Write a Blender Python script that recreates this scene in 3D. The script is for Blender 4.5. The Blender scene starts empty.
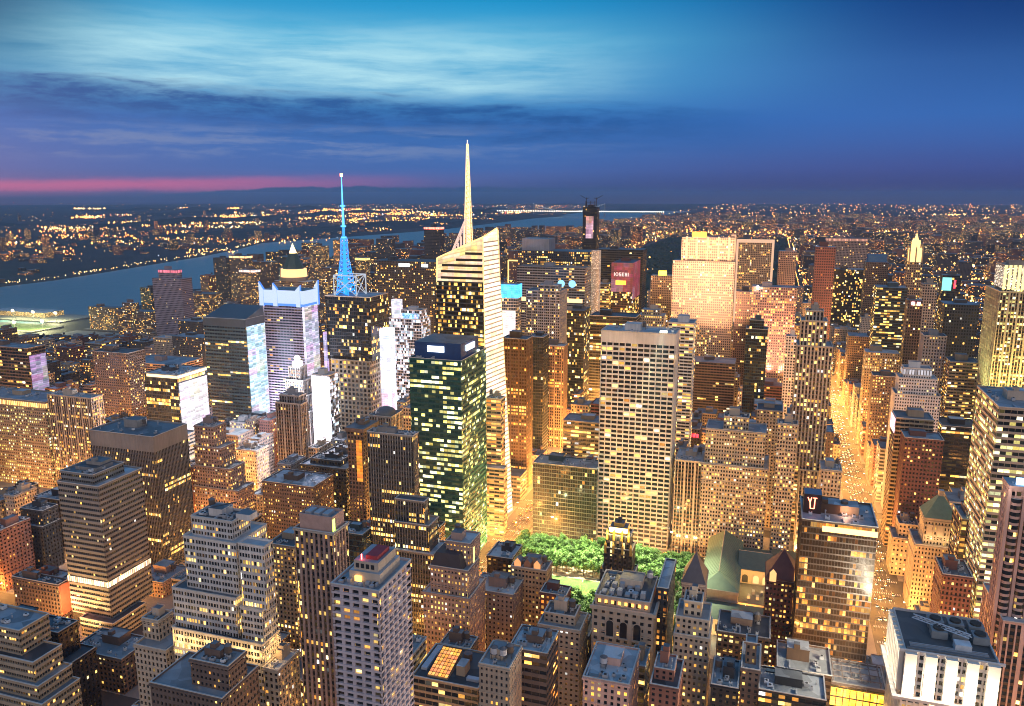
import bpy, math, random
from math import radians, sin, cos, pi
from mathutils import Vector

# ------------------------------------------------------------------ camera, sky, light, exposure
scene = bpy.context.scene
COL = scene.collection
EYE = Vector((0.0, 0.0, 320.0))
HEAD, PITCH = radians(-18.0), radians(11.24)
cam_d = bpy.data.cameras.new("camera")
cam_d.sensor_width = 36.0
cam_d.lens = 36.0 * 800.0 / 1024.0
cam_d.clip_start, cam_d.clip_end = 1.0, 90000.0
cam = bpy.data.objects.new("camera", cam_d)
COL.objects.link(cam)
cam.location = EYE
cam.rotation_euler = (pi / 2 - PITCH, 0, -HEAD)
scene.camera = cam

scene.render.engine = 'CYCLES'
scene.cycles.use_denoising = True
scene.cycles.filter_width = 1.0
scene.cycles.max_bounces = 5
scene.cycles.diffuse_bounces = 2
scene.cycles.glossy_bounces = 2
scene.cycles.sample_clamp_indirect = 3.0
scene.cycles.sample_clamp_direct = 12.0
scene.cycles.caustics_reflective = False
scene.cycles.caustics_refractive = False
scene.view_settings.view_transform = 'Standard'
scene.view_settings.look = 'None'
scene.view_settings.exposure = 0.3
scene.view_settings.gamma = 1.0

SUN_EL, SUN_AZ = radians(16.0), radians(150.0)      # added soft fill on the facades from behind the viewer (azimuth clockwise from +Y)
sun_d = bpy.data.lights.new("facade_fill", 'SUN')
sun_d.energy = 0.78
sun_d.angle = radians(50.0)
sun_d.color = (1.0, 0.80, 0.68)
sun = bpy.data.objects.new("facade_fill", sun_d)
COL.objects.link(sun)
sun.rotation_euler = (Vector((sin(SUN_AZ) * cos(SUN_EL), cos(SUN_AZ) * cos(SUN_EL), sin(SUN_EL)))).to_track_quat('Z', 'Y').to_euler()


class NT:
    """Small helper to write node trees."""
    def __init__(s, tree):
        s.t = tree
        s.t.nodes.clear()
    def n(s, typ, **kw):
        nd = s.t.nodes.new(typ)
        for k, v in kw.items():
            setattr(nd, k, v)
        return nd
    def set(s, sock, v):
        if isinstance(v, bpy.types.NodeSocket):
            s.t.links.new(v, sock)
        elif isinstance(v, (tuple, list)):
            d = sock.default_value
            sock.default_value = tuple(v) + (1.0,) if len(d) == 4 and len(v) == 3 else tuple(v)
        else:
            sock.default_value = v
    def m(s, op, a, b=None, c=None, clamp=False):
        nd = s.n('ShaderNodeMath', operation=op, use_clamp=clamp)
        s.set(nd.inputs[0], a)
        if b is not None: s.set(nd.inputs[1], b)
        if c is not None: s.set(nd.inputs[2], c)
        return nd.outputs[0]
    def mix(s, f, a, b, blend='MIX'):
        nd = s.n('ShaderNodeMix', data_type='RGBA', blend_type=blend)
        s.set(nd.inputs[0], f); s.set(nd.inputs[6], a); s.set(nd.inputs[7], b)
        return nd.outputs[2]
    def ramp(s, f, stops, interp='LINEAR'):
        nd = s.n('ShaderNodeValToRGB')
        cr = nd.color_ramp
        cr.interpolation = interp
        while len(cr.elements) < len(stops): cr.elements.new(0.5)
        for e, (p, c) in zip(cr.elements, stops):
            e.position = p
            e.color = tuple(c) + (1.0,) if len(c) == 3 else c
        s.set(nd.inputs[0], f)
        return nd.outputs[0]
    def smooth(s, x, a, b):
        nd = s.n('ShaderNodeMapRange', interpolation_type='SMOOTHSTEP')
        s.set(nd.inputs[0], x); nd.inputs[1].default_value = a; nd.inputs[2].default_value = b
        return nd.outputs[0]
    def noise(s, vec, scale, detail=4.0, rough=0.5, dim='3D'):
        nd = s.n('ShaderNodeTexNoise', noise_dimensions=dim)
        s.set(nd.inputs['Vector'], vec)
        nd.inputs['Scale'].default_value = scale
        nd.inputs['Detail'].default_value = detail
        nd.inputs['Roughness'].default_value = rough
        return nd.outputs[0]
    def comb(s, x, y, z):
        nd = s.n('ShaderNodeCombineXYZ')
        s.set(nd.inputs[0], x); s.set(nd.inputs[1], y); s.set(nd.inputs[2], z)
        return nd.outputs[0]


def build_world():
    w = bpy.data.worlds.new("World")
    scene.world = w
    w.use_nodes = True
    T = NT(w.node_tree)
    out = T.n('ShaderNodeOutputWorld')
    tc = T.n('ShaderNodeTexCoord')
    sp = T.n('ShaderNodeSeparateXYZ')
    T.set(sp.inputs[0], tc.outputs['Generated'])
    x, y, z = sp.outputs
    el = T.m('MULTIPLY', T.m('ARCSINE', z), 180 / pi)                       # degrees above the horizon
    az = T.m('MULTIPLY', T.m('ARCTAN2', x, y), 180 / pi)                    # degrees east of the avenues
    a = T.m('ADD', az, 18.0)                                               # from -33 (west) to 33 (east) over the town
    # clear dusk sky: teal glow in the north-west, navy to the east
    west = T.ramp(T.m('DIVIDE', el, 16.0), [(0.0, (0.012, 0.075, 0.21)), (0.10, (0.035, 0.13, 0.40)), (0.30, (0.02, 0.15, 0.48)),
                                            (0.45, (0.06, 0.34, 0.62)), (0.62, (0.07, 0.42, 0.68)), (0.80, (0.0, 0.27, 0.58)), (1.0, (0.0, 0.17, 0.48))])
    east = T.ramp(T.m('DIVIDE', el, 16.0), [(0.0, (0.028, 0.05, 0.16)), (0.10, (0.040, 0.085, 0.31)), (0.30, (0.030, 0.135, 0.45)),
                                            (0.5, (0.030, 0.135, 0.44)), (0.75, (0.002, 0.07, 0.31)), (1.0, (0.0, 0.03, 0.16))])
    base = T.mix(T.smooth(a, -4.0, 28.0), west, east)
    farw = T.smooth(a, -20.0, -35.0)
    base = T.mix(T.m('MULTIPLY', farw, T.smooth(el, 4.0, 12.0)), base, (0.0, 0.05, 0.14))
    base = T.mix(T.m('MULTIPLY', T.m('MULTIPLY', T.smooth(a, 10.0, 36.0), T.smooth(el, 3.0, 13.0)), .85), base, (0.0, 0.022, 0.13))
    # clouds: noise stretched along the horizon
    cv = T.comb(T.m('MULTIPLY', a, 0.06), T.m('MULTIPLY', el, 0.42), 0.0)
    n1 = T.noise(cv, 1.6, 6.0, 0.55)
    wob = T.noise(T.comb(T.m('MULTIPLY', a, 0.12), T.m('MULTIPLY', el, .35), 9.0), 1.2, 4.0)
    cv2 = T.comb(T.m('MULTIPLY', a, 0.085), T.m('ADD', T.m('MULTIPLY', el, 1.0), T.m('MULTIPLY', wob, 1.1)), 3.0)
    n2 = T.noise(cv2, 1.3, 9.0, 0.62)
    # bright streaky veil high in the middle
    veil = T.m('MULTIPLY', T.smooth(el, 5.6, 7.2), T.smooth(el, 12.0, 8.6))
    veil = T.m('MULTIPLY', veil, T.m('MULTIPLY', T.smooth(a, -34.0, -22.0), T.smooth(a, 13.0, -6.0)))
    veil = T.m('MULTIPLY', veil, T.smooth(T.m('ADD', T.m('MULTIPLY', n1, 0.6), T.m('MULTIPLY', n2, 0.5)), 0.30, 0.75))
    base = T.mix(veil, base, (0.45, 0.76, 0.86))
    # dark slate-blue bank under it, its top edge rising to the west
    edge = T.m('ADD', T.m('MULTIPLY', T.m('SUBTRACT', n2, 0.5), 2.6), T.m('ADD', T.m('MULTIPLY', a, -0.035), 6.0))
    d = T.m('SUBTRACT', edge, el)
    bank = T.m('MULTIPLY', T.smooth(d, -0.35, 0.5), T.smooth(d, 3.4, 1.2))
    bank = T.m('MULTIPLY', bank, T.smooth(a, 22.0, 2.0))
    n3 = T.noise(T.comb(T.m('MULTIPLY', a, .22), T.m('ADD', T.m('MULTIPLY', el, 1.0), T.m('MULTIPLY', wob, .8)), 7.0), 1.4, 9.0, .66)
    bank = T.m('MULTIPLY', bank, T.m('ADD', .45, T.m('MULTIPLY', T.smooth(n3, .34, .62), .6)))
    base = T.mix(T.m('MULTIPLY', bank, 0.9), base, (0.003, 0.085, 0.31))
    # mauve streaks
    st = T.m('MULTIPLY', T.smooth(el, 1.8, 2.8), T.smooth(el, 5.0, 3.6))
    st = T.m('MULTIPLY', st, T.m('MULTIPLY', T.smooth(T.m('ADD', T.m('MULTIPLY', n2, .6), T.m('MULTIPLY', n3, .4)), 0.45, 0.60), T.smooth(a, 14.0, -12.0)))
    base = T.mix(T.m('MULTIPLY', st, 0.8), base, (0.13, 0.22, 0.45))
    # pink band low in the west
    pk = T.m('ADD', 0.42, T.m('ADD', T.m('MULTIPLY', T.m('ADD', a, 32.0), 0.010), T.m('MULTIPLY', T.m('SUBTRACT', n1, 0.5), 0.9)))
    pd = T.m('ABSOLUTE', T.m('SUBTRACT', el, pk))
    pink = T.m('MULTIPLY', T.smooth(T.m('ADD', pd, T.m('MULTIPLY', T.m('SUBTRACT', n3, .5), .5)), 0.75, 0.08), T.smooth(a, -2.0, -26.0))
    base = T.mix(T.m('MULTIPLY', pink, 0.95), base, (0.56, 0.12, 0.26))
    pink2 = T.m('MULTIPLY', T.smooth(pd, 1.2, 0.3), T.smooth(a, 12.0, -14.0))
    base = T.mix(T.m('MULTIPLY', pink2, 0.30), base, (0.20, 0.16, 0.44))
    # low dark cloud with a scalloped top, right on the horizon
    le = T.m('ADD', T.m('MULTIPLY', T.m('SUBTRACT', T.noise(T.comb(T.m('MULTIPLY', a, 0.35), 0.0, 1.0), 1.5, 5.0, 0.6), 0.5), 0.55),
             T.m('ADD', -0.30, T.m('MULTIPLY', T.smooth(a, -30.0, -14.0), 0.80)))
    low = T.m('MULTIPLY', T.smooth(T.m('SUBTRACT', le, el), -0.04, 0.10), T.smooth(a, 16.0, 4.0))
    base = T.mix(low, base, (0.020, 0.085, 0.23))
    # purple haze over the lit town to the east
    hz = T.m('MULTIPLY', T.smooth(el, 3.6, -0.6), T.smooth(a, -8.0, 16.0))
    base = T.mix(T.m('MULTIPLY', hz, 0.5), base, (0.05, 0.065, 0.23))
    # under the horizon the far, hazy land
    base = T.mix(T.smooth(el, 0.1, -0.45), base, T.mix(T.smooth(a, -6.0, 14.0), (0.006, 0.045, 0.13), (0.05, 0.05, 0.14)))
    # the sky behind the viewer: pinkish counter-glow, and the blue dome overhead
    back = T.smooth(T.m('ABSOLUTE', a), 60.0, 120.0)
    up = T.smooth(el, 14.0, 40.0)
    col = T.mix(T.m('MULTIPLY', back, T.smooth(el, -3.0, 3.0)), base, (0.40, 0.35, 0.38))
    col = T.mix(up, col, (0.06, 0.24, 0.52))
    bg = T.n('ShaderNodeBackground')
    T.set(bg.inputs[0], col)
    bg.inputs[1].default_value = 0.84
    # physical twilight sky under the clouds
    sky = T.n('ShaderNodeTexSky', sky_type='NISHITA')
    sky.sun_disc = False
    sky.sun_elevation = radians(1.0)
    sky.sun_rotation = radians(-60.0)
    bg2 = T.n('ShaderNodeBackground')
    T.set(bg2.inputs[0], sky.outputs[0])
    bg2.inputs[1].default_value = 0.006
    add = T.n('ShaderNodeAddShader')
    T.set(add.inputs[0], bg.outputs[0]); T.set(add.inputs[1], bg2.outputs[0])
    T.set(out.inputs[0], add.outputs[0])

build_world()

# ------------------------------------------------------------------ materials
MATS = {}
WALL = dict(lime=(.40, .33, .26), limehi=(.46, .38, .30), white=(.60, .57, .54), brick=(.24, .11, .08), wine=(.15, .065, .055), brown=(.15, .105, .085),
            tan=(.34, .26, .18), grey=(.26, .26, .28), greymid=(.24, .225, .21), dark=(.055, .058, .066), bronze=(.085, .05, .032), pink=(.36, .25, .21),
            pinkhi=(.56, .36, .30), pinkdk=(.22, .165, .15), teal=(.04, .07, .085), black=(.028, .028, .034), mauve=(.25, .22, .27), mauvehi=(.46, .40, .42),
            green=(.012, .085, .085), glasswhite=(.10, .09, .085))
WARM = [(0.0, (1.0, .36, .05)), (.3, (1.0, .52, .10)), (.8, (1.0, .66, .17)), (.93, (1.0, .80, .36)), (1.0, (.92, .94, .95))]
GOLD = [(0.0, (1.0, .26, .03)), (.6, (1.0, .40, .07)), (1.0, (1.0, .56, .16))]
YELL = [(0.0, (1.0, .74, .12)), (.5, (1.0, .84, .25)), (.8, (.92, .95, .40)), (1.0, (1.0, .95, .7))]
LED = [(0.0, (.55, .75, 1.0)), (.5, (.9, .9, 1.0)), (.8, (1.0, .85, .95)), (1.0, (.5, .9, 1.0))]
CREAM = [(0.0, (1.0, .80, .55)), (1.0, (1.0, .92, .78))]
#            chance, extra chance on lit floors, share of lit floors, strength, colours, glass tint, roughness
GLAZE = dict(warm=(.20, .40, .10, 1.7, WARM), warm2=(.36, .35, .14, 1.6, WARM), busy=(.45, .35, .25, 1.5, WARM), mid=(.12, .35, .05, 1.5, WARM),
             dim=(.05, .35, .02, 1.3, WARM), sparse=(.03, .1, .02, 1.3, WARM), rows=(.08, .75, .20, 1.7, WARM, 10.0), yellow=(.34, .5, .4, 1.35, YELL, 11.0),
             gold=(.35, .5, .15, 1.5, GOLD), gold2=(.6, .35, .4, 1.8, GOLD), goldw=(.40, .3, .1, 2.0, GOLD), goldrows=(.07, .70, .34, 1.05, GOLD, 14.0),
             bands=(.06, .9, .20, 1.9, WARM, 22.0), goldbands=(.10, .85, .18, 2.0, GOLD, 26.0), led=(.85, .1, .5, 1.1, LED), cream=(.97, .03, .5, 1.25, CREAM))


def principled(T, **kw):
    p = T.n('ShaderNodeBsdfPrincipled')
    for k, v in kw.items():
        T.set(p.inputs[k], v)
    o = T.n('ShaderNodeOutputMaterial')
    T.set(o.inputs[0], p.outputs[0])
    return p


def newmat(name):
    m = bpy.data.materials.new(name)
    m.use_nodes = True
    MATS[name] = m
    return m, NT(m.node_tree)


def mwall(c):
    """Weathered masonry or metal cladding of one colour: large stains, streaks running down, fine grain."""
    name = "wall_" + c
    if name in MATS: return MATS[name]
    m, T = newmat(name)
    geo = T.n('ShaderNodeNewGeometry')
    pos = geo.outputs['Position']
    oi = T.n('ShaderNodeObjectInfo')
    sp = T.n('ShaderNodeSeparateXYZ'); T.set(sp.inputs[0], pos)
    st = T.comb(T.m('MULTIPLY', sp.outputs[0], 0.5), T.m('MULTIPLY', sp.outputs[1], 0.5), T.m('MULTIPLY', sp.outputs[2], 0.035))
    n = T.m('ADD', T.m('MULTIPLY', T.noise(pos, 0.05, 5.0), 0.55), T.m('MULTIPLY', T.noise(st, 1.0, 5.0, 0.6), 0.45))
    v = T.m('MULTIPLY', T.m('ADD', 0.36, T.m('MULTIPLY', n, 1.28)), T.m('ADD', 0.88, T.m('MULTIPLY', oi.outputs['Random'], 0.24)))
    b = WALL[c]
    col = T.mix(1.0, b, T.comb(v, v, v), 'MULTIPLY')
    shiny = c in ('dark', 'black', 'bronze', 'teal', 'green', 'glasswhite')
    principled(T, **{'Base Color': col, 'Roughness': 0.35 if shiny else 0.85, 'Metallic': 0.0})
    return m


def cells(T):
    uv = T.n('ShaderNodeUVMap')
    sp = T.n('ShaderNodeSeparateXYZ'); T.set(sp.inputs[0], uv.outputs[0])
    u, v = sp.outputs[0], sp.outputs[1]
    return u, v, T.m('FLOOR', u), T.m('FLOOR', v)


def lit_cells(T, g, u, v, fu, fv, salt=0.0):
    """Emission strength and colour of a grid of windows, one room per cell; whole floors are lit more often."""
    p, rp, rf, st, pal = GLAZE[g][:5]
    run_len = GLAZE[g][5] if len(GLAZE[g]) > 5 else 7.0
    def wn(a, b):
        nd = T.n('ShaderNodeTexWhiteNoise', noise_dimensions='3D')
        T.set(nd.inputs['Vector'], T.comb(a, b, salt))
        return nd
    w1 = wn(fu, fv)
    w2 = wn(T.m('FLOOR', T.m('DIVIDE', fu, run_len)), T.m('ADD', fv, 91.0))
    w3 = wn(T.m('ADD', fu, 40.5), T.m('ADD', fv, 17.5))
    row = T.m('LESS_THAN', w2.outputs['Value'], rf)
    run = T.noise(T.comb(T.m('MULTIPLY', fu, .21), T.m('MULTIPLY', fv, 7.31), salt + 5.0), 1.0, 1.0)      # runs of lit rooms along a floor
    run = T.m('MULTIPLY', T.smooth(run, .50, .66), .9)
    ch = T.m('ADD', T.m('MULTIPLY', T.m('ADD', .30, T.m('MULTIPLY', run, 1.9)), p), T.m('MULTIPLY', row, rp))
    lit = T.m('LESS_THAN', w1.outputs['Value'], ch)
    fr = T.m('FRACT', v)
    blind = T.m('MULTIPLY', T.m('GREATER_THAN', fr, T.m('SUBTRACT', 1.0, T.m('MULTIPLY', w3.outputs['Value'], 0.7))), 0.35)
    room = T.noise(T.comb(T.m('MULTIPLY', u, 2.3), T.m('MULTIPLY', v, 2.0), salt), 1.7, 2.0)
    br = T.m('ADD', 0.40, T.m('MULTIPLY', T.m('POWER', w3.outputs['Value'], 2.4), 3.0))
    br = T.m('MULTIPLY', br, T.m('ADD', 0.45, T.m('MULTIPLY', room, 1.1)))
    br = T.m('MULTIPLY', br, T.m('SUBTRACT', 1.0, blind))
    sp = T.n('ShaderNodeSeparateColor'); T.set(sp.inputs[0], w3.outputs['Color'])
    col = T.ramp(sp.outputs[1], pal)
    dimglow = T.m('MULTIPLY', T.m('POWER', w2.outputs['Value'], 2.0), T.m('MULTIPLY', T.m('POWER', w1.outputs['Value'], 3.0), .10))   # curtains, corridor light
    return T.m('ADD', T.m('MULTIPLY', T.m('MULTIPLY', lit, br), st), dimglow), col


def mglaze(g, tint=(.012, .016, .022)):
    name = "glazing_%s_%02d" % (g, int(tint[0] * 1000))
    if name in MATS: return MATS[name]
    m, T = newmat(name)
    m.cycles.emission_sampling = 'NONE'
    u, v, fu, fv = cells(T)
    e, col = lit_cells(T, g, u, v, fu, fv)
    principled(T, **{'Base Color': tint, 'Roughness': 0.12, 'Specular IOR Level': 0.6, 'Emission Color': col, 'Emission Strength': e})
    return m


def mpane(g):
    """One window: lit or dark by the object's own random number."""
    name = "pane_" + g
    if name in MATS: return MATS[name]
    m, T = newmat(name)
    m.cycles.emission_sampling = 'NONE'
    p, rp, rf, st, pal = GLAZE[g][:5]
    oi = T.n('ShaderNodeObjectInfo')
    r = oi.outputs['Random']
    lit = T.m('LESS_THAN', r, min(.9, p + rp * rf))
    w = T.n('ShaderNodeTexWhiteNoise', noise_dimensions='1D'); T.set(w.inputs['W'], T.m('MULTIPLY', r, 713.0))
    br = T.m('ADD', 0.16, T.m('MULTIPLY', T.m('POWER', w.outputs['Value'], 2.0), 1.5))
    sp = T.n('ShaderNodeSeparateColor'); T.set(sp.inputs[0], w.outputs['Color'])
    tc = T.n('ShaderNodeTexCoord')
    room = T.noise(tc.outputs['Generated'], 3.0, 2.0)
    e = T.m('MULTIPLY', T.m('MULTIPLY', lit, br), T.m('MULTIPLY', st, T.m('ADD', 0.5, room)))
    principled(T, **{'Base Color': (.012, .016, .022), 'Roughness': 0.12, 'Specular IOR Level': 0.6, 'Emission Color': T.ramp(sp.outputs[1], pal), 'Emission Strength': e})
    return m


def mfacade(c, pf, sf, g):
    """Wall with window openings for buildings too far off to show the depth of a window."""
    name = "facade_%s_%d_%d_%s" % (c, pf * 100, sf * 100, g)
    if name in MATS: return MATS[name]
    m, T = newmat(name)
    m.cycles.emission_sampling = 'NONE'
    u, v, fu, fv = cells(T)
    oi = T.n('ShaderNodeObjectInfo')
    e, col = lit_cells(T, g, u, v, fu, fv)
    mu = T.m('LESS_THAN', T.m('ABSOLUTE', T.m('SUBTRACT', T.m('FRACT', u), 0.5)), 0.5 * (1 - pf))
    mv = T.m('LESS_THAN', T.m('ABSOLUTE', T.m('SUBTRACT', T.m('FRACT', v), 0.5)), 0.5 * (1 - sf))
    win = T.m('MULTIPLY', mu, mv)
    geo = T.n('ShaderNodeNewGeometry')
    n = T.noise(geo.outputs['Position'], 0.03, 4.0)
    vv = T.m('MULTIPLY', T.m('ADD', 0.6, T.m('MULTIPLY', n, 0.8)), T.m('ADD', 0.8, T.m('MULTIPLY', oi.outputs['Random'], 0.4)))
    wc = T.mix(1.0, WALL[c], T.comb(vv, vv, vv), 'MULTIPLY')
    bc = T.mix(win, wc, (.014, .018, .025))
    principled(T, **{'Base Color': bc, 'Roughness': T.m('SUBTRACT', 0.85, T.m('MULTIPLY', win, 0.7)), 'Emission Color': col, 'Emission Strength': T.m('MULTIPLY', e, win)})
    return m


def mplain(name, col, rough=0.8, metal=0.0, noise=0.35, scale=0.3):
    if name in MATS: return MATS[name]
    m, T = newmat(name)
    geo = T.n('ShaderNodeNewGeometry')
    n = T.noise(geo.outputs['Position'], scale, 6.0, 0.6)
    v = T.m('ADD', 1.0 - noise, T.m('MULTIPLY', n, 2 * noise))
    principled(T, **{'Base Color': T.mix(1.0, col, T.comb(v, v, v), 'MULTIPLY'), 'Roughness': rough, 'Metallic': metal})
    return m


def memit(name, col, st, sample=False):
    if name in MATS: return MATS[name]
    m, T = newmat(name)
    if not sample: m.cycles.emission_sampling = 'NONE'
    principled(T, **{'Base Color': (.05, .05, .05), 'Roughness': .5, 'Emission Color': col, 'Emission Strength': st})
    return m


def mscreen(name, tint, st, bx=6.0, bz=5.0, busy=1.0):
    """A glowing panel or video screen: blocks of picture in many tints with bands of shop lights."""
    if name in MATS: return MATS[name]
    m, T = newmat(name)
    u, v, fu, fv = cells(T)
    w = T.n('ShaderNodeTexWhiteNoise', noise_dimensions='2D')
    T.set(w.inputs['Vector'], T.comb(T.m('FLOOR', T.m('DIVIDE', u, bx)), T.m('FLOOR', T.m('DIVIDE', v, bz)), 0.0))
    n = T.noise(T.comb(u, v, 0.0), 0.35, 5.0, 0.65)
    hue = T.mix(0.55, tint, w.outputs['Color'], 'SOFT_LIGHT')
    if busy >= .7:                                                              # separate coloured adverts among the white
        w2 = T.n('ShaderNodeTexWhiteNoise', noise_dimensions='2D')
        T.set(w2.inputs['Vector'], T.comb(T.m('FLOOR', T.m('DIVIDE', u, bx * 2.2)), T.m('FLOOR', T.m('DIVIDE', v, bz * 3.4)), 0.0))
        hue = T.mix(T.m('MULTIPLY', T.m('GREATER_THAN', w2.outputs['Value'], .72), .38), hue, w2.outputs['Color'])
    scan = T.m('ADD', 0.75, T.m('MULTIPLY', T.m('GREATER_THAN', T.m('FRACT', v), 0.35), 0.25))
    e = T.m('MULTIPLY', T.m('MULTIPLY', T.m('ADD', 0.25, T.m('MULTIPLY', n, 1.5)), T.m('ADD', 1.0 - 0.6 * busy, T.m('MULTIPLY', w.outputs['Value'], 0.9 * busy))), T.m('MULTIPLY', scan, st))
    principled(T, **{'Base Color': (.03, .03, .03), 'Roughness': .4, 'Emission Color': hue, 'Emission Strength': e})
    return m


def mroof(k):
    name = "roofing_%d" % k
    if name in MATS: return MATS[name]
    base = [(.12, .135, .15), (.22, .24, .26), (.36, .38, .40), (.065, .068, .075), (.50, .52, .54)][k]
    m, T = newmat(name)
    geo = T.n('ShaderNodeNewGeometry')
    pos = geo.outputs['Position']
    a = T.noise(pos, 0.16, 6.0, 0.65)
    vo = T.n('ShaderNodeTexVoronoi'); T.set(vo.inputs['Vector'], pos); vo.inputs['Scale'].default_value = 0.11
    sp = T.n('ShaderNodeSeparateColor'); T.set(sp.inputs[0], vo.outputs['Color'])
    v = T.m('ADD', 0.25, T.m('ADD', T.m('MULTIPLY', a, 0.8), T.m('MULTIPLY', sp.outputs[0], 0.7)))
    principled(T, **{'Base Color': T.mix(1.0, base, T.comb(v, v, v), 'MULTIPLY'), 'Roughness': T.m('ADD', .35, T.m('MULTIPLY', a, .4))})
    return m

# ------------------------------------------------------------------ mesh helper
class MB:
    def __init__(s):
        s.v, s.f, s.uv, s.mi, s.mats = [], [], [], [], []
    def mat(s, m):
        if m not in s.mats: s.mats.append(m)
        return s.mats.index(m)
    def poly(s, pts, m, uvs=None):
        b = len(s.v)
        s.v.extend(pts)
        s.f.append(tuple(range(b, b + len(pts))))
        s.uv.extend(uvs if uvs else [(0.0, 0.0)] * len(pts))
        s.mi.append(s.mat(m))
    def box(s, x0, x1, y0, y1, z0, z1, m, mt=None, bottom=False, uvm=None):
        a = uvm or 1.0
        P = lambda x, y, z: (x, y, z)
        def q(p, L, H): s.poly(p, m, [(0, 0), (L / a, 0), (L / a, H / a), (0, H / a)])
        h = z1 - z0
        q([P(x0, y0, z0), P(x1, y0, z0), P(x1, y0, z1), P(x0, y0, z1)], x1 - x0, h)
        q([P(x1, y0, z0), P(x1, y1, z0), P(x1, y1, z1), P(x1, y0, z1)], y1 - y0, h)
        q([P(x1, y1, z0), P(x0, y1, z0), P(x0, y1, z1), P(x1, y1, z1)], x1 - x0, h)
        q([P(x0, y1, z0), P(x0, y0, z0), P(x0, y0, z1), P(x0, y1, z1)], y1 - y0, h)
        s.poly([P(x0, y0, z1), P(x1, y0, z1), P(x1, y1, z1), P(x0, y1, z1)], mt or m, [(0, 0), ((x1 - x0) / a, 0), ((x1 - x0) / a, (y1 - y0) / a), (0, (y1 - y0) / a)])
        if bottom: s.poly([P(x0, y1, z0), P(x1, y1, z0), P(x1, y0, z0), P(x0, y0, z0)], m)
    def cyl(s, cx, cy, z0, z1, r0, r1, m, n=12, cap=True):
        ring = [(cos(2 * pi * i / n), sin(2 * pi * i / n)) for i in range(n)]
        for i in range(n):
            a, b = ring[i], ring[(i + 1) % n]
            p = [(cx + r0 * a[0], cy + r0 * a[1], z0), (cx + r0 * b[0], cy + r0 * b[1], z0)]
            if r1 > 1e-6: p += [(cx + r1 * b[0], cy + r1 * b[1], z1), (cx + r1 * a[0], cy + r1 * a[1], z1)]
            else: p += [(cx, cy, z1)]
            s.poly(p, m)
        if cap and r1 > 1e-6: s.poly([(cx + r1 * a[0], cy + r1 * a[1], z1) for a in ring], m)
    def bar(s, p, q, r, m, n=4):
        p, q = Vector(p), Vector(q)
        d = (q - p).normalized()
        u = d.orthogonal().normalized(); w = d.cross(u)
        R = [(u * cos(2 * pi * (i + .5) / n) + w * sin(2 * pi * (i + .5) / n)) * r for i in range(n)]
        for i in range(n):
            a, b = R[i], R[(i + 1) % n]
            s.poly([tuple(p + a), tuple(p + b), tuple(q + b), tuple(q + a)], m)
        s.poly([tuple(q + a) for a in R], m); s.poly([tuple(p + a) for a in reversed(R)], m)
    def pyramid(s, x0, x1, y0, y1, z0, z1, m, top=0.0):
        cx, cy = (x0 + x1) / 2, (y0 + y1) / 2
        tx, ty = (x1 - x0) / 2 * top, (y1 - y0) / 2 * top
        B = [(x0, y0, z0), (x1, y0, z0), (x1, y1, z0), (x0, y1, z0)]
        Tp = [(cx - tx, cy - ty, z1), (cx + tx, cy - ty, z1), (cx + tx, cy + ty, z1), (cx - tx, cy + ty, z1)]
        for i in range(4):
            j = (i + 1) % 4
            s.poly([B[i], B[j], Tp[j], Tp[i]] if top > 0 else [B[i], B[j], (cx, cy, z1)], m)
        if top > 0: s.poly(Tp, m)
    def build(s, name, parent=None, origin=(0, 0, 0)):
        if not s.f: return None
        me = bpy.data.meshes.new(name)
        ox, oy, oz = origin
        me.from_pydata([(a - ox, b - oy, c - oz) for a, b, c in s.v], [], s.f)
        for m in s.mats: me.materials.append(m)
        me.polygons.foreach_set('material_index', s.mi)
        uv = me.uv_layers.new(name='UVMap')
        uv.data.foreach_set('uv', [c for t in s.uv for c in t])
        me.update()
        o = bpy.data.objects.new(name, me)
        COL.objects.link(o)
        if parent is not None: o.parent = parent
        else: o.location = origin
        return o


def empty(name, label, cat, loc, group=None, kind=None):
    o = bpy.data.objects.new(name, None)
    o.empty_display_size = 0.1
    COL.objects.link(o)
    o.location = loc
    o['label'] = label; o['category'] = cat
    if group: o['group'] = group
    if kind: o['kind'] = kind
    return o


def structure(o):
    o['kind'] = 'structure'
    return o


def lamp(kind, loc, power, col, parent=None, size=1.0, aim=None, spot=None, blend=0.6, name="light", origin=(0, 0, 0)):
    d = bpy.data.lights.new(name, kind)
    d.energy = power; d.color = col
    if kind in ('POINT', 'SPOT'): d.shadow_soft_size = size
    if kind == 'SPOT': d.spot_size = radians(spot); d.spot_blend = blend
    if kind == 'AREA': d.shape = 'RECTANGLE'; d.size, d.size_y = size
    o = bpy.data.objects.new(name, d)
    COL.objects.link(o)
    o.location = Vector(loc) - Vector(origin)
    if aim is not None: o.rotation_euler = (Vector(loc) - Vector(aim)).to_track_quat('Z', 'Y').to_euler()
    if parent is not None: o.parent = parent
    return o

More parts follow.
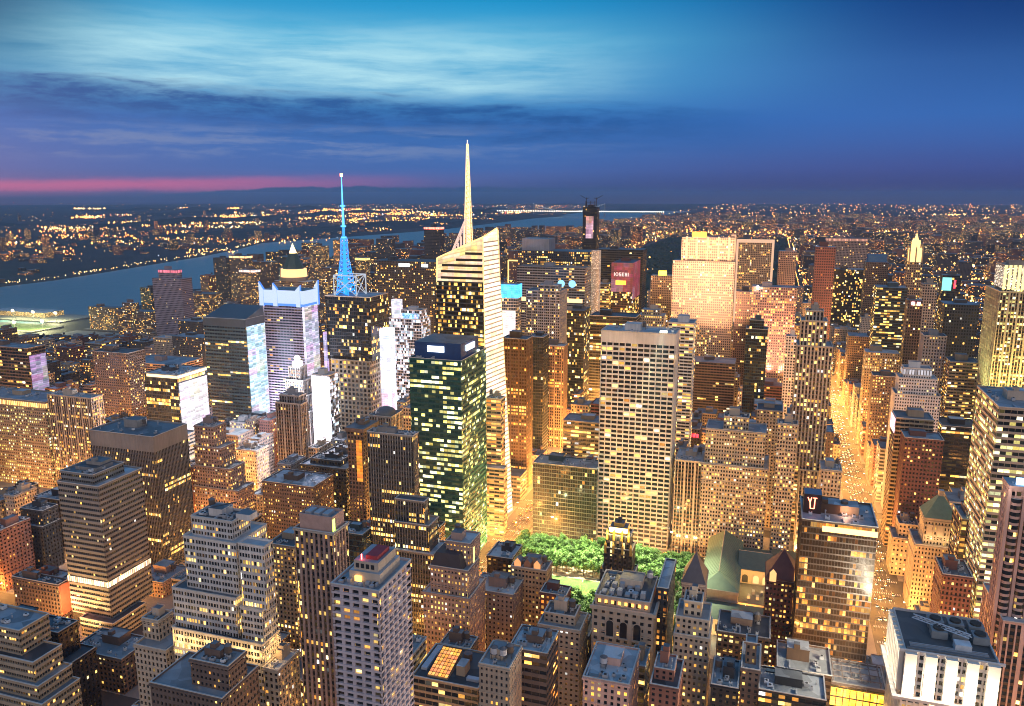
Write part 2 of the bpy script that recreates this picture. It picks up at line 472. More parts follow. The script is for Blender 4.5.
# ------------------------------------------------------------------ buildings
#          bay, floor, pier share, spandrel share, depth pier, depth spandrel
STYLE = dict(punched=(2.8, 3.5, .52, .48, .45, .42), punchedfine=(2.3, 3.5, .45, .45, .4, .36), curtainfine=(1.6, 3.7, .07, .22, .14, .10), punchedbig=(4.6, 4.3, .55, .5, .6, .56), piers=(3.0, 3.8, .42, .42, .55, .25), pierstone=(2.9, 3.7, .46, .36, .7, .3),
             piersdark=(1.7, 3.9, .22, .42, .35, .2), piersgrey=(2.0, 3.8, .30, .42, .45, .25), ribbon=(4.0, 3.9, .05, .46, .2, .4), ribbonwhite=(1.7, 3.9, .12, .50, .3, .75),
             gridwide=(5.5, 4.2, .14, .38, .9, .7), gridbig=(4.8, 5.0, .34, .36, .8, .7), grid=(2.9, 3.8, .36, .42, .6, .5), gridfine=(1.9, 3.9, .30, .42, .5, .42), curtain=(2.3, 3.9, .07, .20, .14, .10),
             balcony=(4.2, 3.1, .34, .34, .8, 1.2))
PANE = {}


def pane_mesh(g):
    """A unit window pane, shared by every window of one kind."""
    if g not in PANE:
        me = bpy.data.meshes.new("window")
        me.from_pydata([(-.5, 0, -.5), (.5, 0, -.5), (.5, 0, .5), (-.5, 0, .5)], [], [(0, 1, 2, 3)])
        me.materials.append(mpane(g))
        PANE[g] = me
    return PANE[g]


def sides(x0, x1, y0, y1):
    return [((x0, y0), (1, 0), (0, -1), x1 - x0), ((x1, y0), (0, 1), (1, 0), y1 - y0), ((x1, y1), (-1, 0), (0, 1), x1 - x0), ((x0, y1), (0, -1), (-1, 0), y1 - y0)]


SPANDREL = dict(piers='bronze', pierstone='brown', piersgrey='dark', piersdark='dark')      # darker panels between the piers
GROUP = dict(gridfine=4, grid=3, piers=3)                                                 # every n-th pier is a thick one


def facade(W, G, rect, z0, z1, sty, mw, mg, rng, top=0.0, wins=None, vary=(1, 1, 1, 1)):
    """Relief facade: a glass core (G) behind piers and spandrels (W). top: blank band under the roof."""
    bw, fh, pf, sf, dp, ds = STYLE[sty]
    bw *= vary[0]; fh *= vary[1]; pf *= vary[2]; sf *= vary[3]
    x0, x1, y0, y1 = rect
    zt = z1 - top
    nf = max(1, round((zt - z0) / fh)); fh = (zt - z0) / nf
    dd = max(dp, ds) + 0.05
    ms = mwall(SPANDREL[sty]) if sty in SPANDREL and rng.random() < .75 else mw
    gr = GROUP.get(sty, 1)
    for k, (p, t, n, L) in enumerate(sides(x0 , x1, y0, y1)):
        nb = max(1, round(L / bw)); b = L / nb
        def P(s, off, z): return (p[0] + t[0] * s + n[0] * off, p[1] + t[1] * s + n[1] * off, z)
        u0, v0 = rng.randint(0, 400), rng.randint(0, 400)
        m = mg
        G.poly([P(0, -dd, z0), P(L, -dd, z0), P(L, -dd, zt), P(0, -dd, zt)], m, [(u0, v0), (u0 + nb, v0), (u0 + nb, v0 + nf), (u0, v0 + nf)])
        e = 1.0 if k in (0, 2) else 0.0
        op, os_ = dp - dd, ds - dd
        if k == 2 and p[1] > 1000: continue
        hw = pf * b / 2
        for i in range(nb + 1):
            q = 1.0 if gr == 1 else (1.5 if i % gr == 0 or i == nb else .55)
            s0, s1 = i * b - hw * q, i * b + hw * q
            s0, s1 = max(s0, 0), min(s1, L)
            W.poly([P(s0, op, z0), P(s1, op, z0), P(s1, op, z1), P(s0, op, z1)], mw)
            if i > 0: W.poly([P(s0, -dd, z0), P(s0, op, z0), P(s0, op, z1), P(s0, -dd, z1)], mw)
            if i < nb: W.poly([P(s1, op, z0), P(s1, -dd, z0), P(s1, -dd, z1), P(s1, op, z1)], mw)
        for j in range(nf + 1):
            h = sf * fh
            a, c = z0 + j * fh - h / 2, z0 + j * fh + h / 2
            a, c = max(a, z0), (z1 if j == nf else c)
            mj = mw if j == nf else ms
            W.poly([P(0, os_, a), P(L, os_, a), P(L, os_, c), P(0, os_, c)], mj)
            if j < nf: W.poly([P(0, os_, c), P(L, os_, c), P(L, -dd, c), P(0, -dd, c)], mj)
            if j > 0: W.poly([P(0, -dd, a), P(L, -dd, a), P(L, os_, a), P(0, os_, a)], mj)
        if wins is not None and k in (0, 1 if (x0 + x1) / 2 < y0 * 0.0 + 5 else 3):
            for j in range(nf):
                for i in range(nb):
                    c = P((i + .5) * b, -dd + 0.04, z0 + (j + .5) * fh)
                    wins.append(((Vector(c) - EYE).length, c, k, b * (1 - pf) * .98, fh * (1 - sf) * .98))


def flat_facade(W, rect, z0, z1, sty, wall, g, rng, ledE=None):
    bw, fh, pf, sf, dp, ds = STYLE[sty]
    nf = max(1, round((z1 - z0) / fh))
    m = mfacade(wall, pf, sf, g)
    for k, (p, t, n, L) in enumerate(sides(*rect)):
        nb = max(1, round(L / bw))
        def P(s, z): return (p[0] + t[0] * s, p[1] + t[1] * s, z)
        u0, v0 = rng.randint(0, 400), rng.randint(0, 400)
        W.poly([P(0, z0), P(L, z0), P(L, z1), P(0, z1)], m, [(u0, v0), (u0 + nb, v0), (u0 + nb, v0 + nf), (u0, v0 + nf)])


def add_parapet(root, org, rect, z, h, m, th=0.5):
    x0, x1, y0, y1 = rect
    b = MB()
    cp = mplain('coping_stone', (.50, .48, .45), .7, 0, .25)
    b.box(x0 - .1, x1 + .1, y0 - .1, y0 + th, z, z + h, m, cp)
    b.box(x0 - .1, x1 + .1, y1 - th, y1 + .1, z, z + h, m, cp)
    b.box(x0 - .1, x0 + th, y0 + th, y1 - th, z, z + h - .01, m, cp)
    b.box(x1 - th, x1 + .1, y0 + th, y1 - th, z, z + h - .01, m, cp)
    o = b.build('parapet', root, org)
    c = MB(); g = .22
    c.box(x0 - g, x1 + g, y0 - g, y0 - .1, z + h - .35, z + h + .05, cp, bottom=True); c.box(x1 + .1, x1 + g, y0 - .1, y1 + g, z + h - .35, z + h + .05, cp, bottom=True); c.box(x0 - g, x0 - .1, y0 - .1, y1 + g, z + h - .35, z + h + .05, cp, bottom=True)
    c.build('coping', o, org)


def water_tank(root, org, cx, cy, z, r=1.9, h=3.6, white=False):
    wood = mplain('tank_paint', (.5, .5, .52)) if white else mplain('tank_wood', (.10, .075, .06))
    b = MB()
    b.cyl(cx, cy, z + 3.0, z + 3.0 + h, r, r, wood, 14)
    b.cyl(cx, cy, z + 3.0 + h, z + 4.4 + h, r * 1.08, 0.0, mplain('tank_cap', (.12, .12, .13)), 14)
    o = b.build('water_tank', root, org)
    s = MB()
    for dx, dy in ((-1, -1), (1, -1), (1, 1), (-1, 1)):
        s.bar((cx + dx * r * .65, cy + dy * r * .65, z), (cx + dx * r * .65, cy + dy * r * .65, z + 3.0), .14, mplain('steel', (.08, .08, .085), .5))
    s.box(cx - r, cx + r, cy - r, cy + r, z + 2.8, z + 3.0, mplain('steel', (.08, .08, .085), .5), bottom=True)
    s.build('tank_stand', o, org)


def roof_clutter(root, org, rect, z, rng, wall, near):
    """Plant rooms, air units, ducts and water tanks, each a part."""
    x0, x1, y0, y1 = rect
    w, d = x1 - x0, y1 - y0
    if w < 7 or d < 7: return
    mw = mwall(wall)
    rx, ry = rng.uniform(.15, .4), rng.uniform(.3, .5)
    a0 = x0 + w * rx; a1 = a0 + min(w * .42, 14)
    b0 = y0 + d * ry; b1 = b0 + min(d * .4, 12)
    h = rng.uniform(3.5, 6.5)
    b = MB()
    b.box(a0, a1, b0, b1, z, z + h, mw, mroof(rng.randint(0, 2)))
    b.box(a0 - .15, a1 + .15, b0 - .15, b0 + .15, z + h - .01, z + h + .5, mw)
    b.box(a0 - .15, a1 + .15, b1 - .15, b1 + .15, z + h - .01, z + h + .5, mw)
    b.build('machine_room', root, org)
    if not near: return
    if rng.random() < .6:
        b = MB(); c0 = a0 + (a1 - a0) * .3
        b.box(c0, c0 + 3.2, b0 + 1, b0 + 4.4, z + h, z + h + 2.6, mw, mroof(0))
        b.build('stair_head', root, org)
    metal = mplain('unit_metal', (.34, .35, .37), .5)
    pale = mplain('unit_pale', (.60, .62, .64), .5)
    for _ in range(rng.randint(9, 17)):
        ux, uy = rng.uniform(x0 + 1.5, x1 - 4), rng.uniform(y0 + 1.5, y1 - 4)
        if a0 - 3.2 < ux < a1 + .4 and b0 - 3.2 < uy < b1 + .4: continue
        b = MB(); s = rng.uniform(1.4, 3.0); hh = rng.uniform(1.2, 2.4)
        b.box(ux, ux + s, uy, uy + s * rng.uniform(.6, 1.1), z + .25, z + hh, rng.choice([metal, metal, pale]), bottom=True)
        b.cyl(ux + s * .5, uy + s * .35, z + hh, z + hh + .25, s * .28, s * .28, mplain('fan_dark', (.03, .03, .03)), 8)
        b.build('air_unit', root, org)
    for _ in range(rng.randint(2, 5)):
        ux, uy = rng.uniform(x0 + 1, x1 - 1.5), rng.uniform(y0 + 1, y1 - 1.5)
        if a0 - 1 < ux < a1 + .6 and b0 - 1 < uy < b1 + .6: continue
        b = MB(); b.cyl(ux, uy, z, z + rng.uniform(1.2, 2.6), .35, .35, metal, 6); b.cyl(ux, uy, z + 2.6, z + 3.0, .6, .2, metal, 6); b.build('vent_pipe', root, org)
    if w > 11 and d > 9:
        ux, uy = rng.uniform(x0 + 1.5, x1 - 7), rng.choice([y0 + 1.6, y1 - 4.2])
        if not (a0 - 5.2 < ux < a1 + .4 and b0 - 2.6 < uy < b1 + .4):
            b = MB(); b.poly([(ux, uy, z + .7), (ux + 5, uy, z + .7), (ux + 5, uy + 1.2, z + 1.6), (ux, uy + 1.2, z + 1.6)], mplain('skylight_glass', (.10, .14, .17), .15)); b.poly([(ux + 5, uy + 2.4, z + .7), (ux, uy + 2.4, z + .7), (ux, uy + 1.2, z + 1.6), (ux + 5, uy + 1.2, z + 1.6)], mplain('skylight_glass', (.10, .14, .17), .15)); b.box(ux - .1, ux + 5.1, uy - .1, uy + 2.5, z, z + .7, mw); b.build('skylight', root, org)
    for _ in range(rng.randint(1, 2)):
        ux, uy = rng.uniform(x0 + 1, x1 - 1.8), y0 + 1.2
        b = MB(); b.box(ux, ux + .8, uy, uy + rng.uniform(3, max(3.1, min(b0 - y0, 9))), z + .3, z + .95, metal, bottom=True)
        b.build('duct', root, org)
    if rng.random() < .55:
        tx = a1 + 2.6 if a1 + 5 < x1 else a0 - 2.6
        if x0 + 2 < tx < x1 - 2: water_tank(root, org, tx, (b0 + b1) / 2, z, rng.uniform(1.5, 2.1))


def building(spec):
    """One building: tiers from the ground up, each standing on the roof of the one below."""
    name, label, sty, gl, wall, tiers, o, seed = spec
    rng = random.Random(seed)
    Xs = [t for t in tiers]
    cx = sum((t[0] + t[1]) / 2 for t in Xs) / len(Xs); cy = sum((t[2] + t[3]) / 2 for t in Xs) / len(Xs)
    org = (cx, cy, 0.0)
    cat = name.split('_')[-1] if name.split('_')[-1] in ('tower', 'building', 'block') else 'building'
    root = empty(name, label, cat, org)
    dist = min(t[2] for t in Xs)
    near = dist < 1040
    mw = mwall(wall)
    W, G = MB(), MB()
    vary = (rng.uniform(.80, 1.28), rng.uniform(.9, 1.14), rng.uniform(.75, 1.12), rng.uniform(.75, 1.12)) if sty in ('punched', 'ribbon', 'grid') else (1, 1, 1, 1)
    wins = [] if (dist < 520 and sty in ('punched', 'punchedbig', 'pierstone', 'balcony', 'gridfine')) else None
    zp = {}
    info = []
    for i, (x0, x1, y0, y1, z) in enumerate(tiers):
        below = [t[4] for t in tiers[:i] if min(x1, t[1]) - max(x0, t[0]) > .6 * (x1 - x0) and min(y1, t[3]) - max(y0, t[2]) > .5 * (y1 - y0) and t[4] < z]
        z0 = max(below) if below else 0.0
        rect = (x0, x1, y0, y1)
        bl = o.get('blank', 0.0) if i == len(tiers) - 1 else 0.0
        s_, g_, w_ = o.get('tier_style', {}).get(i, (sty, gl, wall))
        if near: facade(W, G, rect, z0, z, s_, mwall(w_), mglaze(g_, o.get('tint', (.012, .016, .022))), rng, bl, wins, vary)
        else: flat_facade(W, rect, z0, z, s_, w_, g_, rng)
        rk = rng.choice([0, 1, 1, 2, 3]) if not o.get('rk') else o['rk']
        R = MB(); R.poly([(x0, y0, z), (x1, y0, z), (x1, y1, z), (x0, y1, z)], mroof(rk))
        R.build('roof', root, org)
        info.append((rect, z0, z))
    W.build('facade', root, org)
    g = G.build('glazing', root, org)
    if g is not None: g['kind'] = 'stuff'
    if wins:
        wins.sort(key=lambda t: t[0])
        me = pane_mesh(gl)
        for _, c, k, w, h in wins[:100]:
            p = bpy.data.objects.new('window', me)
            COL.objects.link(p)
            p.parent = root
            p.location = (c[0] - cx, c[1] - cy, c[2])
            p.scale = (w, 1, h)
            p.rotation_euler = (0, 0, {0: 0, 1: pi / 2, 2: pi, 3: -pi / 2}[k])
    sp = o.get('special')
    for i, (rect, z0, z) in enumerate(info):
        if near: add_parapet(root, org, rect, z, 1.1 if dist < 700 else .9, mw)
    if dist < 720 and sty in ('punched', 'punchedbig', 'punchedfine'):
        for (x0, x1, y0, y1), z0, z in info:
            h = z - z0
            if h < 12: continue
            for nm, zz, th, ov in (('cornice', z - 1.0, 1.0, .55), ('belt_course', z0 + h * .82, .5, .25), ('belt_course', z0 + min(14, h * .3), .6, .25)):
                b = MB()
                b.box(x0 - ov, x1 + ov, y0 - ov, y0 + .02, zz, zz + th, mw, bottom=True); b.box(x0 - ov, x1 + ov, y1 - .02, y1 + ov, zz, zz + th, mw, bottom=True)
                b.box(x0 - ov, x0 + .02, y0 + .02, y1 - .02, zz, zz + th, mw, bottom=True); b.box(x1 - .02, x1 + ov, y0 + .02, y1 - .02, zz, zz + th, mw, bottom=True)
                b.build(nm, root, org)
    last = info[-1]
    if sp not in ('wings', 'antenna', 'spire', 'globe', 'pyramid', 'greenpyramid', 'maroonpyramid', 'slatepyramid', 'mansard', 'whitepiers', 'goldcrown', 'radiator', 'slopetop', 'dome', 'skylight', 'store', 'redbeacon', 'pinkpent'):
        roof_clutter(root, org, last[0], last[2], rng, wall, dist < 720)
        if dist < 600 and len(info) > 1:
            for (rect, z0, z) in info[:-1]:
                pass
    extras(root, org, spec, info, rng)
    return root

# ------------------------------------------------------------------ crowns, signs and other pieces that single a building out
def part(b, name, root, org):
    return b.build(name, root, org)


def pixel_word(b, rows, x0, z1, y, s, m):
    for j, r in enumerate(rows):
        i = 0
        while i < len(r):
            if r[i] == '#':
                k = i
                while k < len(r) and r[k] == '#': k += 1
                b.box(x0 + i * s, x0 + k * s, y - .4, y, z1 - (j + 1) * s, z1 - j * s, m)
                i = k
            else: i += 1


PARK_FLOOD = 7.0e6


def mbays(name, col, st):
    """A row of lit bays: dark mullions, bays of unequal brightness."""
    if name in MATS: return MATS[name]
    m, T = newmat(name)
    m.cycles.emission_sampling = 'NONE'
    u, v, fu, fv = cells(T)
    w = T.n('ShaderNodeTexWhiteNoise', noise_dimensions='1D'); T.set(w.inputs['W'], fu)
    op = T.m('LESS_THAN', T.m('ABSOLUTE', T.m('SUBTRACT', T.m('FRACT', u), .5)), .36)
    principled(T, **{'Base Color': (.12, .10, .09), 'Roughness': .6, 'Emission Color': col, 'Emission Strength': T.m('MULTIPLY', T.m('MULTIPLY', op, T.m('ADD', .35, w.outputs['Value'])), st)})
    return m


def extras(root, org, spec, info, rng):
    name, label, sty, gl, wall, tiers, o, seed = spec
    (x0, x1, y0, y1), zb, z = info[-1]
    cx, cy = (x0 + x1) / 2, (y0 + y1) / 2
    w, d = x1 - x0, y1 - y0
    mw = mwall(wall)
    P = lambda b, n: part(b, n, root, org)
    steel = mplain('steel', (.08, .08, .085), .5)
    sp, sg = o.get('special'), o.get('sign')
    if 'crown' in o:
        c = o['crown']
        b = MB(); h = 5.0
        b.box(x0 - .5, x1 + .5, y0 - .5, y1 + .5, z - h - 1, z - 1, mbays('crown_wash_%d' % seed, c[:3], c[3]), mroof(0), bottom=True, uvm=2.6)  # glowing band stands in for lamp wash under the roof
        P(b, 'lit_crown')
    if 'glow' in o:
        c = o['glow']                                                       # added fill spots standing in for street glow on the lower front
        for k in range(3): lamp('SPOT', (x0 + w * (k + .5) / 3, y0 - 17, 9), c[3], c[:3], root, 1.5, (x0 + w * (k + .5) / 3, y0, 34), 125, 1.0, 'facade_flood_or_fill', org)
    if sty == 'gridwide':
        b = MB(); b.box(x1 - 14, x1 - 8, y0 + 1.4, y0 + 3, z + 1.1, z + 3, memit('flood_bank', (.95, 1, .7), 6)); P(b, 'floodlight_bank')
        for q in ((-90, 650), (-110, 610), (-62, 600), (-140, 655)): lamp('SPOT', (x1 - 11, y0 - 2, z + 3), PARK_FLOOD, (.95, 1.0, .58), root, 1.5, (q[0], q[1], 10), 30, 1.0, 'park_floodlight', org)
    if sg == 'twobars':
        b = MB(); b.box(x0 + w * .42, x0 + w * .60, y0 - .8, y0 - .2, z - 9, z - 4, memit('white_sign', (.85, .92, 1), 3)); P(b, 'lit_sign')
        b = MB(); b.box(x0 + w * .80, x0 + w * .90, y0 - .8, y0 - .2, z - 9, z - 4, memit('white_sign', (.85, .92, 1), 3)); P(b, 'lit_sign')
    if sg == 'whitebars':
        blue = mplain('blue_panel', (.012, .05, .16), .4)
        b = MB(); b.box(x0 + 3, x1 - 2, y0 + 5, y1 - 14, z, z + 14, blue, mroof(0)); P(b, 'roof_box')
        b = MB(); b.box(x0 + 15, x0 + 30, y0 + 4.2, y0 + 4.9, z + 6, z + 11, memit('white_sign', (.85, .92, 1), 3)); P(b, 'lit_sign')
        b = MB(); b.box(x1 - 1.9, x1 - 1.2, y0 + 16, y0 + 36, z + 6, z + 11, memit('white_sign', (.85, .92, 1), 3)); P(b, 'lit_sign')
        b = MB(); b.box(x1 - 6, x1 - 1, y0 + 44, y0 + 46, z + .2, z + 2.2, memit('flood_bank', (.95, 1, .7), 6)); P(b, 'floodlight_bank')
        for q in ((-170, 640), (-130, 600), (-150, 545)): lamp('SPOT', (x1 + 2, y0 + 45, z + 4), PARK_FLOOD, (.95, 1.0, .58), root, 1.5, (q[0], q[1], 10), 30, 1.0, 'park_floodlight', org)
        for i in range(5): lamp('SPOT', (x1 + 26, y0 + 4 + i * 13, 40), 40000, (.55, 1.0, .35), root, 2.0, (x1, y0 + 6 + i * 13, 120), 80, 1.0, 'facade_flood_or_fill', org)
    if sg == 'circles':
        for k in (.66, .82):
            b = MB(); cxx, czz, r = x0 + w * k, z - 24, 5.5
            ring = [(cxx + r * cos(a * pi / 12), y0 - .8, czz + r * sin(a * pi / 12)) for a in range(24)]
            b.poly(ring, memit('blue_disc', (.25, .6, 1), 1.5))
            back = [(p[0], y0 - .1, p[2]) for p in ring]
            for i in range(24): b.poly([back[i], back[(i + 1) % 24], ring[(i + 1) % 24], ring[i]], steel)
            P(b, 'round_logo_light')
        b = MB(); b.box(x0 + 3, x1 - 3, y0 - .7, y0 - .1, z - 52, z - 46, memit('gold_band', (1, .62, .3), 1.6)); P(b, 'lit_band')
    if sg == 'magenta':
        b = MB(); b.box(x0 - .6, x1 + .6, y0 - .9, y0 - .2, z - 48, z, mscreen('magenta_screen', (.70, .08, .14), .36, 1.5, 2.0, .7), uvm=3.0); P(b, 'video_wall')
        b = MB(); b.box(x1 + .2, x1 + .9, y0, y1, z - 60, z, mscreen('magenta_screen', (.70, .08, .14), .36, 1.5, 2.0, .7), uvm=3.0); P(b, 'video_wall')
        b = MB()
        pixel_word(b, ["#..##..###.###.#.#.#.", "#.#..#.#...#...#.#.#.", "#.#..#.###.##..###.#.", "#.#..#...#.#...#.#.#.", "#..##..###.###.#.#.#."], x0 + 4, z - 16, y0 - 1.0, 1.2, memit('pale_pixel', (1, .70, .65), 1.1)); P(b, 'letters')
        b = MB(); b.box(x0 + 7, x0 + 24, y0 - 1.6, y0 - 1.0, z - 36, z - 29, memit('orange_sign', (1, .25, .02), 4)); P(b, 'lit_sign')
    if sg == 'redbar':
        b = MB()
        for k in range(4): b.box(x1 - 14 + k * 3.4, x1 - 11.6 + k * 3.4, y0 - .8, y0 - .1, z - 9, z - 5, memit('red_sign', (1, .03, .05), 4))
        P(b, 'lit_sign')
    if sg == 'pinkdots':
        for k in (.25, .62):
            b = MB(); b.box(x0 + w * k, x0 + w * k + 3.6, y0 - 1, y0 - .2, z - 6, z - 2, memit('pink_lamp', (1, .45, .45), 7)); P(b, 'lamp')
    if sg == 'cyan':
        b = MB(); b.box(x0, x0 + w * .5, y0 - .8, y0 - .2, z - 26, z - 4, memit('cyan_panel', (.25, .8, .75), 1.3)); P(b, 'lit_panel')
        b = MB(); b.box(x0 + w * .62, x0 + w * .72, y0 - .8, y0 - .2, z - 22, z - 8, memit('red_sign', (1, .03, .05), 4)); P(b, 'lit_panel')
    if sg == 'orangeside':
        b = MB(); b.box(x0 + w * .55, x0 + w * .9, y0 - .6, y0 - .1, z - 46, z - 8, mscreen('orange_screen', (1, .33, .03), 1.0, 1, 1, .5), uvm=3.0); P(b, 'lit_panel')
        b = MB(); b.box(x0 - 1.5, x1 + 1.5, y0 - 1.5, y1 + 1, z, z + 3, mw, mroof(0), True); P(b, 'cornice')
    if sg == 'gables':
        for k in range(3):
            a = x0 + 2 + k * (w - 4) / 3; e = a + (w - 4) / 3 - 2.2
            b = MB(); m = mplain('gable_brick', (.30, .16, .10)); lit = memit('gable_glow', (1, .40, .14), .9)
            b.poly([(a, y0 + 1, z), (e, y0 + 1, z), (e, y0 + 1, z + 4), ((a + e) / 2, y0 + 1, z + 7), (a, y0 + 1, z + 4)], lit if k != 1 else m)
            b.poly([(e, y0 + 1, z), (e, y0 + 7, z), (e, y0 + 7, z + 4), (e, y0 + 1, z + 4)], m)
            b.poly([(e, y0 + 1, z + 4), (e, y0 + 7, z + 4), ((a + e) / 2, y0 + 7, z + 7), ((a + e) / 2, y0 + 1, z + 7)], mroof(0))
            b.poly([((a + e) / 2, y0 + 1, z + 7), ((a + e) / 2, y0 + 7, z + 7), (a, y0 + 7, z + 4), (a, y0 + 1, z + 4)], mroof(0))
            P(b, 'gable')
    if 'lantern' in o:
        c = o['lantern']
        b = MB(); b.box(cx - 6, cx + 6, y0 + 4, y0 + 14, z, z + 8, memit('lantern_glow', c[:3], c[3])); P(b, 'lantern')
        b = MB(); b.pyramid(cx - 7, cx + 7, y0 + 3, y0 + 15, z + 8, z + 12, mplain('copper_dark', (.05, .07, .06))); P(b, 'lantern_roof')
    if o.get('fin'):
        b = MB(); b.box(x1 + 1, x1 + 13, y0 + 6, y0 + 20, 0, z + 2, mfacade('limehi', .75, .2, 'cream'), mroof(1)); P(b, 'lit_fin')
        b = MB(); b.box(x0 + 4, x0 + w * .42, y0 + 8, y1 - 6, z, z + 18, mwall('grey'), mroof(1)); P(b, 'machine_room')
    if o.get('frame'):
        b = MB(); m = memit('frame_flood_glow', (1, .60, .38), .75)  # floodlight on the frame edges is put in as glow
        b.box(x0 - 1, x0 + 3, y0 - 1.4, y0 - .2, 0, z, m); b.box(x1 - 3, x1 + 1, y0 - 1.4, y0 - .2, 0, z, m); b.box(x0 - 1, x1 + 1, y0 - 1.5, y0 - .1, z, z + 6, m, mroof(1), True); P(b, 'lit_frame')
    if 'floods' in o:
        b = MB(); b.cyl(x0 + 8, y0 - 3, z - 2, z + 1.5, 1.8, 1.4, memit('spot_lamp', (1, .85, .8), 40)); P(b, 'roof_spotlight')
        for k in (.2, .5, .8): lamp('SPOT', (x0 + w * k, y0 - 46, 62), 600000, (1, .42, .25), root, 4, (x0 + w * k, y0, 120), 105, 1.0, 'facade_flood_or_fill', org)
    if o.get('bluetop'):
        b = MB(); b.box(x0 + 3, x1 - 4, y0 + 2, y1 - 4, z, z + 14, mplain('blue_light_paint', (.02, .12, .28), .5)); P(b, 'machine_room')  # blue light on the roof box is put into its paint
    if o.get('litroof'):
        b = MB(); b.box(x0 + 4, x1 - .5, y0 - .9, y0 - .2, z - 3, z, memit('roof_edge_light', (1, .70, .35), 2.0)); b.box(x1 + .2, x1 + .8, y0, y1, z - 3, z, memit('roof_edge_light', (1, .70, .35), 2.0)); P(b, 'roof_edge_light')
    if 'ledE' in o:
        c = o['ledE']
        b = MB(); b.box(x1 + .15, x1 + .9, y0 + 1.5, y1 - 1, 14, z - 9, mscreen('side_glow_%d' % seed, c[:3], c[3] * 1.05, 3, 1, .9), uvm=2.4); P(b, 'screen_or_lit_face')  # added glowing panel; a real screen only on some towers
        lamp('AREA', (x1 + 4, cy, z * .5), 24000 * c[3], c[:3], root, (d * .8, z * .7), (x1 + 60, cy, z * .5), name='face_glow', origin=org)
    if o.get('led'):
        b = MB(); b.box(x0 - 13, x0 - .5, y0 - 2, y0 + 6, 0, z + 14, mscreen('white_column_screen', (.85, .80, 1), 1.15, 2, 3, .7), uvm=2.0); P(b, 'screen_or_lit_face')
        b = MB(); b.box(x0 + 2, x1 - 4, y0 - 1, y0 - .2, z - 18, z - 4, mscreen('blue_head_screen', (.25, .6, 1.0), 1.6, 1, 1), uvm=2.0); P(b, 'screen_or_lit_face')
    if o.get('frontscreen'):
        b = MB(); b.box(x0 - .5, x1 + .5, y0 - 1, y0 - .2, 8, z - 1, mscreen('blazing_front', (1, .90, 1), 2.6, 2, 3, .6), uvm=2.0); P(b, 'screen_or_lit_face')  # brightness of the white-lit front, put in as a glowing panel
        lamp('AREA', (cx, y0 - 2, z * .5), 90000, (.9, .85, 1), root, (w, z * .8), (cx, y0 - 60, z * .4), name='face_glow', origin=org)
    if o.get('litW'):
        b = MB(); b.box(x0 - .8, x0 - .15, y0 + 1, y1 - 1, z - 14, z - 1, mscreen('pink_side_glow', (1, .55, .45), 2.2, 4, 2), uvm=2.5); P(b, 'screen_or_lit_face')  # light on the west wall, put in as a glowing panel
    if o.get('litE'):
        lamp('POINT', (x1 + 7, y0 + 2, z - 12), 26000, (1, .34, .14), root, 1.0, name='wall_lamp', origin=org)
        b = MB(); b.box(x1 + .1, x1 + .6, y0 + .5, y1 - .5, z - 24, z - .5, mplain('red_brick_side', (.40, .15, .09))); P(b, 'side_wall')
    if o.get('floodfoot'):
        for k in range(3): lamp('POINT', (x0 + w * (.15 + .35 * k), y0 - 9, 14), 70000, (1, .50, .14), root, 2.0, name='foot_fill', origin=org)  # added fill lamps for street light at the foot
    if o.get('band'):
        (a0, a1, c0, c1), _, _ = info[1]
        b = MB(); m = mbays('floor_light_band', (1, .66, .40), 2.6)
        b.box(a0 - .3, a1 + .35, c0 - .35, c0 + .2, 39.5, 43.3, m, bottom=True, uvm=1.9); b.box(a1 - .2, a1 + .35, c0 + .2, c1, 39.5, 43.3, m, bottom=True, uvm=1.9); P(b, 'lit_floor_band')
        b = MB(); b.box(x0 + 6, x1 - 5, y0 + 8, y1 - 5, z, z + 2.5, mwall('greymid'), mroof(3)); P(b, 'roof_deck')
    if o.get('base'):
        for (rect, _, zz) in info[:1]:
            for k in range(6):
                t = rect[0] + (rect[1] - rect[0]) * (k + .5) / 6
                lamp('POINT', (t, rect[2] - 3.0, zz - 6), 2400, (1, .58, .18), root, .5, name='ledge_lamp', origin=org)
            for k in range(4): lamp('POINT', (rect[1] + 3, rect[2] + 3 + 5 * k, zz - 6), 2400, (1, .56, .18), root, .5, name='ledge_lamp', origin=org)
        for k in range(2):
            b = MB(); b.box(x0 + 8 + k * 18, x0 + 17 + k * 18, y0 + 5, y1 - 4, z, z + 4.5 - k, mw, mroof(0)); P(b, 'machine_room')
        water_tank(root, org, x0 + 5, y0 + 12, z)
        b = MB(); b.bar((x0 + 10, y0 + 6, z + 5), (x0 + 22, y0 + 12, z + 7), .4, steel); P(b, 'roof_duct')

    if sp == 'unfinished':
        b = MB(); m = mplain('bare_concrete', (.10, .09, .09))
        for k in range(4):
            zz = z + 3.5 * k
            b.box(x0 + 4, x1 - 6, y0 + 3, y1 - 3, zz + 3.1, zz + 3.5, m, bottom=True)
            for px in (x0 + 5, cx, x1 - 7): b.box(px, px + 1.4, y0 + 4, y0 + 5.4, zz, zz + 3.1, m)
        P(b, 'open_floors')
        b = MB(); b.box(x0 + 8, x1 - 8, y0 - 1, y0 - .2, z - 74, z - 22, mscreen('site_lights', (1, .50, .45), .7, 2, 3), uvm=3.5); P(b, 'site_lights')
        for s in (-1, 1):
            b = MB(); tx = cx + s * 12
            b.bar((tx, cy, z), (tx, cy, z + 22), .8, steel); b.bar((tx, cy, z + 19), (tx + s * 15, cy, z + 27), .6, steel); b.bar((tx, cy, z + 20), (tx - s * 6, cy, z + 21), .7, steel)
            P(b, 'tower_crane')
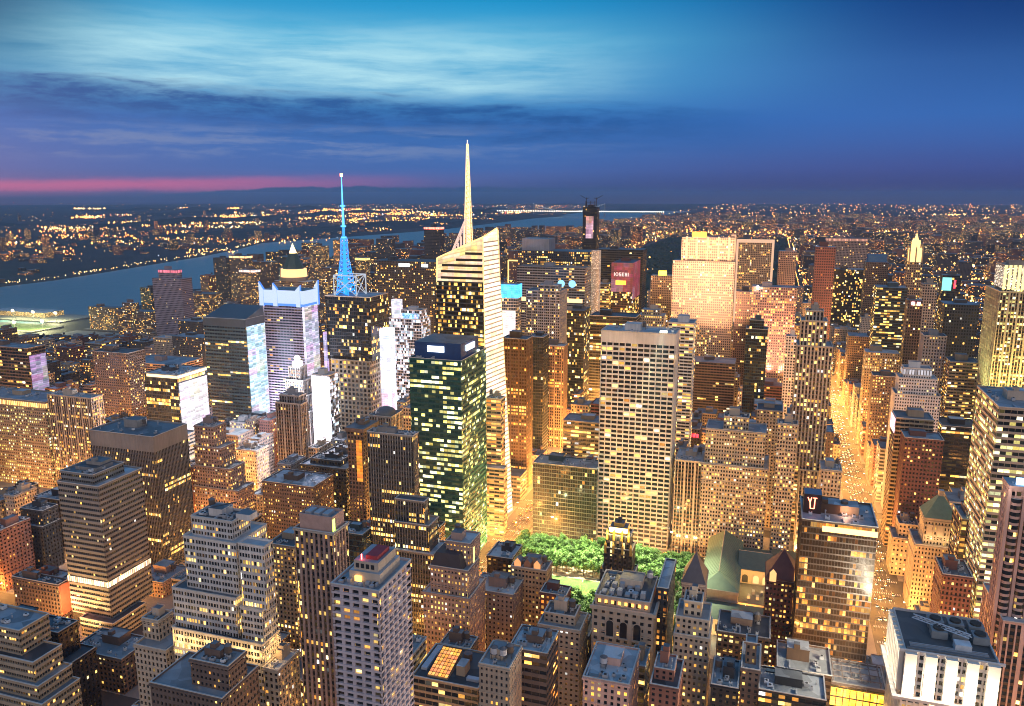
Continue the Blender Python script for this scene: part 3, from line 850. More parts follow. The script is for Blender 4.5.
    if sp == 'floodslab':
        for k in range(5): lamp('SPOT', (x0 - 6 + (w + 12) * k / 4, y0 - 62, 100), 2100000, (1, .48, .25), root, 4, (x0 + w * k / 4, y0, 190), 85, 1.0, 'facade_flood_or_fill', org)
        for k in range(3): lamp('SPOT', (x0 + w * (.2 + .3 * k), y0 - 120, 96), 3700000, (1, .50, .27), root, 4, (x0 + w * (.2 + .3 * k), y0, 235), 55, 1.0, 'facade_flood_or_fill', org)
        b = MB(); b.box(x0 + 15, x0 + 36, y0 + 6, y0 + 9, z, z + 8, memit('orange_roof_sign', (1, .34, .03), 5)); P(b, 'roof_sign')
        b = MB(); b.box(x1 - 6, x1 + 1.5, y0 + 2, y1 - 2, 0, z + 5, mw, mroof(1)); P(b, 'end_spine')
        b = MB()
        for k in range(5):
            a = x0 + w * (k + .5) / 5; b.box(a - 1.2, a + 1.2, y0 - 1.2, y0 - .1, 95, z + 1.5, mw)
        P(b, 'pilasters')
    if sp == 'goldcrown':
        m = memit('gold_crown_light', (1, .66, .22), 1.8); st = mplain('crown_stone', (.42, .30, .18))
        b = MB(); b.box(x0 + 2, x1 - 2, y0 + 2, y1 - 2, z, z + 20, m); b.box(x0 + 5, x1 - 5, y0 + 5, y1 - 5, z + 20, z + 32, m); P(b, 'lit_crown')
        b = MB()
        for px in (x0 + 1.5, cx, x1 - 1.5):
            for py in (y0 + 1.5, y1 - 1.5): b.box(px - .9, px + .9, py - .9, py + .9, z, z + 17, st); b.pyramid(px - 1.2, px + 1.2, py - 1.2, py + 1.2, z + 17, z + 26, st)
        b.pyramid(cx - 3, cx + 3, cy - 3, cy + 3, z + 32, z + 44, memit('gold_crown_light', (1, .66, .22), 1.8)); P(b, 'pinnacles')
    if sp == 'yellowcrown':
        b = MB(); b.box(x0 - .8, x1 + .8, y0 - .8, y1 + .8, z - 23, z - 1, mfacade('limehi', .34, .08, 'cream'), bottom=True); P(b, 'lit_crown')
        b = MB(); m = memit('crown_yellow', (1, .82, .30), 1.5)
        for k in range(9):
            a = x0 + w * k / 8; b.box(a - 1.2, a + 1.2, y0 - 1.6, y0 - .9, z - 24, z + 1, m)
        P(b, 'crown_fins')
        lamp('SPOT', (x0 - 26, y0 - 2, 100), 260000, (.85, 1, .35), root, 3, (x0 - 2, y0 + 10, 150), 90, 1.0, 'facade_flood_or_fill', org)
        lamp('SPOT', (x0 + 8, y0 - 34, 100), 900000, (1, .74, .18), root, 3, (x0 + 10, y0, 170), 90, 1.0, 'facade_flood_or_fill', org)
    if sp == 'pyramid':
        ax, ay = -1037.0, 1582.0
        b = MB(); b.cyl(ax, ay, z, z + 9, 31, 31, mw, 8); P(b, 'octagon_drum')
        b = MB(); b.cyl(ax, ay, z + 9, z + 27, 30, 29, memit('ring_glow', (1, .56, .22), 1.6), 16); P(b, 'lit_ring')
        b = MB(); b.cyl(ax, ay, z + 27, z + 62, 25, 9, mplain('copper_roof', (.035, .07, .06), .5), 8); P(b, 'copper_pyramid')
        b = MB(); b.cyl(ax, ay, z + 62, z + 84, 8.5, 0, memit('pyramid_tip', (1, .72, .32), 5), 8); P(b, 'glowing_tip')
    if sp == 'slopetop':
        m = mplain('sloped_cladding', (.045, .055, .065), .35)
        b = MB(); h = 13
        b.poly([(x0, y0, z), (x1, y0, z), (x1, y1, z + h), (x0 + 4, y1, z + h)], m)
        b.poly([(x1, y0, z), (x1, y1, z), (x1, y1, z + h)], m); b.poly([(x0, y1, z), (x0, y0, z), (x0 + 4, y1, z + h)], m)
        b.poly([(x1, y1, z), (x0, y1, z), (x0 + 4, y1, z + h), (x1, y1, z + h)], m); P(b, 'sloping_roof')
        b = MB(); b.box(x0 - .4, x1 + .4, y0 - .4, y1, z - 9, z - .1, m); P(b, 'blank_attic')
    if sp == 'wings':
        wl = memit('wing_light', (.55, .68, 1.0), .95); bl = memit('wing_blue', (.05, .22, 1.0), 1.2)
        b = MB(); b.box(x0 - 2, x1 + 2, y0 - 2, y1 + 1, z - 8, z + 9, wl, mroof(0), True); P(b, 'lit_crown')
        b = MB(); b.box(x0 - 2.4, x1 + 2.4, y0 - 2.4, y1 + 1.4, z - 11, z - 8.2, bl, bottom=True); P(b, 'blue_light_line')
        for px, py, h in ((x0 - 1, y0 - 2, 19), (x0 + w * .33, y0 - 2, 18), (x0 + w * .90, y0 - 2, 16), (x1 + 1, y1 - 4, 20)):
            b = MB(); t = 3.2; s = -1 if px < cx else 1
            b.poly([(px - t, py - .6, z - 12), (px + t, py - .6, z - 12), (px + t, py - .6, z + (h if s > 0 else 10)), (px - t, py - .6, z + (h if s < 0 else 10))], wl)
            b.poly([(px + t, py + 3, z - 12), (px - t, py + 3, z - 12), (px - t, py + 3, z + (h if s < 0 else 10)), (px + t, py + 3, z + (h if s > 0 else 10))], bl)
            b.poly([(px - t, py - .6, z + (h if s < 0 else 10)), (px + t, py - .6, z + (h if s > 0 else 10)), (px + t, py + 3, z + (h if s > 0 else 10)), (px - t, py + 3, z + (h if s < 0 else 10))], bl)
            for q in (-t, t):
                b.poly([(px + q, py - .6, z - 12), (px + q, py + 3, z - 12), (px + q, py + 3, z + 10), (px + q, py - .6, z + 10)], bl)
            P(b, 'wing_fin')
        b = MB(); m = mscreen('edge_strip', (.90, .82, 1), 1.1, 1, 2, .6); b.box(x0 - 3.2, x0 - .6, y0 - 2.5, y0 + 3, 10, z - 11.5, m, uvm=2.0); b.box(x1 - 1.0, x1 + 1.2, y0 - 2.0, y0 - .2, 40, z - 11.5, m, uvm=2.0); P(b, 'lit_edge')
    if sp == 'globe':
        for (r, _, zz) in info[:-1]:
            for k in range(3): lamp('POINT', (r[0] + (r[1] - r[0]) * (k + .5) / 3, r[2] - 5, zz - 2), 260000, (.95, .93, 1), root, 1.5, name='terrace_flood', origin=org)
        b = MB(); b.box(cx - 4, cx + 4, cy - 4, cy + 4, z, z + 6, memit('clock_lantern', (1, .93, .9), 2.2)); P(b, 'clock_stage')
        b = MB(); m = memit('globe_light', (1, .9, .75), 3.0)
        n, r = 12, 3.6
        for i in range(6):
            a0, a1 = -pi / 2 + pi * i / 6, -pi / 2 + pi * (i + 1) / 6
            b.cyl(cx, cy, z + 9 + r * sin(a0), z + 9 + r * sin(a1), r * cos(a0), max(r * cos(a1), 1e-7), m, n, cap=False)
        P(b, 'globe')
        b = MB(); b.box(x0 - 12, x1 + 12, y0 - 9, y0 - 8, 0, 62, mscreen('white_front_screen', (1, .88, .98), 2.8, 2, 2, .6), uvm=2.2); P(b, 'screen_or_lit_face')
    if sp == 'antenna':
        blue = memit('antenna_glow', (.012, .25, 1.0), 1.7); blue2 = memit('antenna_glow_pale', (.08, .40, 1.0), 2.2)  # blue floodlighting of the mast is put in as glow of the steel
        wt = memit('truss_light', (.75, .85, 1.0), .55)
        ax, ay = -449.0, 785.0
        b = MB()
        pts = [(-457.5, 774), (-430, 774), (-430, 796), (-457.5, 796)]
        for i, (px, py) in enumerate(pts):
            b.bar((px, py, z), (px, py, z + 22), .7, wt)
            qx, qy = pts[(i + 1) % 4]
            b.bar((px, py, z + 22), (qx, qy, z + 22), .6, wt); b.bar((px, py, z), (qx, qy, z + 22), .45, wt); b.bar((qx, qy, z), (px, py, z + 22), .45, wt)
        P(b, 'roof_truss')
        b = MB(); H0 = z; segs = [(z, z + 20, 7.5, 6.0), (z + 20, z + 38, 5.6, 3.6), (z + 38, z + 62, 3.2, 2.4)]
        for a, c, r0, r1 in segs:
            n = max(2, round((c - a) / 5)); 
            for s in range(n):
                t0, t1 = s / n, (s + 1) / n
                ra, rb = r0 + (r1 - r0) * t0, r0 + (r1 - r0) * t1
                za, zc = a + (c - a) * t0, a + (c - a) * t1
                for i in range(4):
                    u, v = (1, 1, -1, -1)[i], (1, -1, -1, 1)[i]; u2, v2 = (1, -1, -1, 1)[i], (-1, -1, 1, 1)[i]
                    b.bar((ax + u * ra, ay + v * ra, za), (ax + u * rb, ay + v * rb, zc), .5, blue)
                    b.bar((ax + u * ra, ay + v * ra, za), (ax + u2 * rb, ay + v2 * rb, zc), .38, blue)
                    b.bar((ax + u * rb, ay + v * rb, zc), (ax + u2 * rb, ay + v2 * rb, zc), .38, blue)
        P(b, 'lattice_mast')
        b = MB(); b.cyl(ax, ay, z, z + 74, 1.7, 1.4, blue, 8); b.cyl(ax, ay, z + 74, z + 98, 1.5, 1.1, blue2, 8); b.cyl(ax, ay, z + 98, z + 128, .95, .5, blue2, 8); P(b, 'antenna_pole')
        for zz in (z + 62, z + 74, z + 96):
            b = MB(); b.cyl(ax, ay, zz, zz + 1.6, 2.9, 2.9, blue2, 10); P(b, 'collar')
        b = MB(); b.cyl(ax, ay, z + 128, z + 131, 1.5, 1.5, memit('beacon_red', (1, .25, .1), 12), 8); P(b, 'beacon')
        (a0, a1, c0, c1), _, zz = info[0]
        b = MB(); b.box(a1 + 3.2, a1 + 16, c0 + 18, c0 + 30, 0, zz + 34, mscreen('tower_side_screen', (.85, .82, 1), 1.7, 2, 3, .7), uvm=2.0); P(b, 'screen_or_lit_face')
        b = MB(); b.box(x0 - 3.5, x0 - .4, y0 - 2, y0 + 3, 0, z - 40, mscreen('violet_strip', (.65, .5, 1), .8, 1, 3, .7), uvm=2.0); P(b, 'lit_edge')
    if sp == 'spire':
        pass
    if sp == 'cyantop':
        b = MB(); b.box(x0 - .6, x1 + .6, y0 - .6, y1 + .6, z - 3, z + 15, mscreen('cyan_top_screen', (.05, .46, 1.0), 2.2, 2, 2, .3), mroof(1), True, uvm=2.5); P(b, 'lit_crown')
        b = MB(); b.box(x0 + 2, x1 - 2, y0 - .9, y0 - .2, 40, z - 20, mscreen('pale_pink_front', (1, .82, .8), 1.5, 2, 2, .5), uvm=2.5); P(b, 'lit_front')
        gold = memit('gold_frame_tube', (1, .62, .15), 2.0)
        b = MB(); b.bar((x0 + 10, y1 - 2, z + 15), (x0 + 10, y1 - 2, z + 45), .9, gold); b.bar((x0 + 10, y1 - 2, z + 45), (x0 + 23, y1 - 2, z + 45), .9, gold); P(b, 'lit_frame')
    if sp == 'dome':
        b = MB(); r = min(w, d) / 2 - 1; m = mplain('zinc_dome', (.13, .13, .14), .5)
        for i in range(5):
            a0, a1 = pi / 2 * i / 5, pi / 2 * (i + 1) / 5
            b.cyl(cx, cy, z + r * .7 * sin(a0), z + r * .7 * sin(a1), r * cos(a0), max(r * cos(a1), 1e-7), m, 16, cap=False)
        P(b, 'dome')
    if sp in ('greenpyramid', 'maroonpyramid', 'slatepyramid'):
        col = dict(greenpyramid=(.13, .22, .17), maroonpyramid=(.13, .05, .045), slatepyramid=(.055, .05, .065))[sp]
        m = mplain('pyramid_' + sp, col, .6)
        h = dict(greenpyramid=15, maroonpyramid=15, slatepyramid=16)[sp]
        top = .16 if sp == 'greenpyramid' else .03
        b = MB(); b.box(x0 - .7, x1 + .7, y0 - .7, y1 + .7, z + 1.15, z + 2.2, mw, bottom=True); P(b, 'cornice')
        b = MB(); b.pyramid(x0 - .4, x1 + .4, y0 - .4, y1 + .4, z + 2.2, z + 2.2 + h, m, top); P(b, 'pyramid_roof')
        if sp == 'greenpyramid':
            b = MB(); b.box(cx - 1.8, cx + 1.8, cy - 1.8, cy + 1.8, z + 2.2 + h, z + 6.5 + h, mw, mroof(2)); P(b, 'roof_lantern')
            for k in range(4): lamp('POINT', (x0 + w * (k + .5) / 4, y0 - 4, z - 14), 1000, (1, .66, .30), root, .6, name='wall_lamp', origin=org)
            b = MB()
            for k in range(3):
                a = x0 + w * (k + .5) / 3
                b.box(a - 1.9, a + 1.9, y0 - .55, y0 - .1, z - 12, z - 3, mwall('limehi'))
            P(b, 'bay_frames')
        if sp == 'maroonpyramid':
            b = MB(); b.poly([(x0 + 2, y0 - .9, z), (x0 + 2 + 4, y0 - .9, z), (x0 + 2 + 4, y0 - .9, z + 6), (x0 + 4, y0 - .9, z + 8.5), (x0 + 2, y0 - .9, z + 6)], memit('dormer_glow', (1, .55, .2), 1.1)); b.box(x0 + 1.6, x0 + 6.4, y0 - .8, y0 + 3, z, z + 6, mw); P(b, 'dormer')
        if sp == 'slatepyramid':
            b = MB(); b.bar((cx, cy, z + 17), (cx, cy, z + 23), .25, steel); P(b, 'finial')
    if sp == 'pinkbays':
        m = mwall('pinkhi'); gz = mglaze('mid')
        nb = 3
        for k in range(nb):
            b = MB(); c = x0 + w * (k + .5) / nb; r = w / nb * .36
            pts = [(c + r * cos(pi + pi * i / 6), y0 - .2 + r * .75 * sin(pi + pi * i / 6)) for i in range(7)]
            nf = 46; fh = (z - 12) / nf
            for j in range(nf):
                za = 8 + j * fh
                for i in range(6):
                    p, q = pts[i], pts[i + 1]
                    b.poly([(p[0], p[1], za), (q[0], q[1], za), (q[0], q[1], za + fh * .42), (p[0], p[1], za + fh * .42)], m)
                    b.poly([(p[0], p[1], za + fh * .42), (q[0], q[1], za + fh * .42), (q[0], q[1], za + fh), (p[0], p[1], za + fh)], gz, [(k * 9 + i, j), (k * 9 + i + 1, j), (k * 9 + i + 1, j + 1), (k * 9 + i, j + 1)])
            b.poly([(a, c2, z - 4) for a, c2 in pts], mroof(1)); P(b, 'rounded_bay')
        for k in range(4):
            b = MB(); a = x0 + w * k / 3; b.box(a - .75, a + .75, y0 - 1.1, y0 - .1, 0, z + 1, m); P(b, 'pier')
        b = MB(); b.box(x0 - .5, x1 + .5, y0 - .5, y1, z, z + 2.4, m, mroof(1)); P(b, 'roof_coping')
        b = MB(); b.box(x0 + 3, x0 + 9, y0 + 2, y0 + 3, z + 2.4, z + 6, memit('roof_blue_lamp', (.35, .6, 1), 3)); P(b, 'roof_light')
        b = MB(); b.box(x0 + 10, x1 - .5, y0 + 6, y1 - 2, z + 2.4, z + 8, mwall('brown'), mroof(0)); P(b, 'machine_room')
        lamp('POINT', (x0 - 5, y0 - 6, z + 2), 2600, (1, .85, .75), root, .5, name='roof_lamp', origin=org)
        lamp('SPOT', (x0 - 30, y0 - 40, z - 100), 150000, (1, .55, .42), root, 3, (x0 + 6, y0, z - 30), 80, 1.0, 'facade_flood_or_fill', org)
    if sp == 'whitepiers':
        m = mplain('white_pier_stone', (.62, .58, .52), .8, 0, .12)
        zb2, zt = z - 21, z + .6
        n = 5
        for k in range(n):
            b = MB(); a = x0 + (w - 5.0) * k / (n - 1); b.box(a, a + 5.0, y0 - 2.2, y0 - .06, zb2, zt, m, bottom=True); P(b, 'lit_pier')
        nw = 9
        for k in range(nw):
            b = MB(); a = y0 + 3 + (d - 6) * k / (nw - 1); b.box(x0 - 2.2, x0 - .06, a - 1.5, a + 1.5, zb2, zt, m, bottom=True); P(b, 'lit_pier')
        b = MB(); b.box(x0 - 4.4, x1 + 4.4, y0 - 4.4, y0 - 2.3, zb2 - 1.4, zb2, mw, bottom=True); b.box(x0 - 4.4, x0 - 2.3, y0 - 2.3, y1, zb2 - 1.4, zb2, mw, bottom=True); P(b, 'ledge')
        for k in range(n):
            a = x0 + (w - 5.0) * k / (n - 1) + 2.5
            lamp('POINT', (a, y0 - 3.9, zb2 + 1.6), 60000, (1, .84, .60), root, .35, name='pier_uplight', origin=org)
        for k in range(nw):
            a = y0 + 3 + (d - 6) * k / (nw - 1)
            lamp('POINT', (x0 - 3.9, a, zb2 + 1.6), 36000, (1, .84, .60), root, .35, name='pier_uplight', origin=org)
        b = MB(); b.box(x0 + 1, x1 - 1, y0 + 1, y0 + 2, z + .05, z + 2.4, mplain('roof_pipes', (.10, .12, .14), .5)); P(b, 'screen_wall')
        for k in range(6):
            b = MB(); ux, uy = x0 + 4 + (k % 3) * 9 + 10, y0 + 17 + (k // 3) * 10
            b.box(ux, ux + 7, uy, uy + 7, z + .2, z + 4, mplain('cooling_grey', (.20, .23, .25), .5), bottom=True); b.cyl(ux + 3.5, uy + 3.5, z + 4, z + 4.9, 2.6, 2.6, mplain('fan_dark', (.03, .03, .03)), 12); P(b, 'cooling_tower')
        b = MB(); white = mplain('white_steel', (.55, .60, .64), .5)
        A, B_ = (x0 + 7, y1 - 12, z + 3), (x1 - 11, y0 + 11, z + 6)
        for dx, dz in ((0, 0), (1.4, 0), (.7, 1.6)): b.bar((A[0] + dx, A[1] + dx, A[2] + dz), (B_[0] + dx, B_[1] + dx, B_[2] + dz), .32, white)
        for k in range(12):
            t = k / 12; q = (k + 1) / 12
            L = lambda a, c, s: tuple(c_ + (e_ - c_) * a + s_ for c_, e_, s_ in zip(A, B_, s))
            b.bar(L(t, 0, (0, 0, 0)), L(q, 0, (.7, .7, 1.6)), .16, white); b.bar(L(t, 0, (.7, .7, 1.6)), L(q, 0, (1.4, 1.4, 0)), .16, white)
        b.box(B_[0] - 6, B_[0] + 1, B_[1] - 3, B_[1] + 2.5, z, z + 3.4, white); P(b, 'facade_rig')
        for k in range(3):
            b = MB(); b.box(x0 + 3, x1 - 3, y0 + 6 + k * 1.4, y0 + 6.5 + k * 1.4, z + .3, z + .8, mplain('unit_metal', (.34, .35, .37), .5), bottom=True); P(b, 'pipe')
        b = MB(); b.box(x0 - 2.3, x1 + 2.3, y0 - .05, y0 + .6, zt - .4, zt + 1.0, mw, bottom=True); P(b, 'coping')
    if sp == 'neon':
        m = mplain('sign_box_brown', (.045, .022, .02)); neon = memit('neon_pink', (1, .22, .12), 5)
        b = MB(); b.box(x0 + 1, x0 + 10.5, y0 + 12, y0 + 22, z, z + 11.5, m, mplain('sign_box_roof', (.10, .16, .24), .5)); P(b, 'sign_box')
        b = MB(); f = y0 + 11.8; ox = x0 + 3.0
        b.bar((ox, f, z + 9.6), (ox + 1.3, f, z + 6.6), .3, neon); b.bar((ox + 2.0, f, z + 9.6), (ox + 1.3, f, z + 6.6), .3, neon); b.bar((ox + 1.3, f, z + 6.6), (ox + 1.6, f, z + 3.0), .3, neon)
        b.bar((ox + 2.9, f, z + 9.4), (ox + 5.0, f, z + 9.4), .3, neon); b.bar((ox + 3.9, f, z + 9.4), (ox + 3.7, f, z + 3.0), .3, neon); b.bar((ox + 1.6, f, z + 3.0), (ox + 3.7, f, z + 3.0), .25, neon); P(b, 'neon_letters')
        b = MB(); b.box(x0 + 11, x1 + .2, y0 - .35, y0 - .02, z - 5.2, z - 2.0, memit('top_floor_glow', (1, .66, .20), 2.4), bottom=True); P(b, 'lit_top_floor')
        b = MB(); b.box(x0 + 19, x0 + 31, y0 + 16, y0 + 26, z, z + 5, mwall('tan'), mroof(2)); P(b, 'machine_room')
        lamp('POINT', (x0 + 24, y0 + 12, z + 3), 2500, (1, .5, .3), root, .5, name='roof_lamp', origin=org)
        lamp('POINT', (x0 + 2, y0 - 12, z - 70), 9000, (1, .42, .08), root, 1.5, name='street_flood', origin=org)
    if sp == 'pinkpent':
        m = mplain('pink_stone', (.46, .30, .25))
        b = MB(); a0, a1, c0, c1 = x0 + 2.2, x1 - 1.6, y0 + 2.2, y1 - 1.2
        for q in ((a0, a1, c0, c0 + .6), (a0, a1, c1 - .6, c1), (a0, a0 + .6, c0 + .6, c1 - .6), (a1 - .6, a1, c0 + .6, c1 - .6)): b.box(q[0], q[1], q[2], q[3], z, z + 8.5, m)
        P(b, 'penthouse_wall')
        b = MB(); b.poly([(a0, c0, z + 7), (a1, c0, z + 7), (a1, c1, z + 7), (a0, c1, z + 7)], mplain('penthouse_floor', (.18, .22, .25), .5)); P(b, 'penthouse_roof')
        for k in range(3):
            b = MB(); b.box(a0 + 2 + k * 5.2, a0 + 5.4 + k * 5.2, c0 + 2.5, c1 - 3, z + 7, z + 8.9, mplain('unit_metal', (.34, .35, .37), .5)); P(b, 'air_unit')
        b = MB(); b.box(a1 + .05, a1 + .3, c0 + .2, c0 + 2.4, z + .5, z + 7, memit('green_lamp', (.7, 1, .15), 2.6)); P(b, 'green_lamp')
        b = MB(); b.box(x0 - .6, x1 + .6, y0 - .6, y0 - .06, z - .3, z + .6, mwall('limehi')); b.box(x1 + .06, x1 + .6, y0 - .06, y1, z - .3, z + .6, mwall('limehi')); P(b, 'cornice')
    if sp == 'redbeacon':
        (a0, a1, c0, c1), _, zz = info[0]
        m = mwall('limehi')
        b = MB(); b.box(a0 + 5, a1 - 3, c0 + 7, c1 - 5, zz, zz + 4.4, m, mroof(2)); P(b, 'penthouse')
        b = MB(); b.box(a0 + 6.5, a1 - 4.5, c0 + 8.5, c1 - 6, zz + 4.4, zz + 8.6, m, mroof(1)); P(b, 'upper_penthouse')
        b = MB()
        for q in range(4): b.box(a0 + 7.5 + 2.4 * q, a0 + 9 + 2.4 * q, c0 + 8.3, c0 + 8.6, zz + 5.4, zz + 7.4, mplain('dark_opening', (.02, .02, .025)))
        P(b, 'openings')
        b = MB(); b.box(a0 + 11, a1 - 6, c0 + 11, c1 - 9, zz + 8.6, zz + 10.4, mplain('red_panel', (.30, .04, .05))); P(b, 'red_roof_box')
        lamp('POINT', (a0 + 10, c0 + 9.6, zz + 10.6), 160, (1, .08, .08), root, .4, name='beacon_light', origin=org)
        b = MB(); b.cyl(a0 + 9.5, c0 + 10, zz + 8.6, zz + 11, .3, .3, memit('beacon_red2', (1, .1, .08), 12), 6); P(b, 'beacon')
        b = MB(); b.box(a0 + 8, a0 + 11, c0 + 6.0, c0 + 6.8, zz + .2, zz + 2.6, memit('roof_amber', (1, .5, .1), 3)); P(b, 'roof_lamp')
        for k in range(10):
            b = MB(); ux, uy = rng.uniform(a0 + 1, a1 - 3), rng.choice([c0 + 2, c0 + 4.2]); b.box(ux, ux + 1.8, uy, uy + 1.6, zz, zz + 1.5, mplain('unit_metal', (.34, .35, .37), .5)); P(b, 'air_unit')
    if sp == 'mansard':
        (a0, a1, c0, c1), _, zz = info[1]
        b = MB(); m = mplain('mansard_slate', (.045, .04, .05), .6)
        b.pyramid(a0, a1 - 4, c0, c1 - 1, zz + .02, zz + 9, m, .72); P(b, 'mansard_roof')
        b = MB(); b.box(x0 + 2, x0 + 9, y0 + 4, y0 + 12, z, z + 5, mw, mroof(0)); P(b, 'machine_room')
        b = MB(); b.box(x1 + .1, x1 + .35, y0 + 5, y0 + 7, z - 30, z - 4, memit('stair_light', (1, .75, .25), 1.6)); P(b, 'stair_window')
        water_tank(root, org, x0 + 3, y0 + 13, z)
        (a0, a1, c0, c1), _, zz = info[0]
        b = MB(); b.box(a0 - .8, a1 + .8, c0 - .8, c0 - .06, zz - .6, zz + 1, mw, bottom=True); P(b, 'cornice')
    if sp == 'skylight':
        a0, a1, c0, c1 = x0 + 8, x0 + 20, y0 + 3, y1 - 8
        glow = mscreen('skylight_glow', (1, .40, .08), 1.3, 1, 1, .5); bar = mplain('skylight_bar', (.06, .045, .03))
        b = MB(); b.poly([(a0, c0, z + 1), (a1, c0, z + 1), (a1, c1, z + 5), (a0, c1, z + 5)], glow, [(0, 0), (6, 0), (6, 8), (0, 8)]); b.poly([(a0, c1, z), (a0, c0, z), (a0, c0, z + 1), (a0, c1, z + 5)], mw); b.poly([(a1, c0, z), (a1, c1, z), (a1, c1, z + 5), (a1, c0, z + 1)], mw); b.poly([(a0, c0, z), (a1, c0, z), (a1, c0, z + 1), (a0, c0, z + 1)], mw); b.poly([(a1, c1, z), (a0, c1, z), (a0, c1, z + 5), (a1, c1, z + 5)], mw); P(b, 'glowing_skylight')
        b = MB()
        for k in range(7):
            t = k / 6; b.bar((a0 + (a1 - a0) * t, c0, z + 1.15), (a0 + (a1 - a0) * t, c1, z + 5.15), .16, bar)
        for k in range(9):
            t = k / 8; b.bar((a0, c0 + (c1 - c0) * t, z + 1.2 + 4 * t), (a1, c0 + (c1 - c0) * t, z + 1.2 + 4 * t), .16, bar)
        P(b, 'skylight_bars')
        lamp('AREA', ((a0 + a1) / 2, (c0 + c1) / 2, z + 6), 2600, (1, .45, .12), root, (10, 18), ((a0 + a1) / 2, (c0 + c1) / 2, z + 60), name='skylight_light', origin=org)
        b = MB(); b.box(a1 + 3, a1 + 8, c0 + 6, c0 + 14, z, z + 6, mw, mroof(4)); P(b, 'machine_room')
        water_tank(root, org, a1 + 5.5, c0 + 18, z, 2.4, 4.2)
        b = MB(); b.box(x0 + 2, x0 + 5.4, y0 + 8, y1 - 2, z, z + 1.6, mplain('pale_duct', (.42, .46, .52), .4)); P(b, 'duct')
        b = MB(); b.box(a1 + 10, x1 - 2, c0 + 3, c0 + 6, z, z + 1.5, mplain('pale_duct', (.42, .46, .52), .4)); P(b, 'duct')
    if sp == 'store':
        b = MB(); glow = mscreen('store_glow', (1, .50, .04), 3.4, 2, 2, .6); b.box(x0 + .6, x1 - .6, y0 - .6, y0 - .06, z - 13, z - 2.5, glow, uvm=1.4, bottom=True); P(b, 'lit_storefront')
        b = MB()
        for k in range(9):
            a = x0 + .6 + (w - 1.2) * k / 8; b.box(a - .2, a + .2, y0 - .9, y0 - .62, z - 13, z - 2.5, mplain('mullion_brown', (.12, .07, .04)))
        b.box(x0, x1, y0 - .95, y0 - .62, z - 7.6, z - 7.0, mplain('mullion_brown', (.12, .07, .04)), bottom=True); P(b, 'mullions')
        lamp('AREA', (cx, y0 - 1.6, z - 8), 6000, (1, .52, .08), root, (w * .9, 9), (cx, y0 - 30, z - 14), name='storefront_light', origin=org)
        b = MB(); lat = mplain('roof_lattice', (.16, .13, .12))
        for k in range(6): b.box(x0 + 2 + k * (w - 5) / 5, x0 + 2.5 + k * (w - 5) / 5, y0 + 2, y1 - 2, z + 2.4, z + 2.9, lat, bottom=True)
        for k in range(4): b.box(x0 + 2, x1 - 2, y0 + 2 + k * (d - 5) / 3, y0 + 2.5 + k * (d - 5) / 3, z + 2.9, z + 3.3, lat, bottom=True)
        for px in (x0 + 2, x1 - 2.6):
            for py in (y0 + 2, y1 - 2.6): b.box(px, px + .5, py, py + .5, z, z + 2.4, lat)
        P(b, 'roof_pergola')
        for k in range(4):
            b = MB(); ux, uy = x0 + 10 + k * 4.4, y0 + 6 + (k % 2) * 5; b.cyl(ux, uy, z, z + 2.2, 1.5, 1.5, mplain('unit_metal', (.34, .35, .37), .5), 10); P(b, 'vent_fan')
    if sp == 'arches':
        (a0, a1, c0, c1), _, zz = info[0]
        b = MB(); b.box(a0 - 1.2, a1 + 1.2, c0 - 1.2, c0 - .06, zz - .8, zz + 1.3, mw, bottom=True); b.box(a1 + .06, a1 + 1.2, c0 - .06, c1, zz - .8, zz + 1.3, mw, bottom=True); P(b, 'cornice')
        for k in range(3):
            b = MB(); c = a0 + (a1 - a0) * (.30 + .22 * k); r = 2.1
            pts = [(c - r, c0 - .35, zz - 17), (c + r, c0 - .35, zz - 17)] + [(c + r * cos(pi * i / 8), c0 - .35, zz - 9 + r * sin(pi * i / 8)) for i in range(9)]
            b.poly(pts, mplain('arch_glass', (.02, .022, .028), .15)); 
            P(b, 'arched_window')
            b = MB()
            rim = [(c + (r + .5) * cos(pi * i / 8), zz - 9 + (r + .5) * sin(pi * i / 8)) for i in range(9)]; rin = [(c + r * cos(pi * i / 8), zz - 9 + r * sin(pi * i / 8)) for i in range(9)]
            for i in range(8): b.poly([(rin[i][0], c0 - .5, rin[i][1]), (rim[i][0], c0 - .5, rim[i][1]), (rim[i + 1][0], c0 - .5, rim[i + 1][1]), (rin[i + 1][0], c0 - .5, rin[i + 1][1])], mw)
            b.box(c - r - .5, c - r, c0 - .52, c0 - .3, zz - 17, zz - 9, mw); b.box(c + r, c + r + .5, c0 - .52, c0 - .3, zz - 17, zz - 9, mw); b.box(c - r - .8, c + r + .8, c0 - 1, c0 - .3, zz - 18.2, zz - 17, mw); P(b, 'arch_surround')
        for k in range(11):
            b = MB(); q = (k % 6, k // 6)
            b.box(x0 + 3 + q[0] * 4.6, x0 + 5.8 + q[0] * 4.6, y0 + 4 + q[1] * 9, y0 + 8 + q[1] * 9, z, z + 1.4 + (k % 3), mplain('unit_metal', (.34, .35, .37), .5)); P(b, 'air_unit')
        b = MB()
        for k in range(8): b.box(x0 + 2 + k * 3.9, x0 + 3.6 + k * 3.9, y0 - .5, y0 - .06, z - 3.4, z - 1.5, memit('attic_glow', (1, .42, .08), 2.6 if k not in (4, 5) else .3))
        P(b, 'attic_windows')
        water_tank(root, org, x1 - 4, y1 - 6, z, 1.8, 3.4, True)
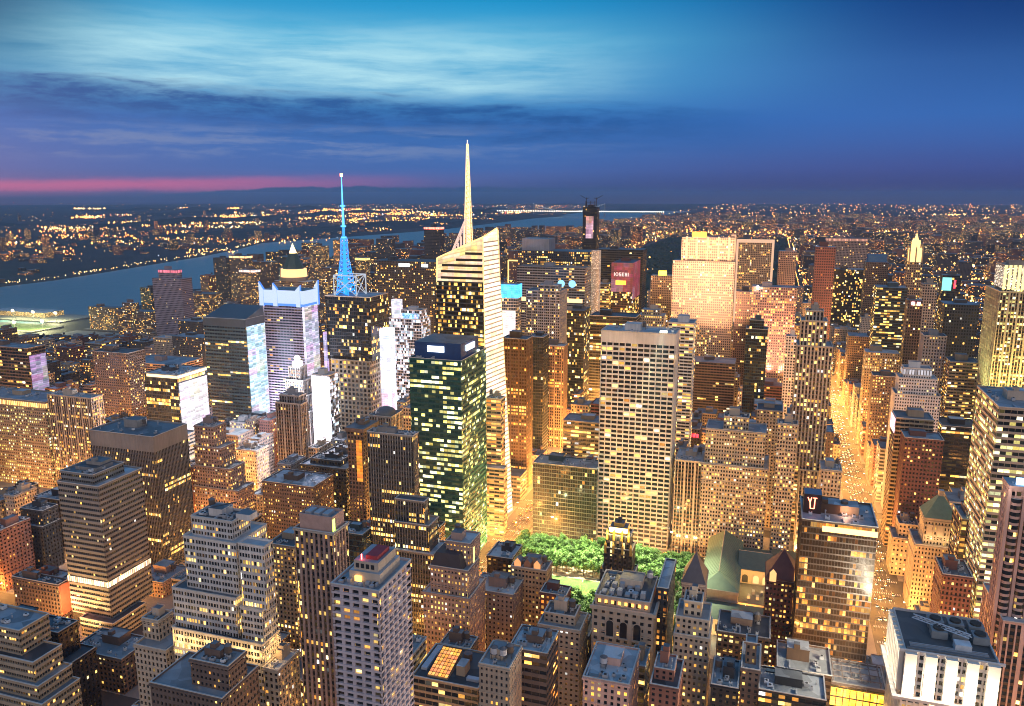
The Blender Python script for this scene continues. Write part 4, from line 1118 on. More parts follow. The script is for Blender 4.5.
    if sp == 'radiator':
        gold = mplain('gilded_stone', (.75, .48, .12), .35, .6, .15)
        glow = memit('crown_lamp_glow', (1, .82, .40), 4.0)
        b = MB(); b.box(x0 + 2.2, x1 - 2.2, y0 + 1.5, y1 - 1.5, z, z + 5.5, gold, mroof(0)); b.box(x0 + 4.6, x1 - 4.6, y0 + 3, y1 - 3, z + 5.5, z + 8, gold, mroof(0)); P(b, 'gold_crown')
        b = MB(); b.box(cx - 1.3, cx + 1.3, cy - 1.3, cy + 1.3, z + 8, z + 10.6, mplain('crown_cap', (.04, .04, .045))); P(b, 'crown_cap')
        for i, ((a0, a1, c0, c1), _, zz) in enumerate(info):
            for px in ([a0 + .9, a0 + (a1 - a0) / 3, a0 + 2 * (a1 - a0) / 3, a1 - .9]):
                b = MB(); b.box(px - .7, px + .7, c0 - .5, c0 + .9, zz - 3, zz + 2.6, gold if i else mwall('dark')); b.pyramid(px - .7, px + .7, c0 - .5, c0 + .9, zz + 2.6, zz + 5.2, gold); P(b, 'pinnacle')
        b = MB(); b.box(x0 + 2.0, x1 - 2.0, y0 + 1.2, y0 + 1.45, z + 2.2, z + 5.2, glow); P(b, 'crown_lights')
        for px in (x0 + 1, cx, x1 - 1):
            lamp('POINT', (px, y0 - 1.5, z + 1.0), 8000, (1, .72, .28), root, .35, name='crown_uplight', origin=org)
        lamp('POINT', (x1 + 1.6, cy, z + 1.0), 8000, (1, .72, .28), root, .35, name='crown_uplight', origin=org)
        lamp('POINT', (x1 + 2.4, y0 + 2, z - 12), 500, (1, .6, .2), root, .35, name='crown_uplight', origin=org)
        b = MB(); b.box(x0 + 3.2, x0 + 4.4, y0 - .35, y0 - .1, z - 14, z - 4, memit('gold_window', (1, .75, .3), 1.8)); P(b, 'lit_window'); b = MB(); b.box(x1 - 4.6, x1 - 3.4, y0 - .35, y0 - .1, z - 14, z - 4, memit('gold_window', (1, .75, .3), 1.8)); P(b, 'lit_window')
    if 'tanks' in o:
        for k in range(o['tanks']): water_tank(root, org, x0 + w * (.35 + .3 * k), y0 + d * .35, z + .1, 1.9, 3.2, True)
    if o.get('tower_deck'): pass


def spire_tower(spec):
    """The faceted glass tower: leaning planes, glowing slatted crown, lattice wing and spire."""
    name, label = spec[0], spec[1]
    org = (-278.0, 720.0, 0.0)
    root = empty(name, label, 'tower', org)
    P = lambda b, n: part(b, n, root, org)
    # corners: ground and top (the roof plane climbs to the north-east)
    g = [(-309, 698), (-250, 692), (-239, 738), (-250, 756), (-309, 756)]
    t = [(-302, 700, 260.7), (-255.6, 700, 281.1), (-254, 735, 288.0), (-258, 752, 285), (-302, 752, 262)]
    m1, m2 = mglaze('busy', (.020, .018, .016)), mglaze('busy', (.020, .018, .016))
    def lerp(i, zf): return tuple(g[i][k] + (t[i][k] - g[i][k]) * zf for k in (0, 1))
    b = MB()
    nf, nb = 60, (27, 14, 12, 27, 26)
    zc = 238.0
    def at(i, zz):
        f = zz / t[i][2]; p = lerp(i, f); return (p[0], p[1], zz)
    for i in range(5):
        j = (i + 1) % 5
        if i == 1: continue
        b.poly([at(i, 0), at(j, 0), at(j, zc), at(i, zc)], m1, [(i * 50, 0), (i * 50 + nb[i], 0), (i * 50 + nb[i], nf), (i * 50, nf)])
    P(b, 'glazing')['kind'] = 'stuff'
    # floor bands on the south face
    b = MB(); band = mwall('dark'); n = 60
    for k in range(n + 1):
        zz = zc * k / n
        for i in (0, 2, 4):
            j = (i + 1) % 5; p, q = Vector(at(i, zz)), Vector(at(j, zz)); p2, q2 = Vector(at(i, zz + 1.25)), Vector(at(j, zz + 1.25))
            nrm = (q - p).cross(Vector((0, 0, 1))).normalized() * .25
            b.poly([tuple(p + nrm), tuple(q + nrm), tuple(q2 + nrm), tuple(p2 + nrm)], band); b.poly([tuple(p2 + nrm), tuple(q2 + nrm), tuple(q2), tuple(p2)], band); b.poly([tuple(p), tuple(q), tuple(q + nrm), tuple(p + nrm)], band)
    P(b, 'floor_bands')
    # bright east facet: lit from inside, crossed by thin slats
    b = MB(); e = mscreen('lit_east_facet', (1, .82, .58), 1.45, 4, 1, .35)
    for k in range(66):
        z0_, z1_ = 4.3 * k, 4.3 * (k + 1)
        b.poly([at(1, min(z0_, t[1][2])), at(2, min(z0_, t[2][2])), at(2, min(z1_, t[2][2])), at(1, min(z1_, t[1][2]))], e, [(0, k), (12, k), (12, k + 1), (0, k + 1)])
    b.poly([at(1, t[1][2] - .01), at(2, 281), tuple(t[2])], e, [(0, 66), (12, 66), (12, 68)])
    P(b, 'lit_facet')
    b = MB(); sl = mplain('facet_slat', (.62, .52, .42), .4)
    for k in range(65):
        zz = 4.3 * k + .2
        p, q = Vector(at(1, zz)), Vector(at(2, zz)); nrm = (q - p).cross(Vector((0, 0, 1))).normalized() * .5
        b.poly([tuple(p + nrm), tuple(q + nrm), tuple(q + nrm + Vector((0, 0, 1.0))), tuple(p + nrm + Vector((0, 0, 1.0)))], sl)
        b.poly([tuple(p + nrm + Vector((0, 0, 1.0))), tuple(q + nrm + Vector((0, 0, 1.0))), tuple(q + Vector((0, 0, 1.0))), tuple(p + Vector((0, 0, 1.0)))], sl)
    P(b, 'facet_slats')
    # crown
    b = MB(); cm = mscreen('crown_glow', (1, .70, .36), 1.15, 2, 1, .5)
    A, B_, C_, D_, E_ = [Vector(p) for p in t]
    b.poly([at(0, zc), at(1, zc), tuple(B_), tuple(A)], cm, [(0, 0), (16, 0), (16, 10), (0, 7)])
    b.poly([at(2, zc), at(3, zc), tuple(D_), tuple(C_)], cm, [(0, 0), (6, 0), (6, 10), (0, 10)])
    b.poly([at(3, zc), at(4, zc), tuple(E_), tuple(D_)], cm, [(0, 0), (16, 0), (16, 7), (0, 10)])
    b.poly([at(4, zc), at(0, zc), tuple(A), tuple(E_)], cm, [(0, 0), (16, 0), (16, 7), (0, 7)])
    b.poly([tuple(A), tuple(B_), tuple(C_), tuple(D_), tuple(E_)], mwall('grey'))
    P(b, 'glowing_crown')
    b = MB(); dk = mplain('crown_gap', (.03, .025, .02))
    for k, (zz, f0, f1) in enumerate([(241.5, .10, .98), (247.5, .10, .98), (253.2, .12, .98), (258.5, .42, .98), (264.5, .62, .98)]):
        f = zz / 280.0; p, q = Vector(at(0, min(zz, 259))), Vector(at(1, zz)); p.z = zz
        a, c = p.lerp(q, f0), p.lerp(q, f1)
        a.y -= .35; c.y -= .35
        b.box(a.x, c.x, min(a.y, c.y) - .15, min(a.y, c.y) + .2, zz, zz + 2.3, dk, bottom=True)
    P(b, 'crown_gaps')
    b = MB(); ed = memit('edge_tube', (1, .60, .22), 1.6)
    b.bar(tuple(A), tuple(B_), .7, ed); b.bar(tuple(B_), tuple(C_), .7, ed); b.bar(at(1, 60), tuple(B_), .45, ed); b.bar(at(2, 40), tuple(C_), .45, ed); b.bar(at(0, zc), tuple(A), .7, ed)
    P(b, 'lit_edges')
    # lattice wing beside the spire
    b = MB(); lt = memit('lattice_light', (1, .62, .50), .9)
    prev = None
    for k in range(7):
        px = -297 + k * 3.0; h = 260 + k * 6.5
        b.bar((px, 718, 256 + k * 1.2), (px, 718, h), .5, lt); b.bar((px, 728, 256 + k * 1.2), (px, 728, h), .5, lt); b.bar((px, 718, h), (px, 728, h), .4, lt)
        if prev: b.bar(prev, (px, 718, h), .5, lt); b.bar((prev[0], 718, prev[2] - 6), (px, 718, h), .4, lt); b.bar((prev[0], 718, prev[2]), (px, 718, h - 9), .4, lt)
        prev = (px, 718, h)
    P(b, 'lattice_wing')
    # spire
    gl = memit('spire_light', (1, .68, .34), 1.7); gd = memit('spire_light_deep', (1, .46, .14), 1.2)
    b = MB(); sx, sy = -278.5, 722.0
    def R(zz): return 3.1 * (1 - (zz - 262) / 112.0) + .3
    zz = 262.0
    while zz < 364:
        z2 = min(zz + 5.0, 366)
        ra, rb = R(zz), R(z2)
        for i in range(4):
            u, v = (1, 1, -1, -1)[i], (1, -1, -1, 1)[i]; u2, v2 = (1, -1, -1, 1)[i], (-1, -1, 1, 1)[i]
            b.bar((sx + u * ra, sy + v * ra, zz), (sx + u * rb, sy + v * rb, z2), .5, gl)
            b.bar((sx + u * ra, sy + v * ra, zz), (sx + u2 * rb, sy + v2 * rb, z2), .36, gd)
            b.bar((sx + u * rb, sy + v * rb, z2), (sx + u2 * rb, sy + v2 * rb, z2), .36, gd)
        zz = z2
    P(b, 'spire_lattice')
    b = MB(); b.cyl(sx, sy, 262, 352, 1.6, .6, gl, 8); b.cyl(sx, sy, 352, 369.5, .6, .3, memit('spire_tip', (1, .82, .6), 3), 6); P(b, 'spire_core')
    lamp('POINT', (-250, 690, 40), 90000, (1, .6, .25), root, 3, name='foot_fill', origin=org)

# ------------------------------------------------------------------ the town plan, in metres
# name, label, facade style, window lighting, wall colour, tiers (x0, x1, y0, y1, roof height) in metres, extras, seed
BUILDINGS = [
('construction_tower', 'unfinished dark tower with white lit panels, tallest on the uptown skyline', 'curtain', 'sparse', 'black', [(-439.0, -405.0, 1900.0, 1930.0, 289.7)], {'special': 'unfinished'}, 1),
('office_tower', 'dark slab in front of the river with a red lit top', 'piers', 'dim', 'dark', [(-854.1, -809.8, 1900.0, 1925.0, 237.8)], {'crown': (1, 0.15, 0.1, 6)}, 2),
('office_tower', 'wide dark tower with two white lit signs along its roof edge', 'piers', 'warm', 'dark', [(-657.8, -544.9, 1250.0, 1300.0, 207.2)], {'sign': 'twobars'}, 3),
('office_tower', 'wide dark tower with bright vertical fin at its corner, behind the spired tower', 'piers', 'busy', 'dark', [(-378.5, -264.1, 1195.0, 1245.5, 233.9)], {'fin': True}, 4),
('office_tower', 'wide grey glass block with blue round logo lights near its roof', 'ribbon', 'mid', 'grey', [(-365.7, -261.1, 1150.0, 1190.0, 213.6)], {'sign': 'circles'}, 5),
('hotel_tower', 'magenta lit tower with pixel letters and an orange sign', 'curtain', 'busy', 'wine', [(-250.2, -215.7, 1300.0, 1371.2, 210.1)], {'sign': 'magenta'}, 6),
('office_tower', 'dark blue topped block behind the magenta lit tower', 'ribbon', 'sparse', 'dark', [(-301.1, -218.7, 1420.0, 1465.0, 223.2)], {}, 7),
('office_tower', 'low wide office block with full lit floors, left of magenta tower', 'ribbon', 'busy', 'tan', [(-270.7, -252.4, 1290.0, 1320.0, 175.7)], {}, 8),
('hotel_tower', 'slender striped tower with yellow lit lantern on its roof', 'piers', 'warm', 'tan', [(-190.3, -154.3, 1330.0, 1355.0, 188.0)], {'lantern': (1, 0.6, 0.05, 5)}, 9),
('hotel_tower', 'short round-topped lit building behind the white grid tower', 'piers', 'busy', 'lime', [(-170.3, -135.2, 1080.0, 1106.0, 158.5), (-165.7, -141.3, 1084.0, 1102.0, 165.8)], {}, 10),
('slab_tower', 'floodlit limestone slab glowing cream, tallest of the plaza group', 'piers', 'warm', 'lime', [(-146.5, -54.1, 1255.0, 1289.0, 219.4), (-134.5, -56.1, 1257.0, 1287.0, 255.2)], {'special': 'floodslab'}, 11),
('office_tower', 'dark base block below the floodlit limestone slab', 'ribbon', 'dim', 'brown', [(-100.9, -40.6, 1110.0, 1150.0, 92.4)], {}, 12),
('office_tower', 'dark tower outlined by a bright frame, right of floodlit slab', 'piers', 'warm', 'tan', [(-63.0, 0.1, 1500.0, 1536.0, 235.0)], {'frame': True}, 13),
('slab_tower', 'pale pink lit slab with a white spotlight on its roof', 'piers', 'busy', 'pink', [(-26.3, 35.0, 1200.0, 1230.0, 189.3)], {'floods': 1}, 14),
('office_tower', 'low brown block squeezed between floodlit slab and pink slab', 'piers', 'mid', 'brown', [(-50.5, -27.1, 1260.0, 1290.0, 174.4)], {}, 15),
('apartment_tower', 'plain brown tower behind the pink lit slab', 'piers', 'dim', 'pink', [(9.8, 41.1, 1560.0, 1588.0, 217.1)], {}, 16),
('office_tower', 'slender teal glass tower in front of the pink slab', 'curtain', 'mid', 'teal', [(-26.0, -0.5, 1000.0, 1022.0, 159.2), (-22.0, -5.7, 1003.0, 1017.0, 169.5)], {}, 17),
('office_tower', 'dark maroon tower left of the pale flat-topped tower', 'piers', 'sparse', 'wine', [(58.5, 85.6, 1250.0, 1280.0, 244.5)], {}, 18),
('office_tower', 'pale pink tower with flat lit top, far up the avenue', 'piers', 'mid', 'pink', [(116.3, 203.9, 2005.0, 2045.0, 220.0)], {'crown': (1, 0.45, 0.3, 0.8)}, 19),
('office_tower', 'near black tower with scattered yellow windows along many floors', 'curtain', 'warm', 'black', [(116.8, 189.3, 1830.0, 1864.0, 163.5)], {}, 20),
('office_tower', 'small tower with a blue roof box beside the black tower', 'piers', 'mid', 'brown', [(166.8, 206.3, 1640.0, 1670.0, 194.7)], {'bluetop': True}, 21),
('office_tower', 'dark teal office block with bright rows of windows', 'ribbon', 'busy', 'teal', [(142.1, 181.9, 1230.0, 1264.0, 191.2)], {}, 22),
('crown_tower', 'slender brick tower with floodlit gold gothic crown', 'piers', 'warm', 'tan', [(193.3, 213.6, 1330.0, 1352.0, 219.8)], {'special': 'goldcrown'}, 23),
('office_tower', 'pale slim tower right of the gold crowned tower', 'piers', 'mid', 'lime', [(198.6, 217.2, 1220.0, 1240.0, 198.5)], {}, 24),
('office_tower', 'slim grey tower with two pink lights on its front', 'piers', 'mid', 'brown', [(164.0, 181.0, 1100.0, 1120.0, 189.8)], {'sign': 'pinkdots'}, 25),
('office_tower', 'dark tower with thin vertical light lines up its front', 'piers', 'mid', 'dark', [(202.1, 239.8, 1080.0, 1114.0, 189.0)], {}, 26),
('office_tower', 'tower topped by a cyan lit panel, far on the east side', 'curtain', 'mid', 'dark', [(276.7, 305.5, 1520.0, 1544.0, 184.9)], {'sign': 'cyan'}, 27),
('office_tower', 'bright yellow lit tower with a glowing square crown', 'piers', 'yellow', 'lime', [(223.2, 267.5, 930.0, 988.8, 221.6), (227.0, 260.6, 935.0, 970.9, 247.9)], {'special': 'yellowcrown'}, 28),
('office_tower', 'wide terraced block with rows of lit windows behind the stone tower', 'grid', 'mid', 'brown', [(123.2, 206.0, 1365.0, 1405.0, 97.3)], {}, 29),
('office_tower', 'small brown building with a curved dark roof below the terraced block', 'punched', 'busy', 'tan', [(119.9, 159.3, 1090.0, 1116.0, 122.6)], {}, 30),
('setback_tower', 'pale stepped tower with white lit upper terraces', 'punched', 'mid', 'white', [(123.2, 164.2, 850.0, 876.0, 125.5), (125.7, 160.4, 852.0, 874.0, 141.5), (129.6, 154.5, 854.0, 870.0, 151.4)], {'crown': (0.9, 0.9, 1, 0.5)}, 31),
('office_tower', 'small block wrapped in bright horizontal window bands', 'ribbon', 'busy', 'tan', [(195.5, 225.2, 985.0, 1015.0, 135.6)], {}, 32),
('office_tower', 'squat grey block with a pale mechanical box on top', 'punched', 'mid', 'grey', [(170.9, 194.6, 1010.0, 1034.0, 159.6)], {}, 33),
('office_tower', 'brown block with one bright row of windows near its foot', 'punched', 'busy', 'brown', [(121.0, 146.9, 1010.0, 1034.0, 108.8)], {}, 34),
('setback_tower', 'tall tower with a floodlit copper pyramid and lit ring', 'piers', 'warm', 'tan', [(-1075.9, -987.4, 1560.0, 1600.0, 126.7)], {'special': 'pyramid'}, 35),
('office_tower', 'dark teal glass tower with sloping roof and cyan lit side', 'ribbon', 'bands', 'teal', [(-679.9, -617.5, 830.0, 869.4, 166.9)], {'special': 'slopetop', 'ledE': (0.55, 0.8, 1.0, 1.1)}, 36),
('winged_tower', 'violet grey tower with blue lit winged crown', 'ribbon', 'dim', 'mauve', [(-624.8, -565.4, 880.0, 913.2, 190.3)], {'special': 'wings', 'glow': (0.85, 0.75, 1.0, 1300000), 'ledE': (0.72, 0.74, 1.0, 0.75)}, 37),  # lit east wall is put in as a glowing panel
('setback_tower', 'glowing white stepped tower with globe, below the winged crown', 'piers', 'dim', 'white', [(-517.0, -477.2, 745.0, 775.0, 83.3), (-513.3, -481.3, 747.0, 772.0, 100.7), (-509.7, -486.7, 749.0, 769.0, 116.9), (-506.3, -490.9, 751.0, 765.0, 131.0)], {'special': 'globe'}, 38),
('office_tower', 'slim grey slab standing before the glowing stepped tower', 'piers', 'dim', 'grey', [(-483.2, -452.2, 690.0, 703.2, 107.3), (-479.9, -456.0, 693.0, 707.0, 114.8)], {}, 39),
('antenna_tower', 'black tower with masonry lower half and blue lit antenna', 'gridbig', 'warm', 'lime', [(-458.0, -410.0, 762.0, 807.7, 140.8), (-463.1, -408.3, 764.0, 806.5, 210.6)], {'special': 'antenna', 'tier_style': {1: ('curtain', 'warm', 'black')}}, 40),
('office_tower', 'white glowing glass tower behind the antenna tower', 'curtain', 'led', 'white', [(-487.1, -438.8, 960.0, 990.0, 156.2), (-469.0, -439.8, 963.0, 983.0, 167.8)], {'led': True}, 41),
('spire_tower', 'faceted glass tower with slanted glowing roof and tall spire', 'curtain', 'busy', 'glasswhite', [(-301.9, -255.7, 700.0, 739.7, 263.7)], {'special': 'spire'}, 42),
('office_tower', 'green glass tower with white signs on its roof box', 'ribbon', 'yellow', 'green', [(-286.0, -239.1, 600.0, 660.7, 184.4)], {'sign': 'whitebars', 'tint': (0.008, 0.055, 0.055)}, 43),
('office_tower', 'cyan topped slim tower right of the slanted roof tower', 'curtain', 'mid', 'white', [(-345.9, -318.0, 1000.0, 1020.0, 188.1)], {'special': 'cyantop'}, 44),
('office_tower', 'bronze tower with golden vertical light lines, next to spired tower', 'piers', 'goldbands', 'bronze', [(-271.2, -243.2, 800.0, 822.4, 167.9)], {'floodfoot': 1, 'glow': (1, 0.45, 0.12, 160000), 'tint': (0.035, 0.018, 0.008)}, 45),
('office_tower', 'narrow black glass tower between two bronze towers', 'curtain', 'dim', 'black', [(-267.8, -249.5, 885.0, 911.3, 155.2)], {}, 46),
('office_tower', 'grey tower with bright green-white windows at its top', 'grid', 'warm', 'grey', [(-311.7, -264.8, 1020.0, 1060.0, 193.1), (-295.9, -268.4, 1023.0, 1043.0, 200.6)], {}, 47),
('office_tower', 'red-brown tower with golden bands behind the black glass tower', 'piers', 'goldbands', 'brown', [(-271.8, -241.9, 955.0, 975.5, 132.3)], {}, 48),
('office_tower', 'tall dark glass slab edged by gold lights on the avenue', 'curtain', 'warm', 'dark', [(-282.3, -250.1, 1100.0, 1145.7, 157.4)], {}, 49),
('office_tower', 'black tower with a blue roof, left of the white grid tower', 'ribbon', 'bands', 'black', [(-216.1, -157.7, 985.0, 1021.0, 168.6)], {}, 50),
('grid_tower', 'white concrete grid tower facing the park', 'gridwide', 'mid', 'white', [(-142.2, -76.1, 695.0, 727.0, 199.9)], {'blank': 9.0}, 51),
('office_tower', 'wide low glass block on the park corner with dark roof', 'curtain', 'dim', 'teal', [(-203.4, -142.1, 690.0, 716.0, 71.2)], {}, 52),
('office_tower', 'yellow lit low block behind the corner glass block', 'ribbon', 'busy', 'tan', [(-202.7, -159.4, 800.0, 830.0, 82.9)], {'glow': (1, 0.6, 0.15, 120000)}, 53),
('office_tower', 'pale tower with lime lit window rows behind the white grid tower', 'ribbon', 'busy', 'white', [(-103.1, -75.7, 860.0, 890.0, 184.3)], {}, 54),
('setback_tower', 'tall tan stone tower with stepped crown beside the avenue', 'pierstone', 'warm2', 'lime', [(33.3, 60.0, 705.0, 739.0, 85.4), (23.8, 52.1, 706.0, 736.0, 194.1), (25.7, 46.9, 709.0, 731.0, 215.1), (29.2, 43.4, 713.0, 725.0, 223.2)], {'floodfoot': 1, 'glow': (1, 0.6, 0.26, 120000)}, 55),
('office_tower', 'broad tan stone block with lit window rows facing the park', 'punchedfine', 'warm2', 'lime', [(-49.3, 6.9, 690.0, 730.0, 87.6), (-46.7, 3.4, 693.0, 723.0, 118.5), (-32.3, -11.3, 698.0, 714.0, 129.2)], {'glow': (1, 0.56, 0.2, 240000)}, 56),
('office_tower', 'narrow grey stone building with tall pilasters, right of white grid tower', 'piers', 'dim', 'lime', [(-71.9, -48.5, 690.0, 726.0, 88.0)], {'glow': (1, 0.56, 0.2, 90000)}, 57),
('office_tower', 'pale narrow stone tower behind the tan park-front block', 'punched', 'mid', 'lime', [(-5.8, 17.8, 775.0, 801.0, 117.7)], {}, 58),
('office_tower', 'stone tower with gold windows between park-front block and stepped tower', 'punchedfine', 'warm2', 'lime', [(12.5, 28.5, 690.0, 704.0, 129.1)], {'glow': (1, 0.56, 0.2, 120000)}, 59),
('office_tower', 'thin grey-white shaft left of the stepped stone tower', 'piers', 'mid', 'white', [(21.5, 34.6, 1050.0, 1066.0, 144.7)], {}, 60),
('office_tower', 'low stone wing at the foot of the stepped stone tower', 'punched', 'warm2', 'lime', [(47.9, 63.9, 672.0, 696.0, 98.2)], {}, 61),
('office_tower', 'brown blocky building behind the grid tower with red sign', 'punched', 'mid', 'brown', [(-94.2, -67.2, 900.0, 930.0, 56.3)], {'sign': 'redbar'}, 62),
('office_tower', 'pale penthouse-topped block with one bright side, on the avenue', 'ribbon', 'dim', 'tan', [(113.6, 144.3, 765.0, 791.8, 122.9)], {'litW': True}, 63),
('office_tower', 'dark brown brick tower with lit windows in two clusters', 'punched', 'warm', 'wine', [(117.8, 148.1, 736.0, 759.9, 113.3)], {}, 64),
('office_tower', 'dark office block with yellow window rows beside the brick tower', 'ribbon', 'rows', 'black', [(169.8, 202.4, 860.0, 894.0, 93.9)], {}, 65),
('office_tower', 'striped tower with bright bands and blue roof at the right', 'ribbon', 'yellow', 'lime', [(141.5, 169.4, 560.0, 619.6, 187.4)], {}, 66),
('setback_tower', 'stone tower with a green pyramid roof', 'punched', 'warm', 'lime', [(116.8, 148.9, 640.0, 670.0, 56.2), (122.3, 144.8, 643.0, 665.0, 76.1)], {'special': 'greenpyramid'}, 67),
('office_tower', 'terraced beige building left of the green pyramid tower', 'punched', 'warm', 'lime', [(111.3, 132.8, 705.0, 729.0, 33.3), (115.5, 130.9, 709.0, 727.0, 44.9)], {}, 68),
('residential_tower', 'pink tower with rounded bays at the right', 'piers', 'mid', 'pinkhi', [(122.6, 147.7, 432.0, 474.4, 106.2), (120.4, 140.4, 440.0, 453.4, 174.0)], {'special': 'pinkbays'}, 69),
('office_tower', 'tower with floodlit white piers round its roof', 'piers', 'dim', 'white', [(70.8, 110.4, 385.0, 427.1, 107.1)], {'special': 'whitepiers'}, 70),
('bank_tower', 'bronze glass tower with orange reflections and a neon sign', 'curtainfine', 'goldrows', 'bronze', [(24.5, 64.0, 455.0, 491.0, 139.3)], {'special': 'neon', 'tint': (0.035, 0.018, 0.008)}, 71),
('office_tower', 'low dark building with yellow window rows between avenue and striped tower', 'ribbon', 'busy', 'brown', [(137.3, 147.3, 600.0, 630.0, 95.5)], {}, 72),
('office_tower', 'small dark brick building below the green pyramid tower', 'punched', 'warm', 'wine', [(117.5, 134.9, 545.0, 571.0, 77.1)], {}, 73),
('office_tower', 'dark tower with yellow windows and violet lit side', 'ribbon', 'warm', 'brown', [(-934.4, -848.8, 720.0, 745.4, 136.7)], {'ledE': (0.7, 0.6, 1.0, 0.5)}, 74),
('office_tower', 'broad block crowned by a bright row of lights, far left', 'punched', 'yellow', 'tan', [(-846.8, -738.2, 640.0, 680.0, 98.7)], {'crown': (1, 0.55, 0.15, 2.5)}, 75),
('residential_tower', 'pale slab with thin vertical window lines', 'piers', 'warm2', 'lime', [(-734.0, -674.2, 640.0, 656.1, 108.2)], {}, 76),
('apartment_tower', 'dark brown apartment tower with one lit corner edge', 'punched', 'warm', 'brown', [(-822.3, -766.7, 790.0, 820.0, 122.3)], {}, 77),
('theatre_block', 'low block with a glowing pink roof', 'ribbon', 'warm', 'pink', [(-938.9, -841.8, 960.0, 1020.0, 67.0)], {}, 78),
('office_tower', 'dark glass tower with a giant white lit screen on its side', 'curtain', 'bands', 'dark', [(-658.2, -613.6, 700.0, 747.8, 124.3)], {'ledE': (1, 0.95, 1.1, 0.95), 'litroof': True}, 79),  # reflection in the east glass is put in as a glowing panel
('office_tower', 'dark flat-roofed tower with blank grey top and lit floor bands', 'piersdark', 'bands', 'greymid', [(-548.4, -481.1, 515.0, 556.1, 121.1)], {'blank': 12}, 80),
('setback_tower', 'slim pink stepped tower between the dark towers', 'punched', 'warm2', 'pink', [(-509.9, -460.6, 592.0, 616.0, 47.9), (-508.8, -468.5, 593.0, 615.0, 68.2), (-507.9, -477.6, 594.0, 614.0, 87.3), (-506.9, -485.6, 595.0, 613.0, 106.6)], {}, 81),
('office_tower', 'low dark ornate block with arched lit windows', 'punched', 'warm2', 'brown', [(-421.1, -369.2, 575.0, 609.0, 68.7)], {}, 82),
('office_tower', 'dark roofed block behind the ornate arched block', 'punched', 'mid', 'dark', [(-424.1, -373.9, 640.0, 670.0, 62.7), (-416.5, -383.5, 646.0, 662.0, 67.7)], {}, 83),
('office_tower', 'narrow brown building with one orange lit side', 'punched', 'dim', 'brown', [(-347.8, -332.1, 600.0, 626.0, 115.7)], {'sign': 'orangeside'}, 84),
('office_tower', 'grey round-topped building behind the stepped grey slab', 'piers', 'mid', 'grey', [(-352.8, -329.9, 650.0, 674.0, 115.1)], {'special': 'dome'}, 85),
('ribbon_tower', 'grey ribbon-window tower with one bright lit floor band', 'ribbonwhite', 'dim', 'greymid', [(-468.2, -437.9, 414.0, 446.4, 14.3), (-481.9, -444.6, 420.0, 462.1, 115.9), (-481.3, -451.2, 423.0, 452.0, 123.0)], {'band': True, 'glow': (1, 0.62, 0.22, 60000)}, 86),
('wedding_cake_tower', 'white stepped office tower with terraced wings', 'gridfine', 'rows', 'white', [(-309.9, -250.6, 333.0, 349.8, 79.8), (-310.2, -267.7, 336.0, 366.0, 102.5), (-264.7, -250.7, 335.0, 348.9, 98.8), (-303.1, -268.2, 340.0, 368.0, 132.8), (-264.5, -248.2, 337.0, 345.1, 135.3), (-300.1, -273.0, 344.0, 360.0, 143.3)], {'base': True}, 87),
('apartment_tower', 'brown tower with pale vertical piers and pink penthouse', 'pierstone', 'warm', 'pink', [(-231.1, -207.8, 340.0, 355.5, 147.0)], {'special': 'pinkpent'}, 88),
('apartment_tower', 'pale concrete apartment tower with balconies', 'balcony', 'warm', 'mauvehi', [(-170.2, -147.6, 275.0, 306.2, 157.1)], {'special': 'redbeacon'}, 89),
('setback_tower', 'grey slab with stepped front tower and lit bands', 'piersgrey', 'bands', 'greymid', [(-239.6, -208.0, 466.0, 488.9, 78.2), (-238.7, -212.3, 470.0, 487.3, 97.0), (-238.9, -217.0, 473.0, 481.4, 112.6), (-274.6, -237.8, 502.0, 512.3, 149.1)], {}, 90),
('office_tower', 'low dark glass block between brown tower and grey slab', 'curtain', 'dim', 'teal', [(-263.6, -247.2, 440.0, 452.6, 98.4)], {}, 91),
('office_tower', 'striped terraced block filling the bottom left corner', 'ribbonwhite', 'mid', 'tan', [(-435.5, -348.1, 279.0, 303.4, 58.4), (-438.2, -353.0, 282.0, 303.7, 65.9), (-440.1, -358.1, 285.0, 303.3, 77.0), (-442.8, -370.2, 289.0, 307.8, 91.0)], {}, 92),
('office_tower', 'dark gridded block right of the striped terraced block', 'punched', 'dim', 'black', [(-457.4, -388.6, 330.0, 352.7, 41.1), (-460.5, -397.6, 335.0, 349.8, 59.0)], {}, 93),
('office_tower', 'dark low building with an orange lit brick side', 'punched', 'mid', 'brown', [(-531.4, -486.9, 415.0, 424.8, 36.5)], {'litE': True}, 94),
('office_tower', 'dark and beige block with a few yellow windows', 'punched', 'mid', 'dark', [(-609.3, -579.1, 485.0, 503.4, 40.6), (-606.3, -581.7, 489.0, 505.0, 53.2)], {}, 95),
('loft_building', 'beige loft with small dark windows and a tank tower', 'punched', 'sparse', 'limehi', [(-340.3, -317.6, 335.0, 359.0, 62.3), (-340.5, -328.9, 343.0, 355.0, 74.7)], {}, 96),
('loft_building', 'dark brick terraced building with pale blue roofs', 'punched', 'mid', 'brown', [(-281.9, -239.3, 285.0, 313.6, 81.2), (-261.6, -239.4, 291.0, 305.0, 94.6)], {}, 97),
('loft_building', 'beige loft with a green-black roof', 'punched', 'warm', 'lime', [(-248.7, -239.3, 330.0, 350.2, 68.4)], {}, 98),
('office_tower', 'small brick block with lit windows beside the white stepped tower', 'punched', 'busy', 'tan', [(-313.3, -293.1, 430.0, 456.0, 87.7)], {}, 99),
